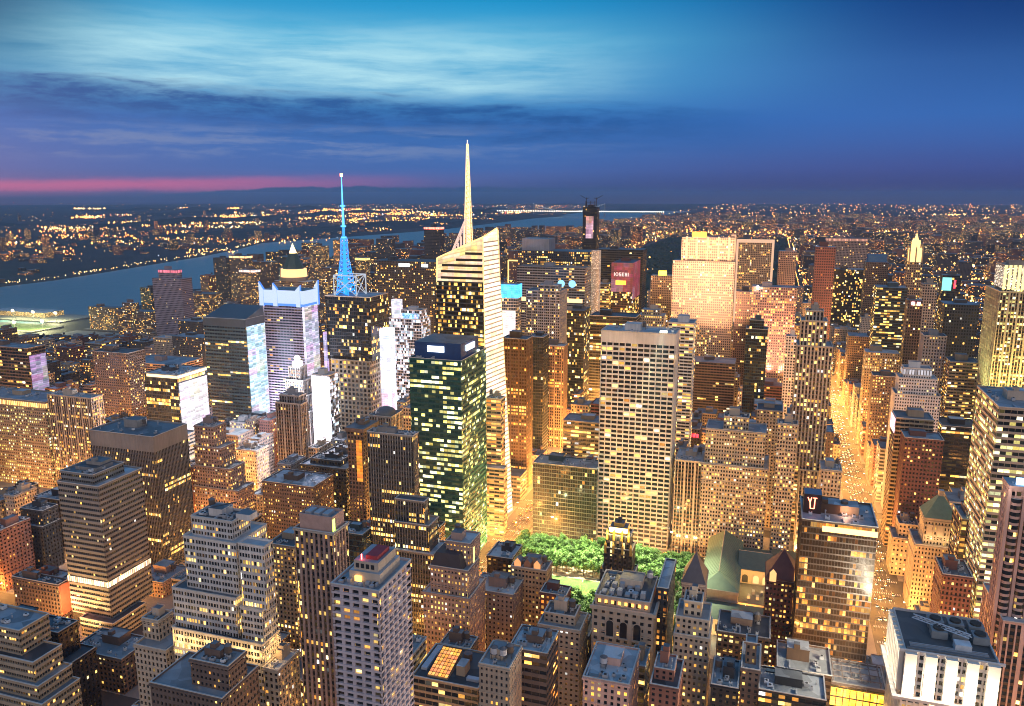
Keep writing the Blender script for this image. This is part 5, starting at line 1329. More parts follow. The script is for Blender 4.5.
('stone_tower', 'pinkish stone tower with mansard and many lit windows', 'punched', 'busy', 'pink', [(-198.5, -167.2, 428.0, 458.0, 72.0), (-194.1, -168.5, 430.0, 449.7, 89.6), (-186.3, -170.0, 438.0, 456.1, 103.9)], {'special': 'mansard'}, 100),
('stone_building', 'grey-brown stone building with a notched roofline', 'punched', 'mid', 'pinkdk', [(-179.0, -149.4, 462.0, 486.0, 60.3)], {}, 101),
('loft_building', 'green-grey loft crowned by orange lit gables', 'punched', 'mid', 'tan', [(-158.3, -133.4, 485.0, 500.5, 68.9)], {'sign': 'gables'}, 102),
('loft_building', 'dark block with a slate roof and small pink windows', 'punched', 'warm', 'black', [(-181.2, -162.5, 500.0, 524.0, 66.5)], {}, 103),
('loft_building', 'maroon brick cube with orange windows and blue roof', 'punched', 'goldw', 'wine', [(-129.0, -111.8, 455.0, 468.2, 69.4)], {}, 104),
('loft_building', 'beige loft behind the orange lit glass front', 'punched', 'mid', 'lime', [(-120.2, -94.5, 420.0, 441.3, 67.8), (-117.9, -98.8, 425.0, 439.0, 73.4)], {}, 105),
('loft_building', 'narrow building with orange lit attic and blue roof', 'ribbon', 'goldw', 'brown', [(-122.6, -101.3, 372.0, 396.0, 80.1)], {}, 106),
('loft_building', 'narrow beige building with two white tanks on a dark frame', 'punched', 'dim', 'lime', [(-129.7, -113.7, 345.0, 367.0, 85.4)], {'tanks': 2}, 107),
('loft_building', 'low brown building with a long blue-white roof', 'punched', 'mid', 'brown', [(-176.0, -156.8, 402.0, 415.6, 54.9)], {}, 108),
('loft_building', 'low building with a glowing orange skylight', 'ribbon', 'mid', 'tan', [(-177.2, -138.0, 365.0, 399.0, 56.3)], {'special': 'skylight'}, 109),
('loft_building', 'pink-lit loft with pale blue roof and white tanks', 'punched', 'warm2', 'pinkhi', [(-80.1, -56.3, 365.0, 399.0, 75.6)], {'tanks': 1}, 110),
('loft_building', 'brick loft with a dark blue stepped roof', 'punched', 'dim', 'brick', [(-45.8, -31.9, 365.0, 391.0, 78.4), (-44.8, -34.8, 371.0, 385.0, 84.1)], {}, 111),
('setback_tower', 'tall beige tower with two wings and a blank top', 'punched', 'warm', 'limehi', [(-39.9, -20.8, 415.0, 439.0, 79.2), (-39.3, -21.4, 416.0, 436.0, 89.4), (-35.6, -25.8, 419.0, 431.0, 97.8)], {}, 112),
('gothic_tower', 'dark tower with slate pyramid roof beside the library', 'punched', 'dim', 'pinkdk', [(-41.6, -27.6, 470.0, 490.0, 81.8)], {'special': 'slatepyramid'}, 113),
('club_building', 'limestone club with arched upper windows and cornice', 'punchedbig', 'mid', 'limehi', [(-88.7, -52.5, 425.0, 468.5, 82.7), (-87.5, -55.3, 427.0, 460.2, 88.7)], {'special': 'arches'}, 114),
('gothic_tower', 'black brick tower with floodlit gold crown', 'pierstone', 'sparse', 'black', [(-95.8, -73.3, 482.0, 498.0, 76.1), (-93.7, -75.3, 483.0, 497.0, 92.8), (-92.8, -77.0, 484.0, 496.0, 101.8)], {'special': 'radiator'}, 115),
('loft_building', 'narrow dark building right of the limestone club', 'punched', 'goldw', 'dark', [(-53.2, -46.8, 440.0, 480.0, 92.3)], {}, 116),
('loft_building', 'thin yellow-lit building behind the pink-lit loft', 'ribbon', 'busy', 'tan', [(-62.4, -53.5, 402.0, 422.0, 63.6)], {}, 117),
('loft_building', 'low building with cluttered roof below the library', 'punched', 'warm2', 'brown', [(-18.4, 11.9, 455.0, 481.0, 62.4)], {}, 118),
('loft_building', 'black flat-roofed building edged with pale coping', 'punched', 'mid', 'black', [(-17.1, -3.7, 385.0, 411.0, 71.5)], {}, 119),
('loft_building', 'narrow brown loft with a tall chimney shaft', 'punched', 'mid', 'brown', [(-2.9, 6.5, 395.0, 421.0, 77.5), (-1.3, 4.2, 401.0, 409.0, 89.0)], {}, 120),
('pyramid_tower', 'maroon brick tower with steep pyramid roof', 'punched', 'warm2', 'wine', [(8.0, 28.2, 492.0, 514.0, 82.0)], {'special': 'maroonpyramid'}, 121),
('office_tower', 'brown low wide building with pink terrace roof', 'ribbon', 'mid', 'bronze', [(15.5, 43.3, 418.0, 446.0, 67.5)], {'tint': (0.035, 0.018, 0.008)}, 122),
('loft_building', 'dark low building with a strip of white lit windows', 'ribbon', 'busy', 'black', [(6.5, 38.7, 390.0, 412.0, 70.4)], {}, 123),
('store_building', 'low store glowing orange behind its front windows', 'ribbon', 'mid', 'brown', [(43.3, 71.9, 430.0, 453.0, 57.2)], {'special': 'store'}, 124),
('apartment_tower', 'twin-block apartment tower nearest the lit pier', 'punched', 'busy', 'brown', [(-1559.3, -1469.3, 1500.0, 1526.0, 55.0)], {}, 125),
('apartment_tower', 'wide apartment block right of the pier, yellow windows throughout', 'punched', 'busy', 'brown', [(-1394.4, -1303.3, 1420.0, 1448.0, 64.0), (-1382.1, -1348.8, 1424.0, 1438.0, 81.7)], {}, 126),
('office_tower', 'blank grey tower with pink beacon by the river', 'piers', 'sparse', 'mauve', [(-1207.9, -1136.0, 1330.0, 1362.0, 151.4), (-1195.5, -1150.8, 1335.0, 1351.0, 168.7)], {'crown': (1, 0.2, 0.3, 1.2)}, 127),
('apartment_tower', 'dark riverside tower left of the orange-topped tower', 'punched', 'mid', 'dark', [(-1443.4, -1401.6, 1820.0, 1844.0, 150.9)], {}, 128),
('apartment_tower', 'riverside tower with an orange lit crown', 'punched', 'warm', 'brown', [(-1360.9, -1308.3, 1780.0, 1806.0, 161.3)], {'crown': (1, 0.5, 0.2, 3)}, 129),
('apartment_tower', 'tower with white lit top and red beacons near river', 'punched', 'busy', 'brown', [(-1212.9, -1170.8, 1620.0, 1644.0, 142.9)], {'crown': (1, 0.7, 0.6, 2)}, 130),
('apartment_tower', 'dark pair of slabs left of copper pyramid tower', 'punched', 'mid', 'brown', [(-1340.8, -1271.8, 1840.0, 1866.0, 141.9)], {}, 131),
('apartment_tower', 'apartment slab right of the copper pyramid tower', 'punched', 'busy', 'brown', [(-1193.9, -1147.8, 1900.0, 1924.0, 183.2)], {}, 132),
('apartment_tower', 'orange lit apartment tower left of blue antenna', 'punched', 'goldw', 'tan', [(-1031.3, -1000.8, 1750.0, 1770.0, 209.7)], {}, 133),
('apartment_tower', 'apartment tower capped with yellow light, right of blue antenna', 'punched', 'busy', 'brown', [(-1000.2, -969.3, 1800.0, 1820.0, 162.8)], {'crown': (1, 0.75, 0.2, 2.5)}, 134),
('apartment_tower', 'dark apartment tower against the river behind blue antenna', 'punched', 'mid', 'dark', [(-1044.1, -998.4, 2000.0, 2024.0, 199.1)], {}, 135),
('apartment_tower', 'brown apartment slab crowded with orange windows below river bend', 'punched', 'busy', 'brown', [(-1366.9, -1279.4, 1600.0, 1630.0, 83.9)], {}, 136),
('apartment_tower', 'short dark slab with a pink roof light, west side', 'punched', 'mid', 'dark', [(-1082.5, -1031.7, 1250.0, 1280.0, 80.7)], {}, 137),
('apartment_tower', 'broad lit apartment block beside the copper pyramid tower', 'punched', 'busy', 'brown', [(-943.9, -904.0, 1550.0, 1576.0, 161.2)], {}, 138),
('office_tower', 'plain dark block left of the dark teal glass tower', 'punched', 'mid', 'dark', [(-967.7, -902.2, 1100.0, 1130.0, 82.4)], {}, 139),
('office_tower', 'golden lit low block at the foot of the spired tower', 'ribbon', 'gold2', 'tan', [(-246.7, -226.8, 674.0, 684.0, 67.3), (-248.6, -233.7, 686.0, 698.0, 131.2)], {'floodfoot': 1}, 140),
('office_tower', 'slim tower with a blazing white lit front, left of the antenna tower', 'curtain', 'led', 'white', [(-466.6, -445.8, 736.0, 754.0, 128.3)], {'frontscreen': 1}, 141),
]
# buildings that fill the blocks between: x0, x1, y0, y1, roof height, style, wall, window lighting, label
FILLERS = [
(-426.1, -384.5, 367.0, 393.8, 24.6, 'punched', 'brown', 'mid', 'low wide brown block with few lit windows, right of the striped terraced block'),
(-595.6, -581.7, 447.5, 477.0, 52.0, 'punched', 'brick', 'dim', 'mid-height narrow red-brick block with mostly dark windows, behind the orange-sided low building'),
(-539.6, -514.6, 695.0, 717.6, 49.2, 'punched', 'limehi', 'busy', 'mid-height beige block with many lit windows, right of the slim pink tower'),
(-480.0, -450.5, 478.2, 508.0, 13.0, 'punched', 'pink', 'mid', 'very low pinkish block with few lit windows, well left of the white stepped tower'),
(-672.7, -660.4, 528.0, 552.2, 42.9, 'punched', 'limehi', 'mid', 'low narrow beige block with few lit windows, well in front of the light-crowned block'),
(-281.2, -240.6, 769.5, 794.7, 25.1, 'ribbon', 'tan', 'mid', 'low wide tan block with few lit windows, well left of the yellow low block'),
(119.0, 158.0, 880.8, 910.5, 58.2, 'ribbon', 'grey', 'warm', 'mid-height wide grey block with scattered lit windows, left of the brown brick tower'),
(-1161.7, -1130.2, 1041.8, 1071.5, 61.7, 'grid', 'wine', 'warm', 'mid-height maroon block with scattered lit windows, in front of the pier-side twin block'),
(-545.2, -529.7, 722.8, 749.5, 52.2, 'grid', 'brown', 'dim', 'mid-height brown block with mostly dark windows, right of the slim pink tower'),
(-595.3, -557.5, 722.8, 749.5, 54.0, 'grid', 'brown', 'warm', 'mid-height wide brown block with scattered lit windows, behind the slim pink tower'),
(-562.8, -548.3, 769.5, 799.0, 59.2, 'punched', 'wine', 'mid', 'mid-height narrow maroon block with few lit windows, well right of the slim pink tower'),
(-1028.0, -986.1, 1122.2, 1152.0, 72.6, 'punched', 'limehi', 'rows', 'mid-height wide beige block with lit window rows, just behind the pink-roofed block'),
(164.3, 194.9, 769.5, 798.2, 47.7, 'punched', 'grey', 'mid', 'low grey block with few lit windows, right of the brown brick tower'),
(-206.0, -182.1, 367.0, 396.2, 61.2, 'ribbon', 'limehi', 'busy', 'mid-height beige block with many lit windows, left of the skylight building'),
(-635.5, -593.0, 528.0, 552.4, 45.5, 'grid', 'black', 'dim', 'low wide black block with mostly dark windows, well in front of the light-crowned block'),
(-1028.0, -1009.9, 961.2, 991.0, 63.7, 'punched', 'dark', 'gold', 'mid-height dark grey block with orange windows, left of the dark apartment tower'),
(-14.2, 27.0, 1091.5, 1121.0, 68.6, 'ribbon', 'brick', 'warm', 'mid-height wide red-brick block with scattered lit windows, below the slender teal tower'),
(119.0, 151.7, 930.5, 960.0, 46.5, 'punched', 'wine', 'mid', 'low wide maroon block with few lit windows, left of the brown brick tower'),
(-447.2, -432.4, 636.2, 663.0, 62.0, 'punched', 'grey', 'warm', 'mid-height narrow grey block with scattered lit windows, behind the ornate arched block'),
(-1573.0, -1538.7, 1685.8, 1715.5, 79.0, 'punched', 'black', 'warm', 'mid-height wide black block with scattered lit windows, just left of the pink beacon tower'),
(41.2, 66.3, 800.2, 830.0, 93.8, 'punched', 'brown', 'warm', 'tall brown block with scattered lit windows, below the stepped tan tower'),
(-1446.3, -1419.4, 1766.2, 1796.0, 107.0, 'piers', 'brick', 'warm', 'tall red-brick block with scattered lit windows, right of the pink beacon tower'),
(-609.5, -588.3, 961.2, 991.0, 116.5, 'punched', 'brown', 'rows', 'tall brown block with lit window rows, left of the blue antenna tower'),
(119.0, 158.5, 1605.2, 1635.0, 69.6, 'grid', 'lime', 'mid', 'mid-height wide pale stone block with few lit windows, just behind the terraced block'),
(-83.8, -58.1, 1041.8, 1071.5, 37.0, 'grid', 'tan', 'mid', 'low tan block with few lit windows, in front of the floodlit slab'),
(-206.0, -186.6, 850.0, 875.7, 87.1, 'piers', 'tan', 'rows', 'tall tan block with lit window rows, behind the yellow low block'),
(-1302.0, -1281.0, 1041.8, 1071.5, 85.3, 'piers', 'brown', 'rows', 'tall brown block with lit window rows, well left of the pier-side twin block'),
(69.0, 84.4, 478.2, 508.0, 31.4, 'ribbon', 'greymid', 'mid', 'low ash-grey block with few lit windows, right of the orange store'),
(-449.5, -437.5, 695.0, 719.8, 59.9, 'grid', 'limehi', 'mid', 'mid-height narrow beige block with few lit windows, behind the ornate arched block'),
(-1183.9, -1148.4, 1122.2, 1152.0, 53.3, 'ribbon', 'greymid', 'busy', 'mid-height wide ash-grey block with many lit windows, in front of the pier-side twin block'),
(-1085.0, -1062.6, 930.5, 956.7, 60.4, 'punched', 'black', 'mid', 'mid-height black block with few lit windows, behind the pale thin-windowed slab'),
(-566.1, -535.8, 447.5, 471.3, 12.7, 'punched', 'wine', 'mid', 'very low maroon block with few lit windows, just behind the orange-sided low building'),
(-439.4, -423.1, 722.8, 749.5, 61.3, 'punched', 'grey', 'warm2', 'mid-height grey block with plenty of warm windows, well behind the ornate arched block'),
(-1094.6, -1062.6, 961.2, 991.0, 36.6, 'punched', 'black', 'dim', 'low wide black block with mostly dark windows, behind the pale thin-windowed slab'),
(119.0, 148.5, 1172.0, 1201.3, 57.0, 'punched', 'grey', 'rows', 'mid-height grey block with lit window rows, right of the stepped tan tower'),
(-480.0, -450.1, 636.2, 663.0, 26.7, 'punched', 'limehi', 'mid', 'low beige block with few lit windows, left of the ornate arched block'),
(-581.2, -572.7, 769.5, 793.4, 56.8, 'punched', 'brown', 'warm', 'mid-height narrow brown block with scattered lit windows, behind the slim pink tower'),
(-831.4, -812.8, 722.8, 749.5, 88.3, 'ribbon', 'brick', 'warm', 'tall red-brick block with scattered lit windows, behind the pale thin-windowed slab'),
(53.7, 67.9, 1846.8, 1876.5, 119.6, 'punched', 'pink', 'warm2', 'tall narrow pinkish block with plenty of warm windows, right of the pale pink slab'),
(-1158.1, -1120.7, 1202.8, 1232.5, 44.1, 'punched', 'dark', 'mid', 'low wide dark grey block with few lit windows, left of the pink-roofed block'),
(-698.3, -677.5, 528.0, 553.8, 36.3, 'punched', 'tan', 'warm2', 'low tan block with plenty of warm windows, well in front of the light-crowned block'),
(-109.1, -95.0, 447.5, 475.0, 48.4, 'punched', 'dark', 'warm', 'mid-height narrow dark grey block with scattered lit windows, left of the arched club'),
(119.0, 146.1, 1041.8, 1071.5, 36.4, 'ribbon', 'wine', 'warm', 'low maroon block with scattered lit windows, well right of the stepped tan tower'),
(-600.5, -562.2, 636.2, 663.0, 76.6, 'ribbon', 'lime', 'busy', 'mid-height wide pale stone block with many lit windows, left of the slim pink tower'),
(160.7, 176.7, 1574.5, 1602.3, 97.9, 'punched', 'limehi', 'rows', 'tall beige block with lit window rows, behind the terraced block'),
(-603.7, -583.0, 769.5, 795.1, 53.9, 'punched', 'grey', 'busy', 'mid-height grey block with many lit windows, behind the slim pink tower'),
(71.9, 84.4, 930.5, 958.6, 43.6, 'grid', 'tan', 'dim', 'low narrow tan block with mostly dark windows, below the stepped tan tower'),
(-375.8, -353.6, 769.5, 793.3, 89.7, 'piers', 'limehi', 'rows', 'tall beige block with lit window rows, left of the green glass tower'),
(-312.3, -298.2, 397.8, 427.5, 25.1, 'grid', 'brown', 'warm', 'low narrow brown block with scattered lit windows, behind the green-black loft'),
(-1127.8, -1099.6, 1011.0, 1035.7, 40.4, 'punched', 'tan', 'warm2', 'low tan block with plenty of warm windows, left of the dark apartment tower'),
(-11.1, 21.8, 961.2, 991.0, 75.3, 'ribbon', 'pink', 'rows', 'mid-height wide pinkish block with lit window rows, in front of the slender teal tower'),
(-434.5, -402.5, 695.0, 720.0, 54.2, 'punched', 'dark', 'warm', 'mid-height dark grey block with scattered lit windows, well behind the ornate arched block'),
(119.0, 143.3, 1413.5, 1439.7, 54.0, 'grid', 'brown', 'rows', 'mid-height brown block with lit window rows, just below the terraced block'),
(119.0, 147.7, 1122.2, 1152.0, 52.4, 'punched', 'black', 'warm', 'mid-height black block with scattered lit windows, right of the stepped tan tower'),
(-183.4, -167.2, 850.0, 879.2, 89.7, 'ribbon', 'wine', 'dim', 'tall maroon block with mostly dark windows, behind the yellow low block'),
(-47.0, -35.1, 1172.0, 1197.7, 59.7, 'grid', 'tan', 'mid', 'mid-height narrow tan block with few lit windows, just right of the floodlit slab'),
(-1354.0, -1336.6, 1172.0, 1198.0, 41.3, 'grid', 'lime', 'mid', 'low pale stone block with few lit windows, well left of the pier-side twin block'),
(-994.0, -978.3, 930.5, 958.2, 32.8, 'ribbon', 'pink', 'rows', 'low pinkish block with lit window rows, left of the dark apartment tower'),
(-263.3, -240.6, 850.0, 875.2, 22.8, 'grid', 'wine', 'mid', 'very low maroon block with few lit windows, left of the yellow low block'),
(-530.2, -514.6, 608.5, 631.7, 58.9, 'punched', 'brick', 'warm', 'mid-height red-brick block with scattered lit windows, left of the slim pink tower'),
(-716.4, -700.3, 558.8, 588.5, 29.3, 'grid', 'black', 'mid', 'low black block with few lit windows, in front of the light-crowned block'),
(-441.2, -426.5, 478.2, 508.0, 18.2, 'ribbon', 'lime', 'rows', 'very low narrow pale stone block with lit window rows, left of the white stepped tower'),
(119.0, 129.4, 1252.5, 1280.2, 42.3, 'punched', 'brick', 'mid', 'low narrow red-brick block with few lit windows, in front of the terraced block'),
(-1238.7, -1201.5, 1202.8, 1232.5, 42.4, 'punched', 'pinkdk', 'warm2', 'low wide dusky pink block with plenty of warm windows, behind the dark apartment tower'),
(-252.3, -240.6, 1041.8, 1071.5, 49.4, 'ribbon', 'pinkdk', 'rows', 'mid-height narrow dusky pink block with lit window rows, behind the yellow low block'),
(-424.4, -407.0, 528.0, 552.1, 48.2, 'ribbon', 'greymid', 'mid', 'mid-height ash-grey block with few lit windows, left of the ornate arched block'),
(-1242.6, -1206.2, 1252.5, 1277.2, 40.7, 'punched', 'wine', 'rows', 'low wide maroon block with lit window rows, right of the pier-side twin block'),
(119.0, 144.7, 1524.8, 1554.5, 53.5, 'grid', 'brown', 'rows', 'mid-height brown block with lit window rows, just left of the terraced block'),
(-83.0, -73.3, 800.2, 830.0, 63.6, 'punched', 'pinkdk', 'warm', 'mid-height narrow dusky pink block with scattered lit windows, right of the white grid tower'),
(-439.3, -426.8, 880.8, 910.5, 63.6, 'grid', 'grey', 'mid', 'mid-height narrow grey block with few lit windows, left of the green glass tower'),
(-286.3, -250.8, 558.8, 588.5, 46.7, 'punched', 'brown', 'busy', 'low wide brown block with many lit windows, right of the grey stepped slab'),
(-700.7, -664.9, 1977.0, 2001.2, 95.2, 'piers', 'black', 'gold', 'tall wide black block with orange windows, right of the spired tower'),
(-1215.2, -1203.9, 1011.0, 1035.8, 77.7, 'punched', 'brown', 'rows', 'mid-height narrow brown block with lit window rows, well left of the pier-side twin block'),
(-1428.2, -1385.8, 1252.5, 1281.4, 30.3, 'ribbon', 'brown', 'warm', 'low wide brown block with scattered lit windows, left of the pier-side twin block'),
(119.0, 161.6, 961.2, 991.0, 34.0, 'punched', 'limehi', 'dim', 'low wide beige block with mostly dark windows, left of the brown brick tower'),
(119.0, 132.8, 608.5, 630.9, 10.7, 'grid', 'greymid', 'warm', 'very low narrow ash-grey block with scattered lit windows, in front of the green pyramid tower'),
(-1302.0, -1272.7, 1685.8, 1715.5, 45.9, 'punched', 'pinkdk', 'dim', 'low dusky pink block with mostly dark windows, behind the dark teal tower'),
(-754.0, -716.9, 722.8, 749.5, 54.9, 'punched', 'tan', 'busy', 'mid-height wide tan block with many lit windows, in front of the dark apartment tower'),
(57.8, 84.4, 1574.5, 1601.6, 120.0, 'punched', 'limehi', 'mid', 'tall beige block with few lit windows, right of the pale pink slab'),
(-1409.1, -1377.0, 1172.0, 1197.0, 45.4, 'punched', 'tan', 'rows', 'low wide tan block with lit window rows, well left of the pier-side twin block'),
(344.2, 384.4, 1605.2, 1635.0, 70.6, 'punched', 'black', 'warm', 'mid-height wide black block with scattered lit windows, right of the light-lined dark tower'),
(119.0, 153.0, 1333.0, 1357.5, 28.2, 'punched', 'tan', 'dim', 'low wide tan block with mostly dark windows, in front of the terraced block'),
(-34.3, -18.6, 1091.5, 1115.3, 58.6, 'punched', 'limehi', 'warm2', 'mid-height beige block with plenty of warm windows, right of the floodlit slab'),
(-85.6, -71.7, 961.2, 991.0, 51.0, 'punched', 'dark', 'rows', 'mid-height narrow dark grey block with lit window rows, in front of the floodlit slab'),
(-612.1, -570.0, 800.2, 830.0, 49.1, 'punched', 'black', 'mid', 'mid-height wide black block with few lit windows, in front of the dark teal tower'),
(-1259.3, -1245.5, 1122.2, 1152.0, 47.9, 'grid', 'pink', 'warm', 'low narrow pinkish block with scattered lit windows, left of the pier-side twin block'),
(119.0, 161.6, 1444.2, 1474.0, 54.8, 'punched', 'lime', 'warm', 'mid-height wide pale stone block with scattered lit windows, just left of the terraced block'),
(-1095.2, -1062.6, 1172.0, 1196.6, 41.8, 'punched', 'pink', 'warm2', 'low wide pinkish block with plenty of warm windows, just left of the pink-roofed block'),
(119.0, 147.6, 1494.0, 1517.8, 50.5, 'punched', 'brown', 'rows', 'mid-height brown block with lit window rows, behind the stepped tan tower'),
(21.6, 51.4, 1444.2, 1474.0, 97.1, 'grid', 'tan', 'warm2', 'tall tan block with plenty of warm windows, just right of the pale pink slab'),
(119.0, 143.2, 1735.5, 1760.3, 54.5, 'punched', 'grey', 'dim', 'mid-height grey block with mostly dark windows, behind the terraced block'),
(-82.9, -64.9, 1011.0, 1037.7, 20.0, 'grid', 'pink', 'warm', 'very low pinkish block with scattered lit windows, behind the tan park-front block'),
(-1302.0, -1261.1, 1122.2, 1152.0, 30.5, 'punched', 'brown', 'busy', 'low wide brown block with many lit windows, well left of the pier-side twin block'),
(-1351.7, -1336.6, 1252.5, 1279.7, 30.2, 'punched', 'wine', 'dim', 'low maroon block with mostly dark windows, left of the pier-side twin block'),
(175.9, 199.8, 800.2, 830.0, 41.2, 'ribbon', 'limehi', 'warm', 'low beige block with scattered lit windows, left of the striped blue-roofed tower'),
(-976.2, -961.2, 1766.2, 1796.0, 92.7, 'grid', 'wine', 'dim', 'tall maroon block with mostly dark windows, well behind the blue antenna tower'),
(-940.8, -917.7, 1494.0, 1523.4, 40.7, 'ribbon', 'black', 'gold', 'low black block with orange windows, right of the winged crown tower'),
(-1001.5, -986.8, 850.0, 876.3, 63.7, 'grid', 'tan', 'mid', 'mid-height narrow tan block with few lit windows, behind the pale thin-windowed slab'),
(-409.1, -369.4, 722.8, 749.5, 83.3, 'punched', 'brown', 'warm2', 'mid-height wide brown block with plenty of warm windows, well left of the green glass tower'),
(-1197.5, -1185.2, 1091.5, 1119.2, 58.2, 'grid', 'lime', 'rows', 'mid-height narrow pale stone block with lit window rows, left of the pier-side twin block'),
(-1353.5, -1336.6, 1735.5, 1761.4, 42.2, 'punched', 'grey', 'warm', 'low grey block with scattered lit windows, behind the dark teal tower'),
(358.8, 384.4, 1685.8, 1715.5, 86.8, 'punched', 'black', 'warm2', 'tall black block with plenty of warm windows, just right of the light-lined dark tower'),
(119.0, 143.5, 1283.2, 1313.0, 33.4, 'ribbon', 'brown', 'warm', 'low brown block with scattered lit windows, in front of the terraced block'),
(21.6, 35.1, 769.5, 797.3, 116.8, 'ribbon', 'tan', 'warm2', 'tall narrow tan block with plenty of warm windows, just left of the stepped tan tower'),
(-206.0, -184.9, 769.5, 798.5, 46.0, 'punched', 'brick', 'warm2', 'low red-brick block with plenty of warm windows, just in front of the yellow low block'),
(-255.3, -240.6, 1735.5, 1760.0, 113.3, 'punched', 'lime', 'warm', 'tall narrow pale stone block with scattered lit windows, right of the magenta tower'),
(-707.8, -686.6, 2007.8, 2037.5, 120.0, 'ribbon', 'wine', 'dim', 'tall maroon block with mostly dark windows, behind the spired tower'),
(-1191.2, -1178.5, 1202.8, 1232.5, 34.6, 'grid', 'black', 'warm', 'low narrow black block with scattered lit windows, in front of the pier-side twin block'),
(119.0, 130.5, 1202.8, 1232.5, 36.1, 'ribbon', 'black', 'dim', 'low narrow black block with mostly dark windows, right of the stepped tan tower'),
(-18.6, 16.0, 1122.2, 1152.0, 66.9, 'punched', 'lime', 'rows', 'mid-height wide pale stone block with lit window rows, just right of the slender teal tower'),
(-432.4, -420.6, 850.0, 876.9, 60.4, 'grid', 'lime', 'warm', 'mid-height narrow pale stone block with scattered lit windows, left of the green glass tower'),
(-308.9, -276.3, 528.0, 554.7, 53.8, 'punched', 'brick', 'warm2', 'mid-height wide red-brick block with plenty of warm windows, left of the grey stepped slab'),
(-1367.8, -1336.6, 1333.0, 1361.7, 19.8, 'punched', 'brown', 'rows', 'very low brown block with lit window rows, just in front of the pier-side twin block'),
(133.9, 143.3, 695.0, 719.2, 59.6, 'punched', 'brick', 'warm', 'mid-height narrow red-brick block with scattered lit windows, in front of the brown brick tower'),
(60.0, 84.4, 1122.2, 1152.0, 105.4, 'grid', 'limehi', 'warm', 'tall beige block with scattered lit windows, in front of the terraced block'),
(-251.3, -240.6, 367.0, 392.4, 36.7, 'grid', 'brown', 'busy', 'low narrow brown block with many lit windows, just right of the green-black loft'),
(-991.7, -979.8, 880.8, 910.5, 44.4, 'grid', 'brown', 'busy', 'low narrow brown block with many lit windows, behind the pale thin-windowed slab'),
(-71.0, -45.4, 850.0, 878.8, 44.6, 'ribbon', 'grey', 'busy', 'low grey block with many lit windows, left of the tan park-front block'),
(-357.0, -335.5, 961.2, 991.0, 70.0, 'grid', 'tan', 'rows', 'mid-height tan block with lit window rows, just left of the golden bronze tower'),
(62.4, 84.4, 1091.5, 1116.4, 47.0, 'punched', 'dark', 'warm', 'low dark grey block with scattered lit windows, just right of the stepped tan tower'),
(-288.0, -240.6, 397.8, 427.5, 11.3, 'punched', 'pinkdk', 'mid', 'very low wide dusky pink block with few lit windows, just right of the green-black loft'),
(-619.1, -608.1, 769.5, 795.8, 49.7, 'punched', 'black', 'dim', 'mid-height narrow black block with mostly dark windows, behind the slim pink tower'),
(-683.8, -647.7, 769.5, 795.5, 61.6, 'grid', 'pink', 'mid', 'mid-height wide pinkish block with few lit windows, right of the white screen tower'),
(-1212.7, -1196.7, 1574.5, 1603.8, 45.7, 'ribbon', 'limehi', 'warm', 'low beige block with scattered lit windows, behind the dark teal tower'),
(-1407.7, -1390.2, 1333.0, 1357.6, 19.1, 'punched', 'wine', 'rows', 'very low maroon block with lit window rows, just in front of the pier-side twin block'),
(-81.6, -51.8, 1413.5, 1441.5, 93.6, 'punched', 'pinkdk', 'warm2', 'tall dusky pink block with plenty of warm windows, behind the slender teal tower'),
(56.1, 84.4, 1041.8, 1071.5, 36.2, 'punched', 'pinkdk', 'busy', 'low dusky pink block with many lit windows, right of the stepped tan tower'),
(-50.4, -24.2, 930.5, 954.5, 63.3, 'punched', 'brick', 'rows', 'mid-height red-brick block with lit window rows, in front of the floodlit slab'),
(-34.3, -21.7, 850.0, 875.2, 89.3, 'punched', 'greymid', 'rows', 'tall narrow ash-grey block with lit window rows, in front of the floodlit slab'),
(119.0, 148.5, 1574.5, 1603.2, 39.2, 'ribbon', 'grey', 'dim', 'low grey block with mostly dark windows, just left of the terraced block'),
(46.9, 68.4, 1735.5, 1765.0, 72.9, 'grid', 'tan', 'warm', 'mid-height tan block with scattered lit windows, just right of the pale pink slab'),
(-163.6, -154.0, 722.8, 749.5, 63.0, 'ribbon', 'brick', 'warm', 'mid-height narrow red-brick block with scattered lit windows, in front of the yellow low block'),
(-346.9, -324.9, 558.8, 588.5, 34.3, 'punched', 'black', 'warm', 'low black block with scattered lit windows, left of the grey stepped slab'),
(-704.4, -692.0, 695.0, 716.0, 66.1, 'punched', 'dark', 'mid', 'mid-height narrow dark grey block with few lit windows, in front of the dark apartment tower'),
(-1113.1, -1077.6, 1735.5, 1764.7, 34.7, 'punched', 'tan', 'warm2', 'low wide tan block with plenty of warm windows, below the copper pyramid tower'),
(-1147.6, -1132.4, 1091.5, 1118.6, 45.7, 'punched', 'tan', 'warm2', 'low tan block with plenty of warm windows, in front of the pier-side twin block'),
(-12.8, -1.3, 930.5, 955.8, 68.4, 'punched', 'brown', 'mid', 'mid-height narrow brown block with few lit windows, in front of the slender teal tower'),
(-253.7, -240.6, 1011.0, 1038.4, 35.1, 'punched', 'brick', 'mid', 'low narrow red-brick block with few lit windows, behind the yellow low block'),
(-640.4, -620.3, 1927.2, 1957.0, 80.0, 'piers', 'limehi', 'dim', 'mid-height beige block with mostly dark windows, left of the round-logo block'),
(-1405.0, -1362.8, 1283.2, 1313.0, 24.1, 'ribbon', 'grey', 'warm', 'low wide grey block with scattered lit windows, left of the pier-side twin block'),
(-450.8, -438.9, 558.8, 588.5, 32.6, 'punched', 'limehi', 'gold', 'low narrow beige block with orange windows, left of the ornate arched block'),
(-916.5, -901.9, 1494.0, 1521.8, 32.5, 'grid', 'black', 'mid', 'low narrow black block with few lit windows, right of the winged crown tower'),
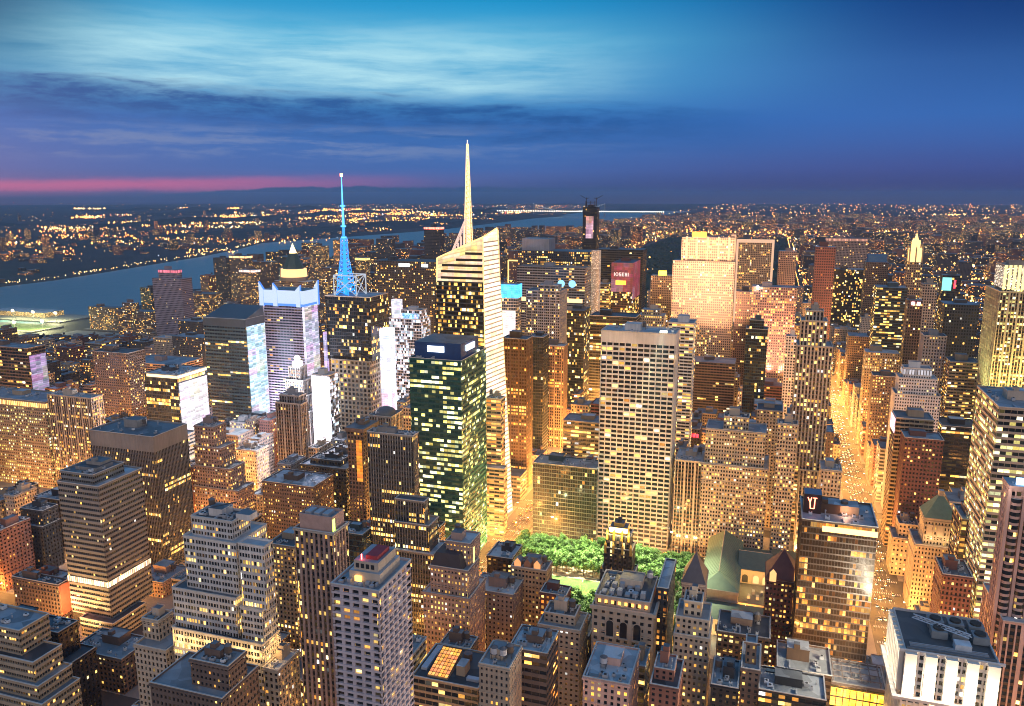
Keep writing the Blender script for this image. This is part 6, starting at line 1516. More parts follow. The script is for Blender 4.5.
(-1257.3, -1248.6, 1363.8, 1393.5, 28.9, 'grid', 'tan', 'dim', 'low narrow tan block with mostly dark windows, behind the pink-roofed block'),
(-1403.9, -1391.1, 1202.8, 1232.5, 36.5, 'punched', 'black', 'mid', 'low narrow black block with few lit windows, well left of the pier-side twin block'),
(-1371.0, -1336.6, 1202.8, 1232.5, 30.8, 'punched', 'dark', 'warm', 'low wide dark grey block with scattered lit windows, left of the pier-side twin block'),
(53.2, 65.2, 1685.8, 1715.5, 70.6, 'punched', 'wine', 'mid', 'mid-height narrow maroon block with few lit windows, just right of the pale pink slab'),
(-14.8, 25.0, 850.0, 879.1, 79.6, 'ribbon', 'greymid', 'busy', 'mid-height wide ash-grey block with many lit windows, right of the floodlit slab'),
(-480.0, -442.6, 930.5, 956.1, 40.7, 'grid', 'pink', 'warm', 'low wide pinkish block with scattered lit windows, well below the blue antenna tower'),
(-373.4, -357.9, 397.8, 427.5, 42.8, 'punched', 'pink', 'warm', 'low pinkish block with scattered lit windows, well left of the white stepped tower'),
(-634.9, -595.6, 1977.0, 2006.1, 93.2, 'grid', 'tan', 'dim', 'tall wide tan block with mostly dark windows, left of the round-logo block'),
(-552.0, -539.2, 636.2, 663.0, 52.1, 'punched', 'grey', 'mid', 'mid-height narrow grey block with few lit windows, left of the slim pink tower'),
(-1028.0, -994.3, 1605.2, 1635.0, 32.9, 'punched', 'brick', 'warm', 'low wide red-brick block with scattered lit windows, right of the winged crown tower'),
(-984.9, -947.0, 850.0, 877.5, 47.7, 'punched', 'brown', 'rows', 'low wide brown block with lit window rows, behind the pale thin-windowed slab'),
(-1083.8, -1072.6, 1011.0, 1036.5, 34.4, 'grid', 'lime', 'warm', 'low narrow pale stone block with scattered lit windows, left of the dark apartment tower'),
(-1155.8, -1139.4, 1011.0, 1038.1, 39.6, 'ribbon', 'greymid', 'warm2', 'low ash-grey block with plenty of warm windows, well in front of the pier-side twin block'),
(151.3, 161.8, 1735.5, 1763.5, 55.3, 'punched', 'lime', 'mid', 'mid-height narrow pale stone block with few lit windows, behind the terraced block'),
(-39.2, -13.3, 1041.8, 1071.5, 41.3, 'grid', 'brown', 'mid', 'low brown block with few lit windows, in front of the floodlit slab'),
(-402.4, -380.1, 800.2, 830.0, 57.7, 'punched', 'tan', 'busy', 'mid-height tan block with many lit windows, left of the green glass tower'),
(-567.7, -528.3, 1685.8, 1715.5, 100.4, 'ribbon', 'pinkdk', 'warm2', 'tall wide dusky pink block with plenty of warm windows, right of the spired tower'),
(-710.2, -700.2, 850.0, 873.9, 76.7, 'grid', 'pink', 'dim', 'mid-height narrow pinkish block with mostly dark windows, right of the white screen tower'),
(-1028.0, -1005.4, 930.5, 956.3, 19.9, 'punched', 'brown', 'busy', 'very low brown block with many lit windows, behind the pale thin-windowed slab'),
(-1128.8, -1101.1, 1816.0, 1845.1, 32.7, 'punched', 'brown', 'dim', 'low brown block with mostly dark windows, right of the copper pyramid tower'),
(-1267.4, -1257.1, 1333.0, 1359.8, 25.2, 'punched', 'lime', 'warm', 'low narrow pale stone block with scattered lit windows, behind the pink-roofed block'),
(-1240.0, -1230.2, 1283.2, 1313.0, 34.1, 'punched', 'brown', 'busy', 'low narrow brown block with many lit windows, left of the pink-roofed block'),
(-1186.1, -1157.4, 1252.5, 1279.5, 37.1, 'punched', 'pinkdk', 'warm', 'low dusky pink block with scattered lit windows, behind the pink-roofed block'),
(-1257.6, -1248.7, 1091.5, 1118.0, 23.7, 'punched', 'tan', 'busy', 'very low narrow tan block with many lit windows, well left of the pier-side twin block'),
(419.0, 447.6, 1977.0, 2004.0, 57.6, 'ribbon', 'tan', 'mid', 'mid-height tan block with few lit windows, just right of the light-lined dark tower'),
(274.0, 283.2, 1494.0, 1518.2, 113.4, 'piers', 'greymid', 'busy', 'tall narrow ash-grey block with many lit windows, just left of the light-lined dark tower'),
(-256.5, -240.6, 528.0, 555.9, 51.0, 'grid', 'grey', 'warm2', 'mid-height grey block with plenty of warm windows, right of the grey stepped slab'),
(-353.3, -344.4, 317.2, 347.0, 14.7, 'ribbon', 'tan', 'busy', 'very low narrow tan block with many lit windows, well right of the striped terraced block'),
(-754.0, -713.4, 880.8, 910.5, 75.8, 'ribbon', 'brown', 'warm', 'mid-height wide brown block with scattered lit windows, left of the dark teal tower'),
(-754.0, -735.5, 695.0, 721.2, 57.6, 'ribbon', 'pinkdk', 'gold', 'mid-height dusky pink block with orange windows, right of the pale thin-windowed slab'),
(-531.8, -514.6, 447.5, 475.6, 14.7, 'punched', 'dark', 'mid', 'very low dark grey block with few lit windows, right of the orange-sided low building'),
(-1231.4, -1193.5, 1685.8, 1715.5, 55.1, 'ribbon', 'black', 'warm', 'mid-height wide black block with scattered lit windows, left of the copper pyramid tower'),
(-1198.3, -1172.0, 1655.0, 1681.5, 43.5, 'punched', 'tan', 'mid', 'low tan block with few lit windows, left of the winged crown tower'),
(-1378.3, -1369.2, 1766.2, 1796.0, 42.1, 'punched', 'pinkdk', 'mid', 'low narrow dusky pink block with few lit windows, right of the pink beacon tower'),
(-1573.0, -1535.1, 1333.0, 1361.3, 9.8, 'punched', 'brown', 'warm2', 'very low wide brown block with plenty of warm windows, well behind the pale thin-windowed slab'),
(325.7, 353.0, 722.8, 749.5, 51.1, 'punched', 'tan', 'warm', 'mid-height tan block with scattered lit windows, well right of the pink bay tower'),
(-945.6, -902.4, 636.2, 663.0, 35.8, 'grid', 'brick', 'mid', 'low wide red-brick block with few lit windows, well left of the light-crowned block'),
(482.3, 508.5, 1091.5, 1116.4, 70.9, 'punched', 'dark', 'gold', 'mid-height dark grey block with orange windows, well right of the yellow crowned tower'),
(-1302.0, -1261.3, 880.8, 910.5, 36.7, 'ribbon', 'tan', 'busy', 'low wide tan block with many lit windows, well left of the light-crowned block'),
(-1028.0, -988.1, 558.8, 588.5, 81.0, 'piers', 'wine', 'dim', 'mid-height wide maroon block with mostly dark windows, well left of the light-crowned block'),
(-1229.0, -1209.1, 722.8, 749.5, 31.7, 'punched', 'limehi', 'mid', 'low beige block with few lit windows, well left of the light-crowned block'),
(-705.0, -667.1, 367.0, 393.1, 80.7, 'grid', 'brown', 'gold', 'mid-height wide brown block with orange windows, well left of the light-crowned block'),
(-1093.2, -1062.6, 608.5, 634.1, 82.5, 'ribbon', 'pink', 'mid', 'mid-height pinkish block with few lit windows, well left of the light-crowned block'),
(367.0, 384.4, 961.2, 991.0, 62.3, 'punched', 'brown', 'dim', 'mid-height brown block with mostly dark windows, well right of the striped blue-roofed tower'),
(274.0, 303.3, 636.2, 663.0, 76.1, 'ribbon', 'limehi', 'mid', 'mid-height beige block with few lit windows, well right of the pink bay tower'),
(-1228.8, -1194.8, 880.8, 910.5, 46.1, 'punched', 'limehi', 'mid', 'low wide beige block with few lit windows, well left of the light-crowned block'),
(-955.7, -920.0, 608.5, 634.8, 77.9, 'ribbon', 'greymid', 'mid', 'mid-height wide ash-grey block with few lit windows, well left of the light-crowned block'),
(-1365.7, -1336.6, 961.2, 991.0, 57.6, 'punched', 'pinkdk', 'warm2', 'mid-height dusky pink block with plenty of warm windows, well left of the light-crowned block'),
(-1092.6, -1062.6, 695.0, 718.8, 45.0, 'punched', 'pink', 'rows', 'low pinkish block with lit window rows, well left of the light-crowned block'),
(348.1, 384.4, 930.5, 957.0, 92.7, 'grid', 'brick', 'warm2', 'tall wide red-brick block with plenty of warm windows, well right of the striped blue-roofed tower'),
(340.3, 360.8, 1041.8, 1071.5, 56.1, 'grid', 'wine', 'warm', 'mid-height maroon block with scattered lit windows, well right of the striped blue-roofed tower'),
(274.0, 312.3, 850.0, 874.6, 54.2, 'ribbon', 'brown', 'busy', 'mid-height wide brown block with many lit windows, well right of the striped blue-roofed tower'),
(-877.3, -839.5, 608.5, 633.4, 85.9, 'ribbon', 'brick', 'busy', 'tall wide red-brick block with many lit windows, well left of the light-crowned block'),
(215.2, 239.4, 528.0, 551.8, 54.0, 'grid', 'pink', 'rows', 'mid-height pinkish block with lit window rows, well right of the pink bay tower'),
(-1356.6, -1336.6, 1011.0, 1040.2, 73.4, 'punched', 'dark', 'busy', 'mid-height dark grey block with many lit windows, well behind the light-crowned block'),
(-689.7, -671.4, 397.8, 427.5, 41.1, 'ribbon', 'brick', 'mid', 'low red-brick block with few lit windows, well left of the orange-sided low building'),
(-1510.8, -1471.7, 1091.5, 1115.4, 84.8, 'punched', 'brown', 'busy', 'mid-height wide brown block with many lit windows, well behind the light-crowned block'),
(468.7, 507.0, 1122.2, 1152.0, 46.8, 'ribbon', 'dark', 'rows', 'low wide dark grey block with lit window rows, well right of the striped blue-roofed tower'),
(-1473.1, -1437.5, 1011.0, 1035.1, 33.3, 'punched', 'brown', 'mid', 'low wide brown block with few lit windows, well left of the light-crowned block'),
(-1302.0, -1268.7, 961.2, 991.0, 93.4, 'piers', 'pinkdk', 'warm', 'tall wide dusky pink block with scattered lit windows, well behind the light-crowned block'),
(-1403.7, -1384.3, 961.2, 991.0, 41.2, 'punched', 'greymid', 'warm2', 'low ash-grey block with plenty of warm windows, well left of the light-crowned block'),
(274.0, 316.1, 800.2, 830.0, 91.5, 'ribbon', 'grey', 'busy', 'tall wide grey block with many lit windows, well right of the striped blue-roofed tower'),
(341.7, 360.0, 880.8, 910.5, 94.1, 'piers', 'limehi', 'rows', 'tall beige block with lit window rows, well right of the striped blue-roofed tower'),
(-1454.2, -1427.4, 1041.8, 1071.5, 69.4, 'ribbon', 'brown', 'mid', 'mid-height brown block with few lit windows, well behind the light-crowned block'),
(-1188.8, -1146.1, 769.5, 798.9, 30.8, 'punched', 'pink', 'mid', 'low wide pinkish block with few lit windows, well left of the light-crowned block'),
(-1405.9, -1386.4, 1011.0, 1040.5, 34.0, 'punched', 'tan', 'gold', 'low tan block with orange windows, well left of the light-crowned block'),
(-1100.1, -1072.8, 800.2, 830.0, 43.6, 'punched', 'black', 'dim', 'low black block with mostly dark windows, well left of the light-crowned block'),
(-813.1, -788.6, 528.0, 554.6, 55.3, 'punched', 'tan', 'busy', 'mid-height tan block with many lit windows, well left of the light-crowned block'),
(419.0, 447.7, 1041.8, 1071.5, 69.8, 'punched', 'lime', 'rows', 'mid-height pale stone block with lit window rows, well right of the striped blue-roofed tower'),
(-1028.0, -988.5, 636.2, 663.0, 92.8, 'grid', 'tan', 'warm2', 'tall wide tan block with plenty of warm windows, well left of the light-crowned block'),
(-557.1, -531.5, 317.2, 347.0, 53.0, 'ribbon', 'tan', 'busy', 'mid-height tan block with many lit windows, well left of the striped terraced block'),
(274.0, 292.1, 695.0, 718.1, 39.1, 'punched', 'greymid', 'mid', 'low ash-grey block with few lit windows, well right of the pink bay tower'),
(-880.8, -855.8, 478.2, 508.0, 66.5, 'punched', 'brick', 'busy', 'mid-height red-brick block with many lit windows, well left of the light-crowned block'),
(-958.5, -938.4, 558.8, 588.5, 38.9, 'punched', 'dark', 'mid', 'low dark grey block with few lit windows, well left of the light-crowned block'),
(419.0, 436.6, 1202.8, 1232.5, 35.6, 'ribbon', 'dark', 'mid', 'low dark grey block with few lit windows, well right of the striped blue-roofed tower'),
(-1247.3, -1226.2, 769.5, 793.3, 66.1, 'punched', 'tan', 'warm', 'mid-height tan block with scattered lit windows, well left of the light-crowned block'),
(-628.8, -591.9, 397.8, 427.5, 75.2, 'grid', 'pink', 'rows', 'mid-height wide pinkish block with lit window rows, well left of the light-crowned block'),
(334.5, 372.7, 769.5, 797.1, 34.3, 'grid', 'pink', 'busy', 'low wide pinkish block with many lit windows, well right of the pink bay tower'),
(274.0, 310.9, 769.5, 797.3, 59.3, 'ribbon', 'lime', 'dim', 'mid-height wide pale stone block with mostly dark windows, well right of the striped blue-roofed tower'),
(-913.2, -885.0, 528.0, 554.5, 75.7, 'ribbon', 'greymid', 'mid', 'mid-height ash-grey block with few lit windows, well left of the light-crowned block'),
(-1155.6, -1128.5, 695.0, 718.0, 79.7, 'grid', 'grey', 'warm2', 'mid-height grey block with plenty of warm windows, well left of the light-crowned block'),
(419.0, 460.6, 961.2, 991.0, 54.9, 'punched', 'lime', 'rows', 'mid-height wide pale stone block with lit window rows, well right of the striped blue-roofed tower'),
(-1389.6, -1353.4, 880.8, 910.5, 87.7, 'ribbon', 'wine', 'warm2', 'tall wide maroon block with plenty of warm windows, well left of the light-crowned block'),
(274.0, 310.5, 558.8, 588.5, 41.0, 'punched', 'limehi', 'warm', 'low wide beige block with scattered lit windows, well right of the pink bay tower'),
(-1302.0, -1274.5, 769.5, 793.9, 76.5, 'grid', 'limehi', 'rows', 'mid-height beige block with lit window rows, well left of the light-crowned block'),
(-832.6, -788.6, 478.2, 508.0, 80.2, 'punched', 'brown', 'rows', 'mid-height wide brown block with lit window rows, well left of the light-crowned block'),
(577.0, 619.6, 1202.8, 1232.5, 87.2, 'ribbon', 'pink', 'rows', 'tall wide pinkish block with lit window rows, well right of the yellow crowned tower'),
(-1302.0, -1269.9, 722.8, 749.5, 62.1, 'punched', 'pinkdk', 'warm', 'mid-height wide dusky pink block with scattered lit windows, well left of the light-crowned block'),
(336.4, 371.0, 1011.0, 1037.3, 36.4, 'punched', 'lime', 'warm', 'low wide pale stone block with scattered lit windows, well right of the striped blue-roofed tower'),
(504.6, 542.4, 1202.8, 1232.5, 33.1, 'punched', 'limehi', 'dim', 'low wide beige block with mostly dark windows, well right of the striped blue-roofed tower'),
(-1489.1, -1455.4, 850.0, 879.1, 64.4, 'punched', 'brick', 'busy', 'mid-height wide red-brick block with many lit windows, well left of the light-crowned block'),
(-699.6, -669.6, 447.5, 472.5, 41.3, 'ribbon', 'brown', 'warm', 'low brown block with scattered lit windows, well left of the light-crowned block'),
(-1469.3, -1433.1, 930.5, 954.4, 70.9, 'punched', 'dark', 'warm', 'mid-height wide dark grey block with scattered lit windows, well left of the light-crowned block'),
(332.6, 364.1, 695.0, 716.0, 35.5, 'ribbon', 'brown', 'busy', 'low brown block with many lit windows, well right of the pink bay tower'),
(-1506.3, -1478.3, 1122.2, 1152.0, 80.7, 'punched', 'lime', 'warm', 'mid-height pale stone block with scattered lit windows, well behind the light-crowned block'),
(-1262.0, -1227.2, 695.0, 717.2, 44.5, 'punched', 'pinkdk', 'rows', 'low wide dusky pink block with lit window rows, well left of the light-crowned block'),
(-754.0, -715.8, 397.8, 427.5, 30.8, 'punched', 'pink', 'mid', 'low wide pinkish block with few lit windows, well left of the orange-sided low building'),
(-1573.0, -1553.0, 1172.0, 1197.9, 41.4, 'punched', 'greymid', 'warm', 'low ash-grey block with scattered lit windows, well behind the light-crowned block'),
(-1361.7, -1336.6, 800.2, 830.0, 59.7, 'punched', 'tan', 'warm2', 'mid-height tan block with plenty of warm windows, well left of the light-crowned block'),
(-1028.0, -991.5, 722.8, 749.5, 66.4, 'punched', 'lime', 'rows', 'mid-height wide pale stone block with lit window rows, well left of the light-crowned block'),
(419.0, 446.3, 1091.5, 1121.0, 55.2, 'punched', 'grey', 'dim', 'mid-height grey block with mostly dark windows, well right of the striped blue-roofed tower'),
(531.8, 542.4, 1172.0, 1201.2, 41.2, 'punched', 'grey', 'dim', 'low narrow grey block with mostly dark windows, well right of the striped blue-roofed tower'),
(467.3, 504.2, 1041.8, 1071.5, 61.3, 'punched', 'brown', 'warm', 'mid-height wide brown block with scattered lit windows, well right of the striped blue-roofed tower'),
(-826.1, -788.6, 558.8, 588.5, 91.5, 'ribbon', 'grey', 'warm', 'tall wide grey block with scattered lit windows, well left of the light-crowned block'),
(-576.5, -554.2, 367.0, 393.1, 64.8, 'punched', 'tan', 'rows', 'mid-height tan block with lit window rows, well left of the orange-sided low building'),
(-1573.0, -1531.0, 961.2, 991.0, 91.2, 'piers', 'greymid', 'mid', 'tall wide ash-grey block with few lit windows, well left of the light-crowned block'),
(-637.4, -606.8, 367.0, 393.4, 31.9, 'grid', 'limehi', 'mid', 'low beige block with few lit windows, well left of the orange-sided low building'),
(341.9, 384.4, 800.2, 830.0, 94.6, 'piers', 'pinkdk', 'dim', 'tall wide dusky pink block with mostly dark windows, well right of the striped blue-roofed tower'),
(318.0, 337.9, 961.2, 991.0, 87.8, 'ribbon', 'dark', 'warm2', 'tall dark grey block with plenty of warm windows, well right of the striped blue-roofed tower'),
(348.0, 384.4, 850.0, 878.8, 65.4, 'punched', 'lime', 'mid', 'mid-height wide pale stone block with few lit windows, well right of the striped blue-roofed tower'),
]

# ------------------------------------------------------------------ ground, streets, water
AVES = [-1590, -1319, -1045, -771, -497, -223, 102, 257, 402, 560, 760, 960]
STREETS = [35 + 80.5 * (n - 34) for n in range(34, 60)]
FOOT = [(t[0], t[1], t[2], t[3]) for s in BUILDINGS for t in s[5]] + [(f[0], f[1], f[2], f[3]) for f in FILLERS]


def free(x, y, m=2.0):
    return not any(a - m < x < b + m and c - m < y < d + m for a, b, c, d in FOOT)


def sheet(name, pts, z, m, kind='structure'):
    b = MB(); b.poly([(x, y, z) for x, y in pts], m)
    o = b.build(name); o['kind'] = kind
    return o


def setting():
    N = 64
    sheet('ground', [(28000 * sin(2 * pi * i / N), 28000 * cos(2 * pi * i / N)) for i in range(N, 0, -1)], -0.30, mplain('far_ground', (.028, .032, .036), .95, 0, .5, .004))
    asphalt = mplain('asphalt', (.05, .05, .052), .8, 0, .3, .4)
    b = MB(); b.poly([(-1740, -60, -.02), (1500, -60, -.02), (1500, 2040, -.02), (-1740, 2040, -.02)], asphalt); structure(b.build('road'))
    # avenues running on uptown beyond the built grid
    b = MB()
    for x in AVES:
        if -755 < x < 100: continue
        b.poly([(x - 14, 2040, -.05), (x + 14, 2040, -.05), (x + 14, 9000, -.05), (x - 14, 9000, -.05)], asphalt)
    structure(b.build('avenue_road'))
    walk = mplain('pavement', (.24, .23, .215), .85, 0, .25, .5)
    b = MB()
    for i in range(len(AVES) - 1):
        for j in range(len(STREETS) - 1):
            x0, x1 = AVES[i] + 15, AVES[i + 1] - 15
            hw = lambda s: 15 if abs(s - 679) < 3 else 9
            y0, y1 = STREETS[j] + hw(STREETS[j]), STREETS[j + 1] - hw(STREETS[j + 1])
            if AVES[i] == -223 and 515 < STREETS[j] < 605: 
                continue
            b.box(x0, x1, y0, y1, -.02, .13, walk)
    b.box(-208, 87, 527, 664, -.02, .13, walk)
    structure(b.build('pavement'))
    # markings
    b = MB(); white = mplain('road_paint', (.8, .8, .78), .7, 0, .1)
    for x in (102, -223):
        for k in (-2, -1, 0, 1, 2):
            y = 440
            while y < 1500:
                b.poly([(x + k * 3.4 - .12, y, .012), (x + k * 3.4 + .12, y, .012), (x + k * 3.4 + .12, y + 4, .012), (x + k * 3.4 - .12, y + 4, .012)], white); y += 10
    for x in (102, -223):
        for s in STREETS[5:16]:
            for k in range(16):
                a = x - 13 + k * 1.7
                for yy in ((s - 13, s - 10), (s + 10, s + 13)): b.poly([(a, yy[0], .010), (a + .7, yy[0], .010), (a + .7, yy[1], .010), (a, yy[1], .010)], white)
    structure(b.build('road_markings'))
    # the broad river and its far bank
    m, T = newmat('river_water')
    tc = T.n('ShaderNodeNewGeometry')
    sp = T.n('ShaderNodeSeparateXYZ'); T.set(sp.inputs[0], tc.outputs['Position'])
    bump = T.n('ShaderNodeBump'); bump.inputs['Strength'].default_value = .9; bump.inputs['Distance'].default_value = 6.0
    T.set(bump.inputs['Height'], T.noise(tc.outputs['Position'], .012, 7.0, .65))
    p = principled(T, **{'Base Color': (.10, .20, .24), 'Roughness': .42, 'Specular IOR Level': .6})
    T.set(p.inputs['Normal'], bump.outputs[0])
    shore_e = [(-1755, -400), (-1755, 1421), (-1725, 1640), (-1760, 1900), (-1900, 2230), (-1700, 2600), (-1720, 4000), (-1750, 6500), (-1700, 9200), (-1650, 12000), (-1500, 16000)]
    shore_w = [(-2573, -400), (-2573, 2106), (-2574, 2330), (-2640, 2640), (-2721, 2991), (-2823, 3458), (-3011, 4044), (-3243, 4592), (-3100, 5400), (-2900, 6800), (-3000, 9000), (-3150, 12000), (-3300, 16000)]
    sheet('river', shore_w + shore_e[::-1], -.15, m)
    # wooded ridges beyond
    hill = mplain('ridge_wood', (.020, .034, .036), .95, 0, .5, .006)
    rng = random.Random(5)
    for k in range(26):
        b = MB(); hx = -3300 - rng.uniform(0, 9000); hy = rng.uniform(800, 15000); L = rng.uniform(900, 2400); Wd = rng.uniform(160, 420); H = rng.uniform(16, 60)
        n, q = 14, 6
        V = [[None] * (q + 1) for _ in range(n + 1)]
        ph = rng.uniform(0, 6)
        for i in range(n + 1):
            for j in range(q + 1):
                s, t = i / n * 2 - 1, j / q * 2 - 1
                hgt = H * max(0, 1 - s * s) * max(0, 1 - t * t) * (1 + .3 * sin(i * 1.3 + ph) + .2 * sin(j * 2.1 + i))
                V[i][j] = (hx + t * Wd + s * 180, hy + s * L, hgt - .25)
        for i in range(n):
            for j in range(q): b.poly([V[i][j], V[i][j + 1], V[i + 1][j + 1], V[i + 1][j]], hill)
        structure(b.build('hills'))


def in_view(x, y, z, m=1.06):
    v = Vector((x, y, z)) - EYE
    f = Vector((sin(HEAD) * cos(PITCH), cos(HEAD) * cos(PITCH), -sin(PITCH)))
    d = v.dot(f)
    if d < 5: return False
    r = v.dot(Vector((cos(HEAD), -sin(HEAD), 0)))
    return abs(800 * r / d) < 512 * m


def far_city():
    rng = random.Random(77)
    WL = ['brown', 'dark', 'brick', 'dark', 'black', 'wine']
    GL = ['warm', 'mid', 'dim', 'warm2', 'mid', 'gold']
    up, west = MB(), MB()
    roofm = mroof(0)
    def blk(b, x, y, w, d, h):
        m = mfacade(rng.choice(WL), .45, .45, rng.choice(GL))
        z0 = -.3
        nb, nf = max(2, round(w / 4)), max(2, round(h / 3.8))
        for (p, t, n, L) in sides(x, x + w, y, y + d)[:2] + sides(x, x + w, y, y + d)[3:]:
            u, v = rng.randint(0, 900), rng.randint(0, 900); k = max(1, round(L / 4))
            b.poly([(p[0], p[1], z0), (p[0] + t[0] * L, p[1] + t[1] * L, z0), (p[0] + t[0] * L, p[1] + t[1] * L, h), (p[0], p[1], h)], m, [(u, v), (u + k, v), (u + k, v + nf), (u, v + nf)])
        b.poly([(x, y, h), (x + w, y, h), (x + w, y + d, h), (x, y + d, h)], roofm)
    y = 2075.0
    while y < 12000:
        step = 80.5 if y < 5200 else 125 if y < 8000 else 210
        x = -1690.0
        while x < 5200:
            w = rng.uniform(24, 60) * (1 if y < 5200 else 1.7)
            inpark = -760 < x + w and x < 100 and y < 6060
            if not inpark and in_view(x, y, 30):
                h = rng.uniform(16, 46) if rng.random() < .82 else rng.uniform(50, 105)
                if y > 6000: h *= .75
                if x < -760 and y < 5200 and rng.random() < .68: h = rng.uniform(45, 140)
                blk(up, x, y, w, step * rng.uniform(.35, .75), h)
            x += w + rng.uniform(6, 26) * (1 if y < 5200 else 2)
        y += step
    o = up.build('distant_uptown_blocks'); o['kind'] = 'stuff'; o['label'] = 'endless low uptown blocks speckled with lit windows to the horizon'; o['category'] = 'distant city'
    for k in range(1500):
        x = -2700 - rng.expovariate(1 / 1500); y = rng.uniform(1500, 13000)
        if not in_view(x, y, 20) or x > (-2650 if y < 2700 else -3300): continue
        w = rng.uniform(14, 50); h = rng.uniform(7, 22) if rng.random() < .9 else rng.uniform(30, 75)
        blk(west, x, y, w, rng.uniform(14, 40), h)
    o = west.build('far_shore_town'); o['kind'] = 'stuff'; o['label'] = 'dark town of small lit buildings along the far river shore'; o['category'] = 'distant town'
    # point lights of streets, car parks and works, too many and too far to tell apart
    pal = [memit('far_light_orange', (1, .30, .05), 5.0), memit('far_light_amber', (1, .44, .09), 5.0), memit('far_light_pale', (1, .66, .26), 4.2), memit('far_light_red', (1, .10, .06), 4), memit('far_light_cool', (.75, .88, 1), 3)]
    L1, L2 = MB(), MB()
    def dot(b, x, y, z, s=1.0, m=None):
        r = (Vector((x, y, z)) - EYE).length * .00050 * s
        m = m or rng.choice(pal[:1] * 5 + pal[1:2] * 6 + pal[2:3] * 4 + pal[3:4] + pal[4:5])
        P = [(x, y, z - r), (x + r, y, z), (x, y + r, z), (x - r, y, z), (x, y - r, z), (x, y, z + r * 1.3)]
        for a, c in ((1, 2), (2, 3), (3, 4), (4, 1)): b.poly([P[0], P[c], P[a]], m); b.poly([P[5], P[a], P[c]], m)
    n = 0
    while n < 10500:
        y = 1 / (1 / 2080.0 - rng.random() * (1 / 2080.0 - 1 / 26000.0)); x = rng.uniform(-1650, .8 * y + 600)
        if not in_view(x, y, 20): continue
        if y > 9000 and rng.random() < .55: continue
        if -760 < x < 100 and y < 6060:
            if rng.random() > .012: continue
        dot(L1, x, y, rng.uniform(6, 46), rng.choice([.5, .7, .8, 1.0, 1.5, 2.2]) * (1 if y < 7000 else .6), None if y < 6000 else rng.choice(pal[:1] * 3 + pal[1:2] * 3 + pal[2:3])); n += 1
    for ax in [a for a in AVES if a > 90] + [-840, -1050, -1319]:             # lamps strung along the avenues
        y = 2080
        while y < 9000:
            if in_view(ax, y, 10):
                for s in (-11, 11): dot(L1, ax + s, y, 10, .8, pal[1])
            y += 28 if y < 4500 else 60
    for k in range(22):                                                       # bright knots: squares, stations, ball courts
        y = rng.uniform(3000, 14000); x = rng.uniform(300, .6 * y)
        for q in range(26):
            if in_view(x, y, 20): dot(L1, x + rng.gauss(0, 120), y + rng.gauss(0, 90), rng.uniform(8, 30), rng.choice([.8, 1.2, 1.6]), pal[rng.choice([1, 1, 2])])
    o = L1.build('distant_street_lights'); o['kind'] = 'stuff'; o['label'] = 'thousands of amber and white lights spread over uptown'; o['category'] = 'lights'
    for k in range(120):
        y = rng.uniform(1600, 15000); x = -2750 - rng.expovariate(1 / 3200) - max(0, (y - 2500) * .12)
        if not in_view(x, y, 10): continue
        col = pal[rng.choice([0, 0, 1, 1, 2])]; hor = rng.uniform(120, 900); 
        for q in range(rng.randint(6, 46)):
            t = rng.uniform(-.5, .5)
            dot(L2, x + t * hor + rng.gauss(0, 20), y + t * hor * .35 + rng.gauss(0, 45), rng.uniform(5, 26), rng.choice([.8, 1.1, 1.5, 2.0]), col if rng.random() < .7 else None)
    for k in range(900):
        y = rng.uniform(1500, 22000); x = -2700 - rng.expovariate(1 / 3500) - max(0, (y - 2500) * .10)
        if in_view(x, y, 10): dot(L2, x, y, rng.uniform(5, 30), rng.choice([.45, .6, .9]))
    sw = [(-2580, 1950), (-2585, 2330), (-2650, 2640), (-2730, 2991), (-2832, 3458), (-3020, 4044), (-3250, 4592)]
    for a, c in zip(sw[:-1], sw[1:]):
        for q in range(22):
            t = rng.random(); dot(L2, a[0] + (c[0] - a[0]) * t - rng.uniform(4, 40), a[1] + (c[1] - a[1]) * t, rng.uniform(5, 14), rng.choice([.8, 1.2]), pal[rng.choice([1, 2, 2])])
    o = L2.build('far_shore_lights'); o['kind'] = 'stuff'; o['label'] = 'scattered orange and white lights across the dark far shore'; o['category'] = 'lights'
    # park woodland: one dark mass
    b = MB(); wm = mplain('park_leaves', (.030, .052, .030), .9, 0, .5, .02)
    for k in range(2600):
        x, y = rng.uniform(-735, 85), 2070 + 3950 * rng.random() ** 1.4
        r = rng.uniform(9, 18); h = rng.uniform(9, 17)
        pts = [(x + r * rng.uniform(.7, 1.1) * cos(a * pi / 3), y + r * rng.uniform(.7, 1.1) * sin(a * pi / 3), h * rng.uniform(.25, .6)) for a in range(6)]
        top = (x + rng.uniform(-3, 3), y + rng.uniform(-3, 3), h)
        for i in range(6): b.poly([pts[i], pts[(i + 1) % 6], top], wm); b.poly([(pts[i][0], pts[i][1], -.2), (pts[(i + 1) % 6][0], pts[(i + 1) % 6][1], -.2), pts[(i + 1) % 6], pts[i]], wm)
    o = b.build('park_woodland'); o['kind'] = 'stuff'; o['label'] = 'long dark rectangle of woodland in the lit city'; o['category'] = 'woodland'


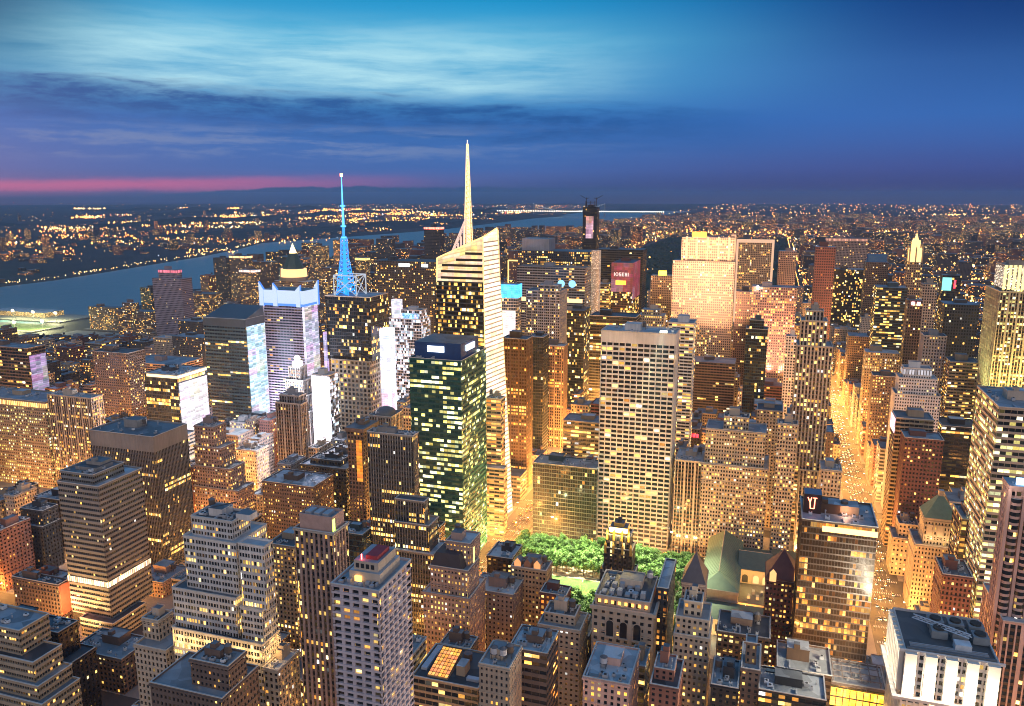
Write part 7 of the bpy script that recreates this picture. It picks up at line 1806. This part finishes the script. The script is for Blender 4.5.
def bridge():
    root = empty('suspension_bridge', 'far suspension bridge strung with white lights over the river', 'bridge', (-2900, 11600, 0))
    org = (-2900, 11600, 0); st = mplain('bridge_steel', (.20, .22, .25)); lt = memit('bridge_lamp', (1, .86, .66), 7)
    b = MB(); b.box(-4000, -1500, 11590, 11612, 60, 66, st, bottom=True); b.build('deck', root, org)
    for x in (-3430, -2360):
        b = MB()
        for yy in (11588, 11608): b.box(x - 9, x + 9, yy, yy + 6, -.2, 184, st)
        b.box(x - 8, x + 8, 11594, 11608, 168, 180, st, bottom=True); b.build('tower', root, org)
    b = MB(); c = MB()
    n = 46
    for i in range(n + 1):
        x = -3430 + 1070 * i / n; s = (i / n * 2 - 1) ** 2; z = 72 + 110 * s
        c.poly([(x - 4, 11586, z - 4), (x + 4, 11586, z - 4), (x, 11586, z + 4)], memit('cable_lamp', (.8, .9, 1), 2.5))
        if i < n:
            s2 = ((i + 1) / n * 2 - 1) ** 2; b.bar((x, 11590, z), (x + 1070 / n, 11590, 72 + 110 * s2), 1.4, st)
    b.build('cable', root, org); c.build('cable_lamps', root, org)
    b = MB(); x = -4000
    while x < -1500:
        b.box(x, x + 9, 11584, 11589, 68, 78, lt, bottom=True); x += 27
    b.build('deck_lamps', root, org)


def pier():
    deck = mplain('pier_concrete', (.20, .20, .19))
    b = MB(); b.box(-1990, -1700, 1540, 1660, -.2, 3, deck); structure(b.build('pier_ground'))
    b = MB(); b.box(-1900, -1640, 1410, 1500, -.2, 3, deck); structure(b.build('pier_ground'))
    root = empty('pier_shed', 'long low pier shed glowing at the river edge', 'shed', (-1900, 1610, 3))
    org = (-1900, 1610, 3)
    b = MB(); b.box(-1985, -1800, 1590, 1650, 3, 15, mfacade('tan', .3, .3, 'busy'), mroof(2)); b.build('shed_wall', root, org)
    tur = mplain('sports_turf', (.10, .17, .05))
    b = MB(); b.poly([(-1800, 1420, 3.05), (-1650, 1420, 3.05), (-1650, 1495, 3.05), (-1800, 1495, 3.05)], tur); structure(b.build('pier_lawn'))
    for k, (x, y) in enumerate([(-1860, 1550), (-1790, 1548), (-1720, 1552), (-1840, 1415), (-1770, 1412), (-1690, 1408), (-1640, 1440)]):
        b = MB(); b.cyl(x, y, 3, 24, .5, .35, mplain('steel', (.08, .08, .085), .5), 6)
        o = b.build('floodlight_mast', None, (x, y, 3)); o['label'] = 'tall floodlight mast blazing over the lit pier'; o['category'] = 'floodlight'; o['group'] = 'floodlight masts on the pier'
        b = MB(); b.box(x - 4, x + 4, y - 1.5, y, 22, 27, memit('pier_flood', (1, .92, .55), 12), bottom=True); b.build('lamp_head', o, (x, y, 3))
        lamp('POINT', (x, y - 4, 22), 260000, (1, .95, .45), o, 2.0, name='pier_light', origin=(x, y, 3))


def chimney():
    b = MB(); b.cyl(-1560, 2120, -.2, 112, 5.0, 3.6, mplain('dark_brick_stack', (.05, .045, .045)), 12)
    o = b.build('smokestack', None, (-1560, 2120, -.2)); o['label'] = 'thin dark smokestack standing against the river'; o['category'] = 'smokestack'

# ------------------------------------------------------------------ library and park
def library():
    org = (14, 630, 0)
    root = empty('library_building', 'stone library with green copper gable roofs beside the park', 'library', org)
    P = lambda b, n: b.build(n, root, org)
    stone = mwall('limehi'); cop = mplain('green_copper', (.17, .225, .155), .6, 0, .28, .25); cop2 = mplain('green_copper_flat', (.105, .135, .105), .7, 0, .3, .3)
    b = MB()
    for (x0, x1, y0, y1, z) in ((-38, -10, 590, 684, 21.5), (-10, 14, 632, 668, 21), (14, 66, 590, 684, 19), (-10, 14, 669, 684, 17)): b.box(x0, x1, y0, y1, .13, z, stone, cop2)
    P(b, 'wall')
    b = MB(); b.box(-10, 14, 598, 631.9, .13, 9, stone, mroof(3)); P(b, 'courtyard_wing')
    # west stack roof: gable with hipped south end
    b = MB(); x0, x1, y0, y1, ze, zr = -38.8, -9.2, 589.2, 684.8, 21.5, 30.5; xm = -25.5
    b.poly([(x0, y0, ze), (xm, y0 + 13, zr), (xm, y1, zr), (x0, y1, ze)][::-1], cop)
    b.poly([(x1, y0, ze), (x1, y1, ze), (xm, y1, zr), (xm, y0 + 13, zr)], cop); b.poly([(x0, y0, ze), (x1, y0, ze), (xm, y0 + 13, zr)], cop); b.poly([(x1, y1, ze), (x0, y1, ze), (xm, y1, zr)], stone)
    P(b, 'main_roof')
    b = MB()
    for k in range(30):
        yy = y0 + 14 + k * 2.7
        b.bar((x0 + .2, yy, ze + .2), (xm, yy, zr + .12), .09, cop2); b.bar((x1 - .2, yy, ze + .2), (xm, yy, zr + .12), .09, cop2)
    b.bar((xm, y0 + 13, zr + .2), (xm, y1, zr + .2), .35, stone); P(b, 'roof_seams')
    b = MB(); y0, y1, ze, zr, ym = 631.3, 668.7, 21, 29, 650; x0, x1 = -12.0, 14.5
    b.poly([(x0, y0, ze), (x1, y0, ze), (x1, ym, zr), (x0, ym, zr)], cop2); b.poly([(x1, y1, ze), (x0, y1, ze), (x0, ym, zr), (x1, ym, zr)], cop2); b.poly([(x1, y0, ze), (x1, y1, ze), (x1, ym, zr)], stone)
    b.bar((x0, ym, zr + .15), (x1, ym, zr + .15), .3, stone); P(b, 'cross_roof')
    # south cornice and low wing
    b = MB(); b.box(-38.6, -9.4, 588.6, 589.95, 18.6, 21.4, stone, bottom=True); b.box(-38.6, -9.4, 588.9, 589.9, 12.5, 13.3, stone, bottom=True); P(b, 'cornice')
    b = MB(); b.box(-34, 16, 560, 588.5, .13, 12.5, stone, cop2); b.box(-34.7, 16.7, 559.3, 560, 11.2, 12.9, stone, cop2, True); P(b, 'south_wing')
    b = MB(); dk = mplain('library_window', (.03, .03, .035), .2)
    for k in range(7): b.box(-31 + k * 6.8, -28.6 + k * 6.8, 559.7, 559.96, 3, 8.5, dk)
    P(b, 'south_windows')
    for k, x in enumerate((-6, 2.5, 10)):
        b = MB(); c = x; r = 2.3; pts = [(c - r, 631.8, 10), (c + r, 631.8, 10)] + [(c + r * cos(pi * i / 8), 631.8, 14.5 + r * sin(pi * i / 8)) for i in range(9)]
        b.poly(pts, memit('arch_glow', (1, .42, .16), 1.6) if k else dk); P(b, 'arched_window')
    lamp('POINT', (-4, 622, 16), 9000, (1, .60, .14), root, .8, name='court_flood', origin=org); lamp('POINT', (9, 622, 16), 7000, (1, .60, .14), root, .8, name='court_flood', origin=org)
    for k in range(4): lamp('POINT', (-28 + 13 * k, 553, 5), 5500, (1, .70, .28), root, .8, name='wall_flood', origin=org)
    lamp('SPOT', (-64, 640, 34), 60000, (.92, 1, .55), root, 2, (-34, 640, 24), 100, 1.0, name='roof_flood', origin=org)
    for k in range(5):
        b = MB(); b.box(-3 + k * 3.2, -1 + k * 3.2, 606 + (k % 2) * 8, 610 + (k % 2) * 8, 9, 11.5, mplain('unit_metal', (.34, .35, .37), .5)); P(b, 'air_unit')


def leaf_mat():
    m, T = newmat('plane_tree_leaves')
    geo = T.n('ShaderNodeNewGeometry'); oi = T.n('ShaderNodeObjectInfo')
    uv = T.n('ShaderNodeUVMap'); sp = T.n('ShaderNodeSeparateXYZ'); T.set(sp.inputs[0], uv.outputs[0])
    n = T.noise(geo.outputs['Position'], .35, 3.0)
    f = T.m('ADD', T.m('MULTIPLY', sp.outputs[0], .6), T.m('MULTIPLY', n, .4))
    col = T.mix(f, (.028, .085, .012), (.125, .225, .042))
    v = T.m('ADD', .75, T.m('MULTIPLY', oi.outputs['Random'], .5))
    p = principled(T, **{'Base Color': T.mix(1.0, col, T.comb(v, v, v), 'MULTIPLY'), 'Roughness': .6})
    return m


def trees():
    rng = random.Random(11)
    lm = leaf_mat(); bark = mplain('bark', (.10, .08, .06), .9)
    protos = []
    for v in range(4):
        c = MB()
        H = rng.uniform(15, 18); R = rng.uniform(6.4, 7.6)
        blobs = []
        for _ in range(15):
            a = rng.uniform(0, 2 * pi); rr = R * rng.uniform(.15, .82); zz = rng.uniform(.42, .92) * H
            k = 1.0 - .45 * max(0, zz / H - .62) / .3
            blobs.append((rr * k * cos(a), rr * k * sin(a), zz, rng.uniform(1.5, 2.7)))
        for (bx, by, bz, br) in blobs:
            tone = rng.uniform(0, 1)
            for _ in range(120):
                d = Vector((rng.gauss(0, 1), rng.gauss(0, 1), rng.gauss(0, 1))).normalized() * br * rng.uniform(.55, 1.05)
                p = Vector((bx, by, bz)) + d
                nrm = (d.normalized() + Vector((rng.uniform(-.7, .7), rng.uniform(-.7, .7), rng.uniform(-.2, .9)))).normalized()
                u = nrm.orthogonal().normalized(); w = nrm.cross(u); a = rng.uniform(0, 6.28)
                u, w = u * cos(a) + w * sin(a), w * cos(a) - u * sin(a)
                s = rng.uniform(.28, .52)
                t = min(1, max(0, tone * .6 + rng.uniform(0, .4)))
                c.poly([tuple(p - u * s - w * s * .6), tuple(p + u * s - w * s * .5), tuple(p + u * s * .6 + w * s), tuple(p - u * s * .7 + w * s * .8)], lm, [(t, 0)] * 4)
        k = MB(); k.cyl(0, 0, 0, H * .4, .42, .28, bark, 8, cap=False)
        for (bx, by, bz, br) in blobs[::2]: k.bar((0, 0, H * rng.uniform(.3, .4)), (bx * .85, by * .85, bz), .12, bark, 4)
        protos.append((c, k))
    meshes = []
    for c, k in protos:
        o1 = c.build('crown'); o2 = k.build('trunk'); meshes.append((o1.data, o2.data)); bpy.data.objects.remove(o1); bpy.data.objects.remove(o2)
    spots = []
    for row, (y, xa, xb) in enumerate([(659, -202, -44), (652, -200, -46), (645, -202, -46), (638, -200, -48), (630, -202, -50), (622, -200, -52), (545, -198, -50), (537, -200, -44), (553, -196, -54), (562, -196, -56), (530, -194, -46)]):
        x = xa
        while x < xb:
            spots.append((x + rng.uniform(-1.5, 1.5), y + rng.uniform(-2, 2), 'on the north side of the lawn' if y > 600 else 'on the south side of the lawn')); x += rng.uniform(7.0, 9.5)
    for y in range(566, 634, 11):
        spots.append((-199 + rng.uniform(-1, 1), y, 'at the avenue end of the lawn')); spots.append((-189 + rng.uniform(-1, 1), y + 4, 'at the avenue end of the lawn'))
        spots.append((-62 + rng.uniform(-1, 1), y, 'between the lawn and the library')); spots.append((-52 + rng.uniform(-1, 1), y + 4, 'between the lawn and the library'))
    for i, (x, y, wh) in enumerate(spots):
        if not free(x, y, 1.0): continue
        t = bpy.data.objects.new('plane_tree', None); t.empty_display_size = .1; COL.objects.link(t)
        t.location = (x, y, .13); s = rng.uniform(.85, 1.15); t.scale = (s, s, s * rng.uniform(.92, 1.08)); t.rotation_euler = (0, 0, rng.uniform(0, 6.28))
        t['label'] = 'leafy plane tree lit green from below, ' + wh; t['category'] = 'tree'; t['group'] = 'park plane trees ' + wh
        cm, km = meshes[i % 4]
        for nm, me in (('crown', cm), ('trunk', km)):
            o = bpy.data.objects.new(nm, me); COL.objects.link(o); o.parent = t


def park():
    grass = mplain('lawn_grass', (.05, .105, .026), .9, 0, .55, .12); gravel = mplain('park_gravel', (.28, .25, .20), .9)
    sheet('park_path', [(-206, 529), (-44, 529), (-44, 662), (-206, 662)], .134, gravel)
    sheet('lawn', [(-180, 571), (-72, 571), (-72, 614), (-180, 614)], .16, grass)
    spots = [(-190 + 23 * k, y) for k in range(7) for y in (533, 558, 631, 655)] + [(-182, 582), (-182, 606), (-70, 582), (-70, 606), (-205, 560), (-205, 620)]
    post_b = MB(); post_b.cyl(0, 0, 0, 4.6, .12, .08, mplain('lamp_iron', (.03, .035, .03), .5), 6); po = post_b.build('post'); pm = po.data; bpy.data.objects.remove(po)
    gb = MB(); gb.cyl(0, 0, 4.6, 5.5, .34, .34, memit('park_globe', (1, .93, .65), 14), 8); go = gb.build('globe'); gm = go.data; bpy.data.objects.remove(go)
    for x, y in spots:
        o = bpy.data.objects.new('park_lamp', pm); COL.objects.link(o); o.location = (x, y, .13)
        o['label'] = 'glowing globe lamp on an iron post among the park trees'; o['category'] = 'lamp'; o['group'] = 'park lamps'
        g = bpy.data.objects.new('globe', gm); COL.objects.link(g); g.parent = o
        lamp('POINT', (0, 0, 6.4), PARK_W, (.95, 1.0, .55), o, .5, name='park_light')
    # tall floods on the roofs round the park wash the trees and the lawn
    for x, y in ((-178, 667), (-120, 667), (-70, 667)):
        b = MB(); b.cyl(x, y, .13, 30, .25, .16, mplain('lamp_iron', (.03, .035, .03), .5), 6); o = b.build('floodlight_mast', None, (x, y, .13)); o['label'] = 'slim floodlight mast at the north edge of the park'; o['category'] = 'floodlight'; o['group'] = 'park floodlight masts'
        b = MB(); b.box(x - .9, x + .9, y - .5, y, 29.6, 30.6, memit('park_globe', (1, .93, .65), 14), bottom=True); b.build('lamp_head', o, (x, y, .13))
        lamp('POINT', (x, y - 3, 33), PARK_W * .6, (.88, 1.0, .50), o, 1.0, name='park_flood', origin=(x, y, .13))

# ------------------------------------------------------------------ street lamps and traffic
def street_lamps():
    iron = mplain('lamp_steel', (.12, .12, .12), .5)
    b = MB(); b.cyl(0, 0, 0, 9.4, .16, .10, iron, 6); b.bar((0, 0, 9.2), (2.2, 0, 9.9), .07, iron); po = b.build('post'); pm = po.data; bpy.data.objects.remove(po)
    b = MB(); b.box(1.7, 2.9, -.3, .3, 9.65, 10.0, memit('sodium_lamp', (1, .62, .22), 30), bottom=True); go = b.build('lamp_head'); gm = go.data; bpy.data.objects.remove(go)
    spots = []
    for x in (-771, -497, -223, 102, 257, 402):
        y = 330.0
        while y < (1500 if x in (102, -223) else 1150):
            s = 1 if int(y / 30) % 2 else -1
            if in_view(x, y, 20) and free(x + s * 13, y): spots.append((x + s * 13, y, pi if s > 0 else 0, (5.5 if y > 720 else 2.4) if x == 102 else 11.0 if (x == 102 or (x == -223 and 600 < y < 1010)) else 2.0 if x < -300 else 1.0))
            y += 34 if x in (102, -223) else 62
    for st in STREETS[4:15]:
        x = -900.0
        big = abs(st - 679) < 3
        while x < 300:
            s = 1 if int(x / 30) % 2 else -1
            y = st + s * (13 if big else 8)
            if in_view(x, y, 20) and free(x, y): spots.append((x, y, -s * pi / 2, 5.0 if big and x < 0 else 1.2 if big else 1.3 if x < -250 else .7))
            x += 34 if big else 64
    for x, y, rz, k in spots:
        o = bpy.data.objects.new('street_lamp', pm); COL.objects.link(o); o.location = (x, y, .13); o.rotation_euler = (0, 0, rz)
        o['label'] = 'slender street lamp glowing orange at a midtown kerb'; o['category'] = 'street lamp'; o['group'] = 'street lamps along the midtown streets'
        g = bpy.data.objects.new('lamp_head', gm); COL.objects.link(g); g.parent = o
        if 630 < y < 740 and -340 < x < -140: k = 12.0
        lamp('POINT', (2.3, 0, 8.9), STREET_W * k, (1, .41, .085), o, 1.0, name='street_light')
    print('street lamps', len(spots))


def cars():
    rng = random.Random(3)
    gl = mplain('car_glass', (.02, .025, .03), .1); tyre = mplain('tyre', (.02, .02, .02), .9)
    hl = memit('headlight', (1, .80, .42), 50); tl = memit('taillight', (1, .05, .02), 22)
    kinds = [('yellow taxi', (.75, .42, .02)), ('white car', (.7, .7, .7)), ('black car', (.02, .02, .022)), ('grey car', (.2, .2, .22))]
    ms = []
    for nm, c in kinds:
        m = mplain('paint_' + nm.replace(' ', '_'), c, .3, 0, .05); b = MB()
        b.box(-.92, .92, -2.3, 2.3, .35, .85, m, bottom=True)
        b.pyramid(-.85, .85, -1.3, 1.7, .85, 1.45, gl, .72)
        b.box(-.62, .62, -.85, 1.2, 1.44, 1.5, m)
        for x in (-.93, .75):
            for y in (-1.45, 1.45):
                for i in range(8):
                    a0, a1 = 2 * pi * i / 8, 2 * pi * (i + 1) / 8
                    b.poly([(x, y + .33 * cos(a0), .33 + .33 * sin(a0)), (x, y + .33 * cos(a1), .33 + .33 * sin(a1)), (x + .18, y + .33 * cos(a1), .33 + .33 * sin(a1)), (x + .18, y + .33 * cos(a0), .33 + .33 * sin(a0))], tyre)
                b.poly([(x if x < 0 else x + .18, y + .33 * cos(2 * pi * i / 8), .33 + .33 * sin(2 * pi * i / 8)) for i in range(8)], tyre)
        for x in (-.85, .45): b.box(x, x + .4, -2.36, -2.3, .55, .8, hl); b.box(x, x + .4, 2.3, 2.36, .6, .8, tl)
        if nm == 'yellow taxi': b.box(-.3, .3, -.1, .1, 1.5, 1.68, memit('taxi_sign', (1, .8, .4), 4))
        o = b.build('car'); ms.append((nm, o.data)); bpy.data.objects.remove(o)
    def put(x, y, rz, where):
        i = rng.choice([0, 0, 0, 1, 2, 2, 3]); nm, me = ms[i]
        o = bpy.data.objects.new('taxi' if i == 0 else 'car', me); COL.objects.link(o)
        o.location = (x, y, .01); o.rotation_euler = (0, 0, rz)
        o['label'] = nm + ' with its lights on ' + where; o['category'] = 'taxi' if i == 0 else 'car'; o['group'] = nm + 's ' + where
    for k in (-2, -1, 0, 1, 2):
        y = 530 + rng.uniform(0, 14)
        while y < 1420:
            if free(102 + k * 3.6, y, 3): put(102 + k * 3.6 + rng.uniform(-.3, .3), y, 0, 'driving down the long bright avenue')
            y += rng.uniform(10, 30)
    for k in (-1.5, -.5, .5, 1.5):
        y = 600 + rng.uniform(0, 10)
        while y < 1000:
            if free(-223 + k * 3.8, y, 3): put(-223 + k * 3.8, y, pi, 'driving up the avenue past the spired tower')
            y += rng.uniform(10, 34)
    for k in (-2, -1, 1, 2):
        x = -330 + rng.uniform(0, 10)
        while x < 90:
            if free(x, 679 + k * 3.5, 3): put(x, 679 + k * 3.5, pi / 2 if k > 0 else -pi / 2, 'on the wide cross street by the park')
            x += rng.uniform(12, 36)


def haze():
    m = bpy.data.materials.new('thin_haze'); m.use_nodes = True
    T = NT(m.node_tree)
    v = T.n('ShaderNodeVolumePrincipled'); o = T.n('ShaderNodeOutputMaterial')
    v.inputs['Color'].default_value = (.50, .72, 1.0, 1); v.inputs['Density'].default_value = HAZE
    v.inputs['Anisotropy'].default_value = 0.2
    T.set(o.inputs[1], v.outputs[0])
    b = MB(); b.box(-27000, 27000, -3000, 28000, -1.6, 392, m, bottom=True)
    h = b.build('haze'); h['kind'] = 'stuff'; h['label'] = 'thin blue evening haze over the whole town'; h['category'] = 'haze'


HAZE = 0.000032


def fillers():
    for i, f in enumerate(FILLERS):
        x0, x1, y0, y1, z, sty, wall, gl, label = f[:9]
        rng = random.Random(1000 + i)
        if y0 < 720:
            building(('loft_building' if z < 60 else 'office_building', label, sty, gl, wall, [(x0, x1, y0, y1, z)], {}, 1000 + i))
            continue
        b = MB()
        flat_facade(b, (x0, x1, y0, y1), 0, z, sty, wall, gl, rng)
        b.poly([(x0, y0, z), (x1, y0, z), (x1, y1, z), (x0, y1, z)], mroof(rng.choice([0, 1, 1, 2])))
        org = ((x0 + x1) / 2, (y0 + y1) / 2, 0)
        o = b.build('office_building' if z > 60 else 'apartment_building', None, org)
        o['label'] = label; o['category'] = 'building'
        w, d = x1 - x0, y1 - y0
        a, c = x0 + w * rng.uniform(.15, .45), y0 + d * rng.uniform(.25, .45)
        b = MB(); b.box(a, a + w * .35, c, c + d * .35, z, z + rng.uniform(3, 6), mwall(wall), mroof(rng.choice([0, 1]))); b.build('machine_room', o, org)
        b = MB(); m = mwall(wall)
        b.box(x0 - .1, x1 + .1, y0 - .1, y0 + .5, z, z + 1, m); b.box(x0 - .1, x0 + .5, y0 + .5, y1, z, z + .99, m); b.box(x1 - .5, x1 + .1, y0 + .5, y1, z, z + .99, m); b.build('parapet', o, org)
        if rng.random() < .4 and w > 12: water_tank(o, org, x0 + w * .8, y0 + d * .7, z, 2.0, 3.6)

# ------------------------------------------------------------------ build everything
PARK_W = 9000.0
STREET_W = 52000.0
setting()
far_city()
bridge()
pier()
chimney()
for s in BUILDINGS:
    if s[6].get('special') == 'spire': spire_tower(s)
    else: building(s)
library()
fillers()
park()
trees()
haze()
street_lamps()
cars()
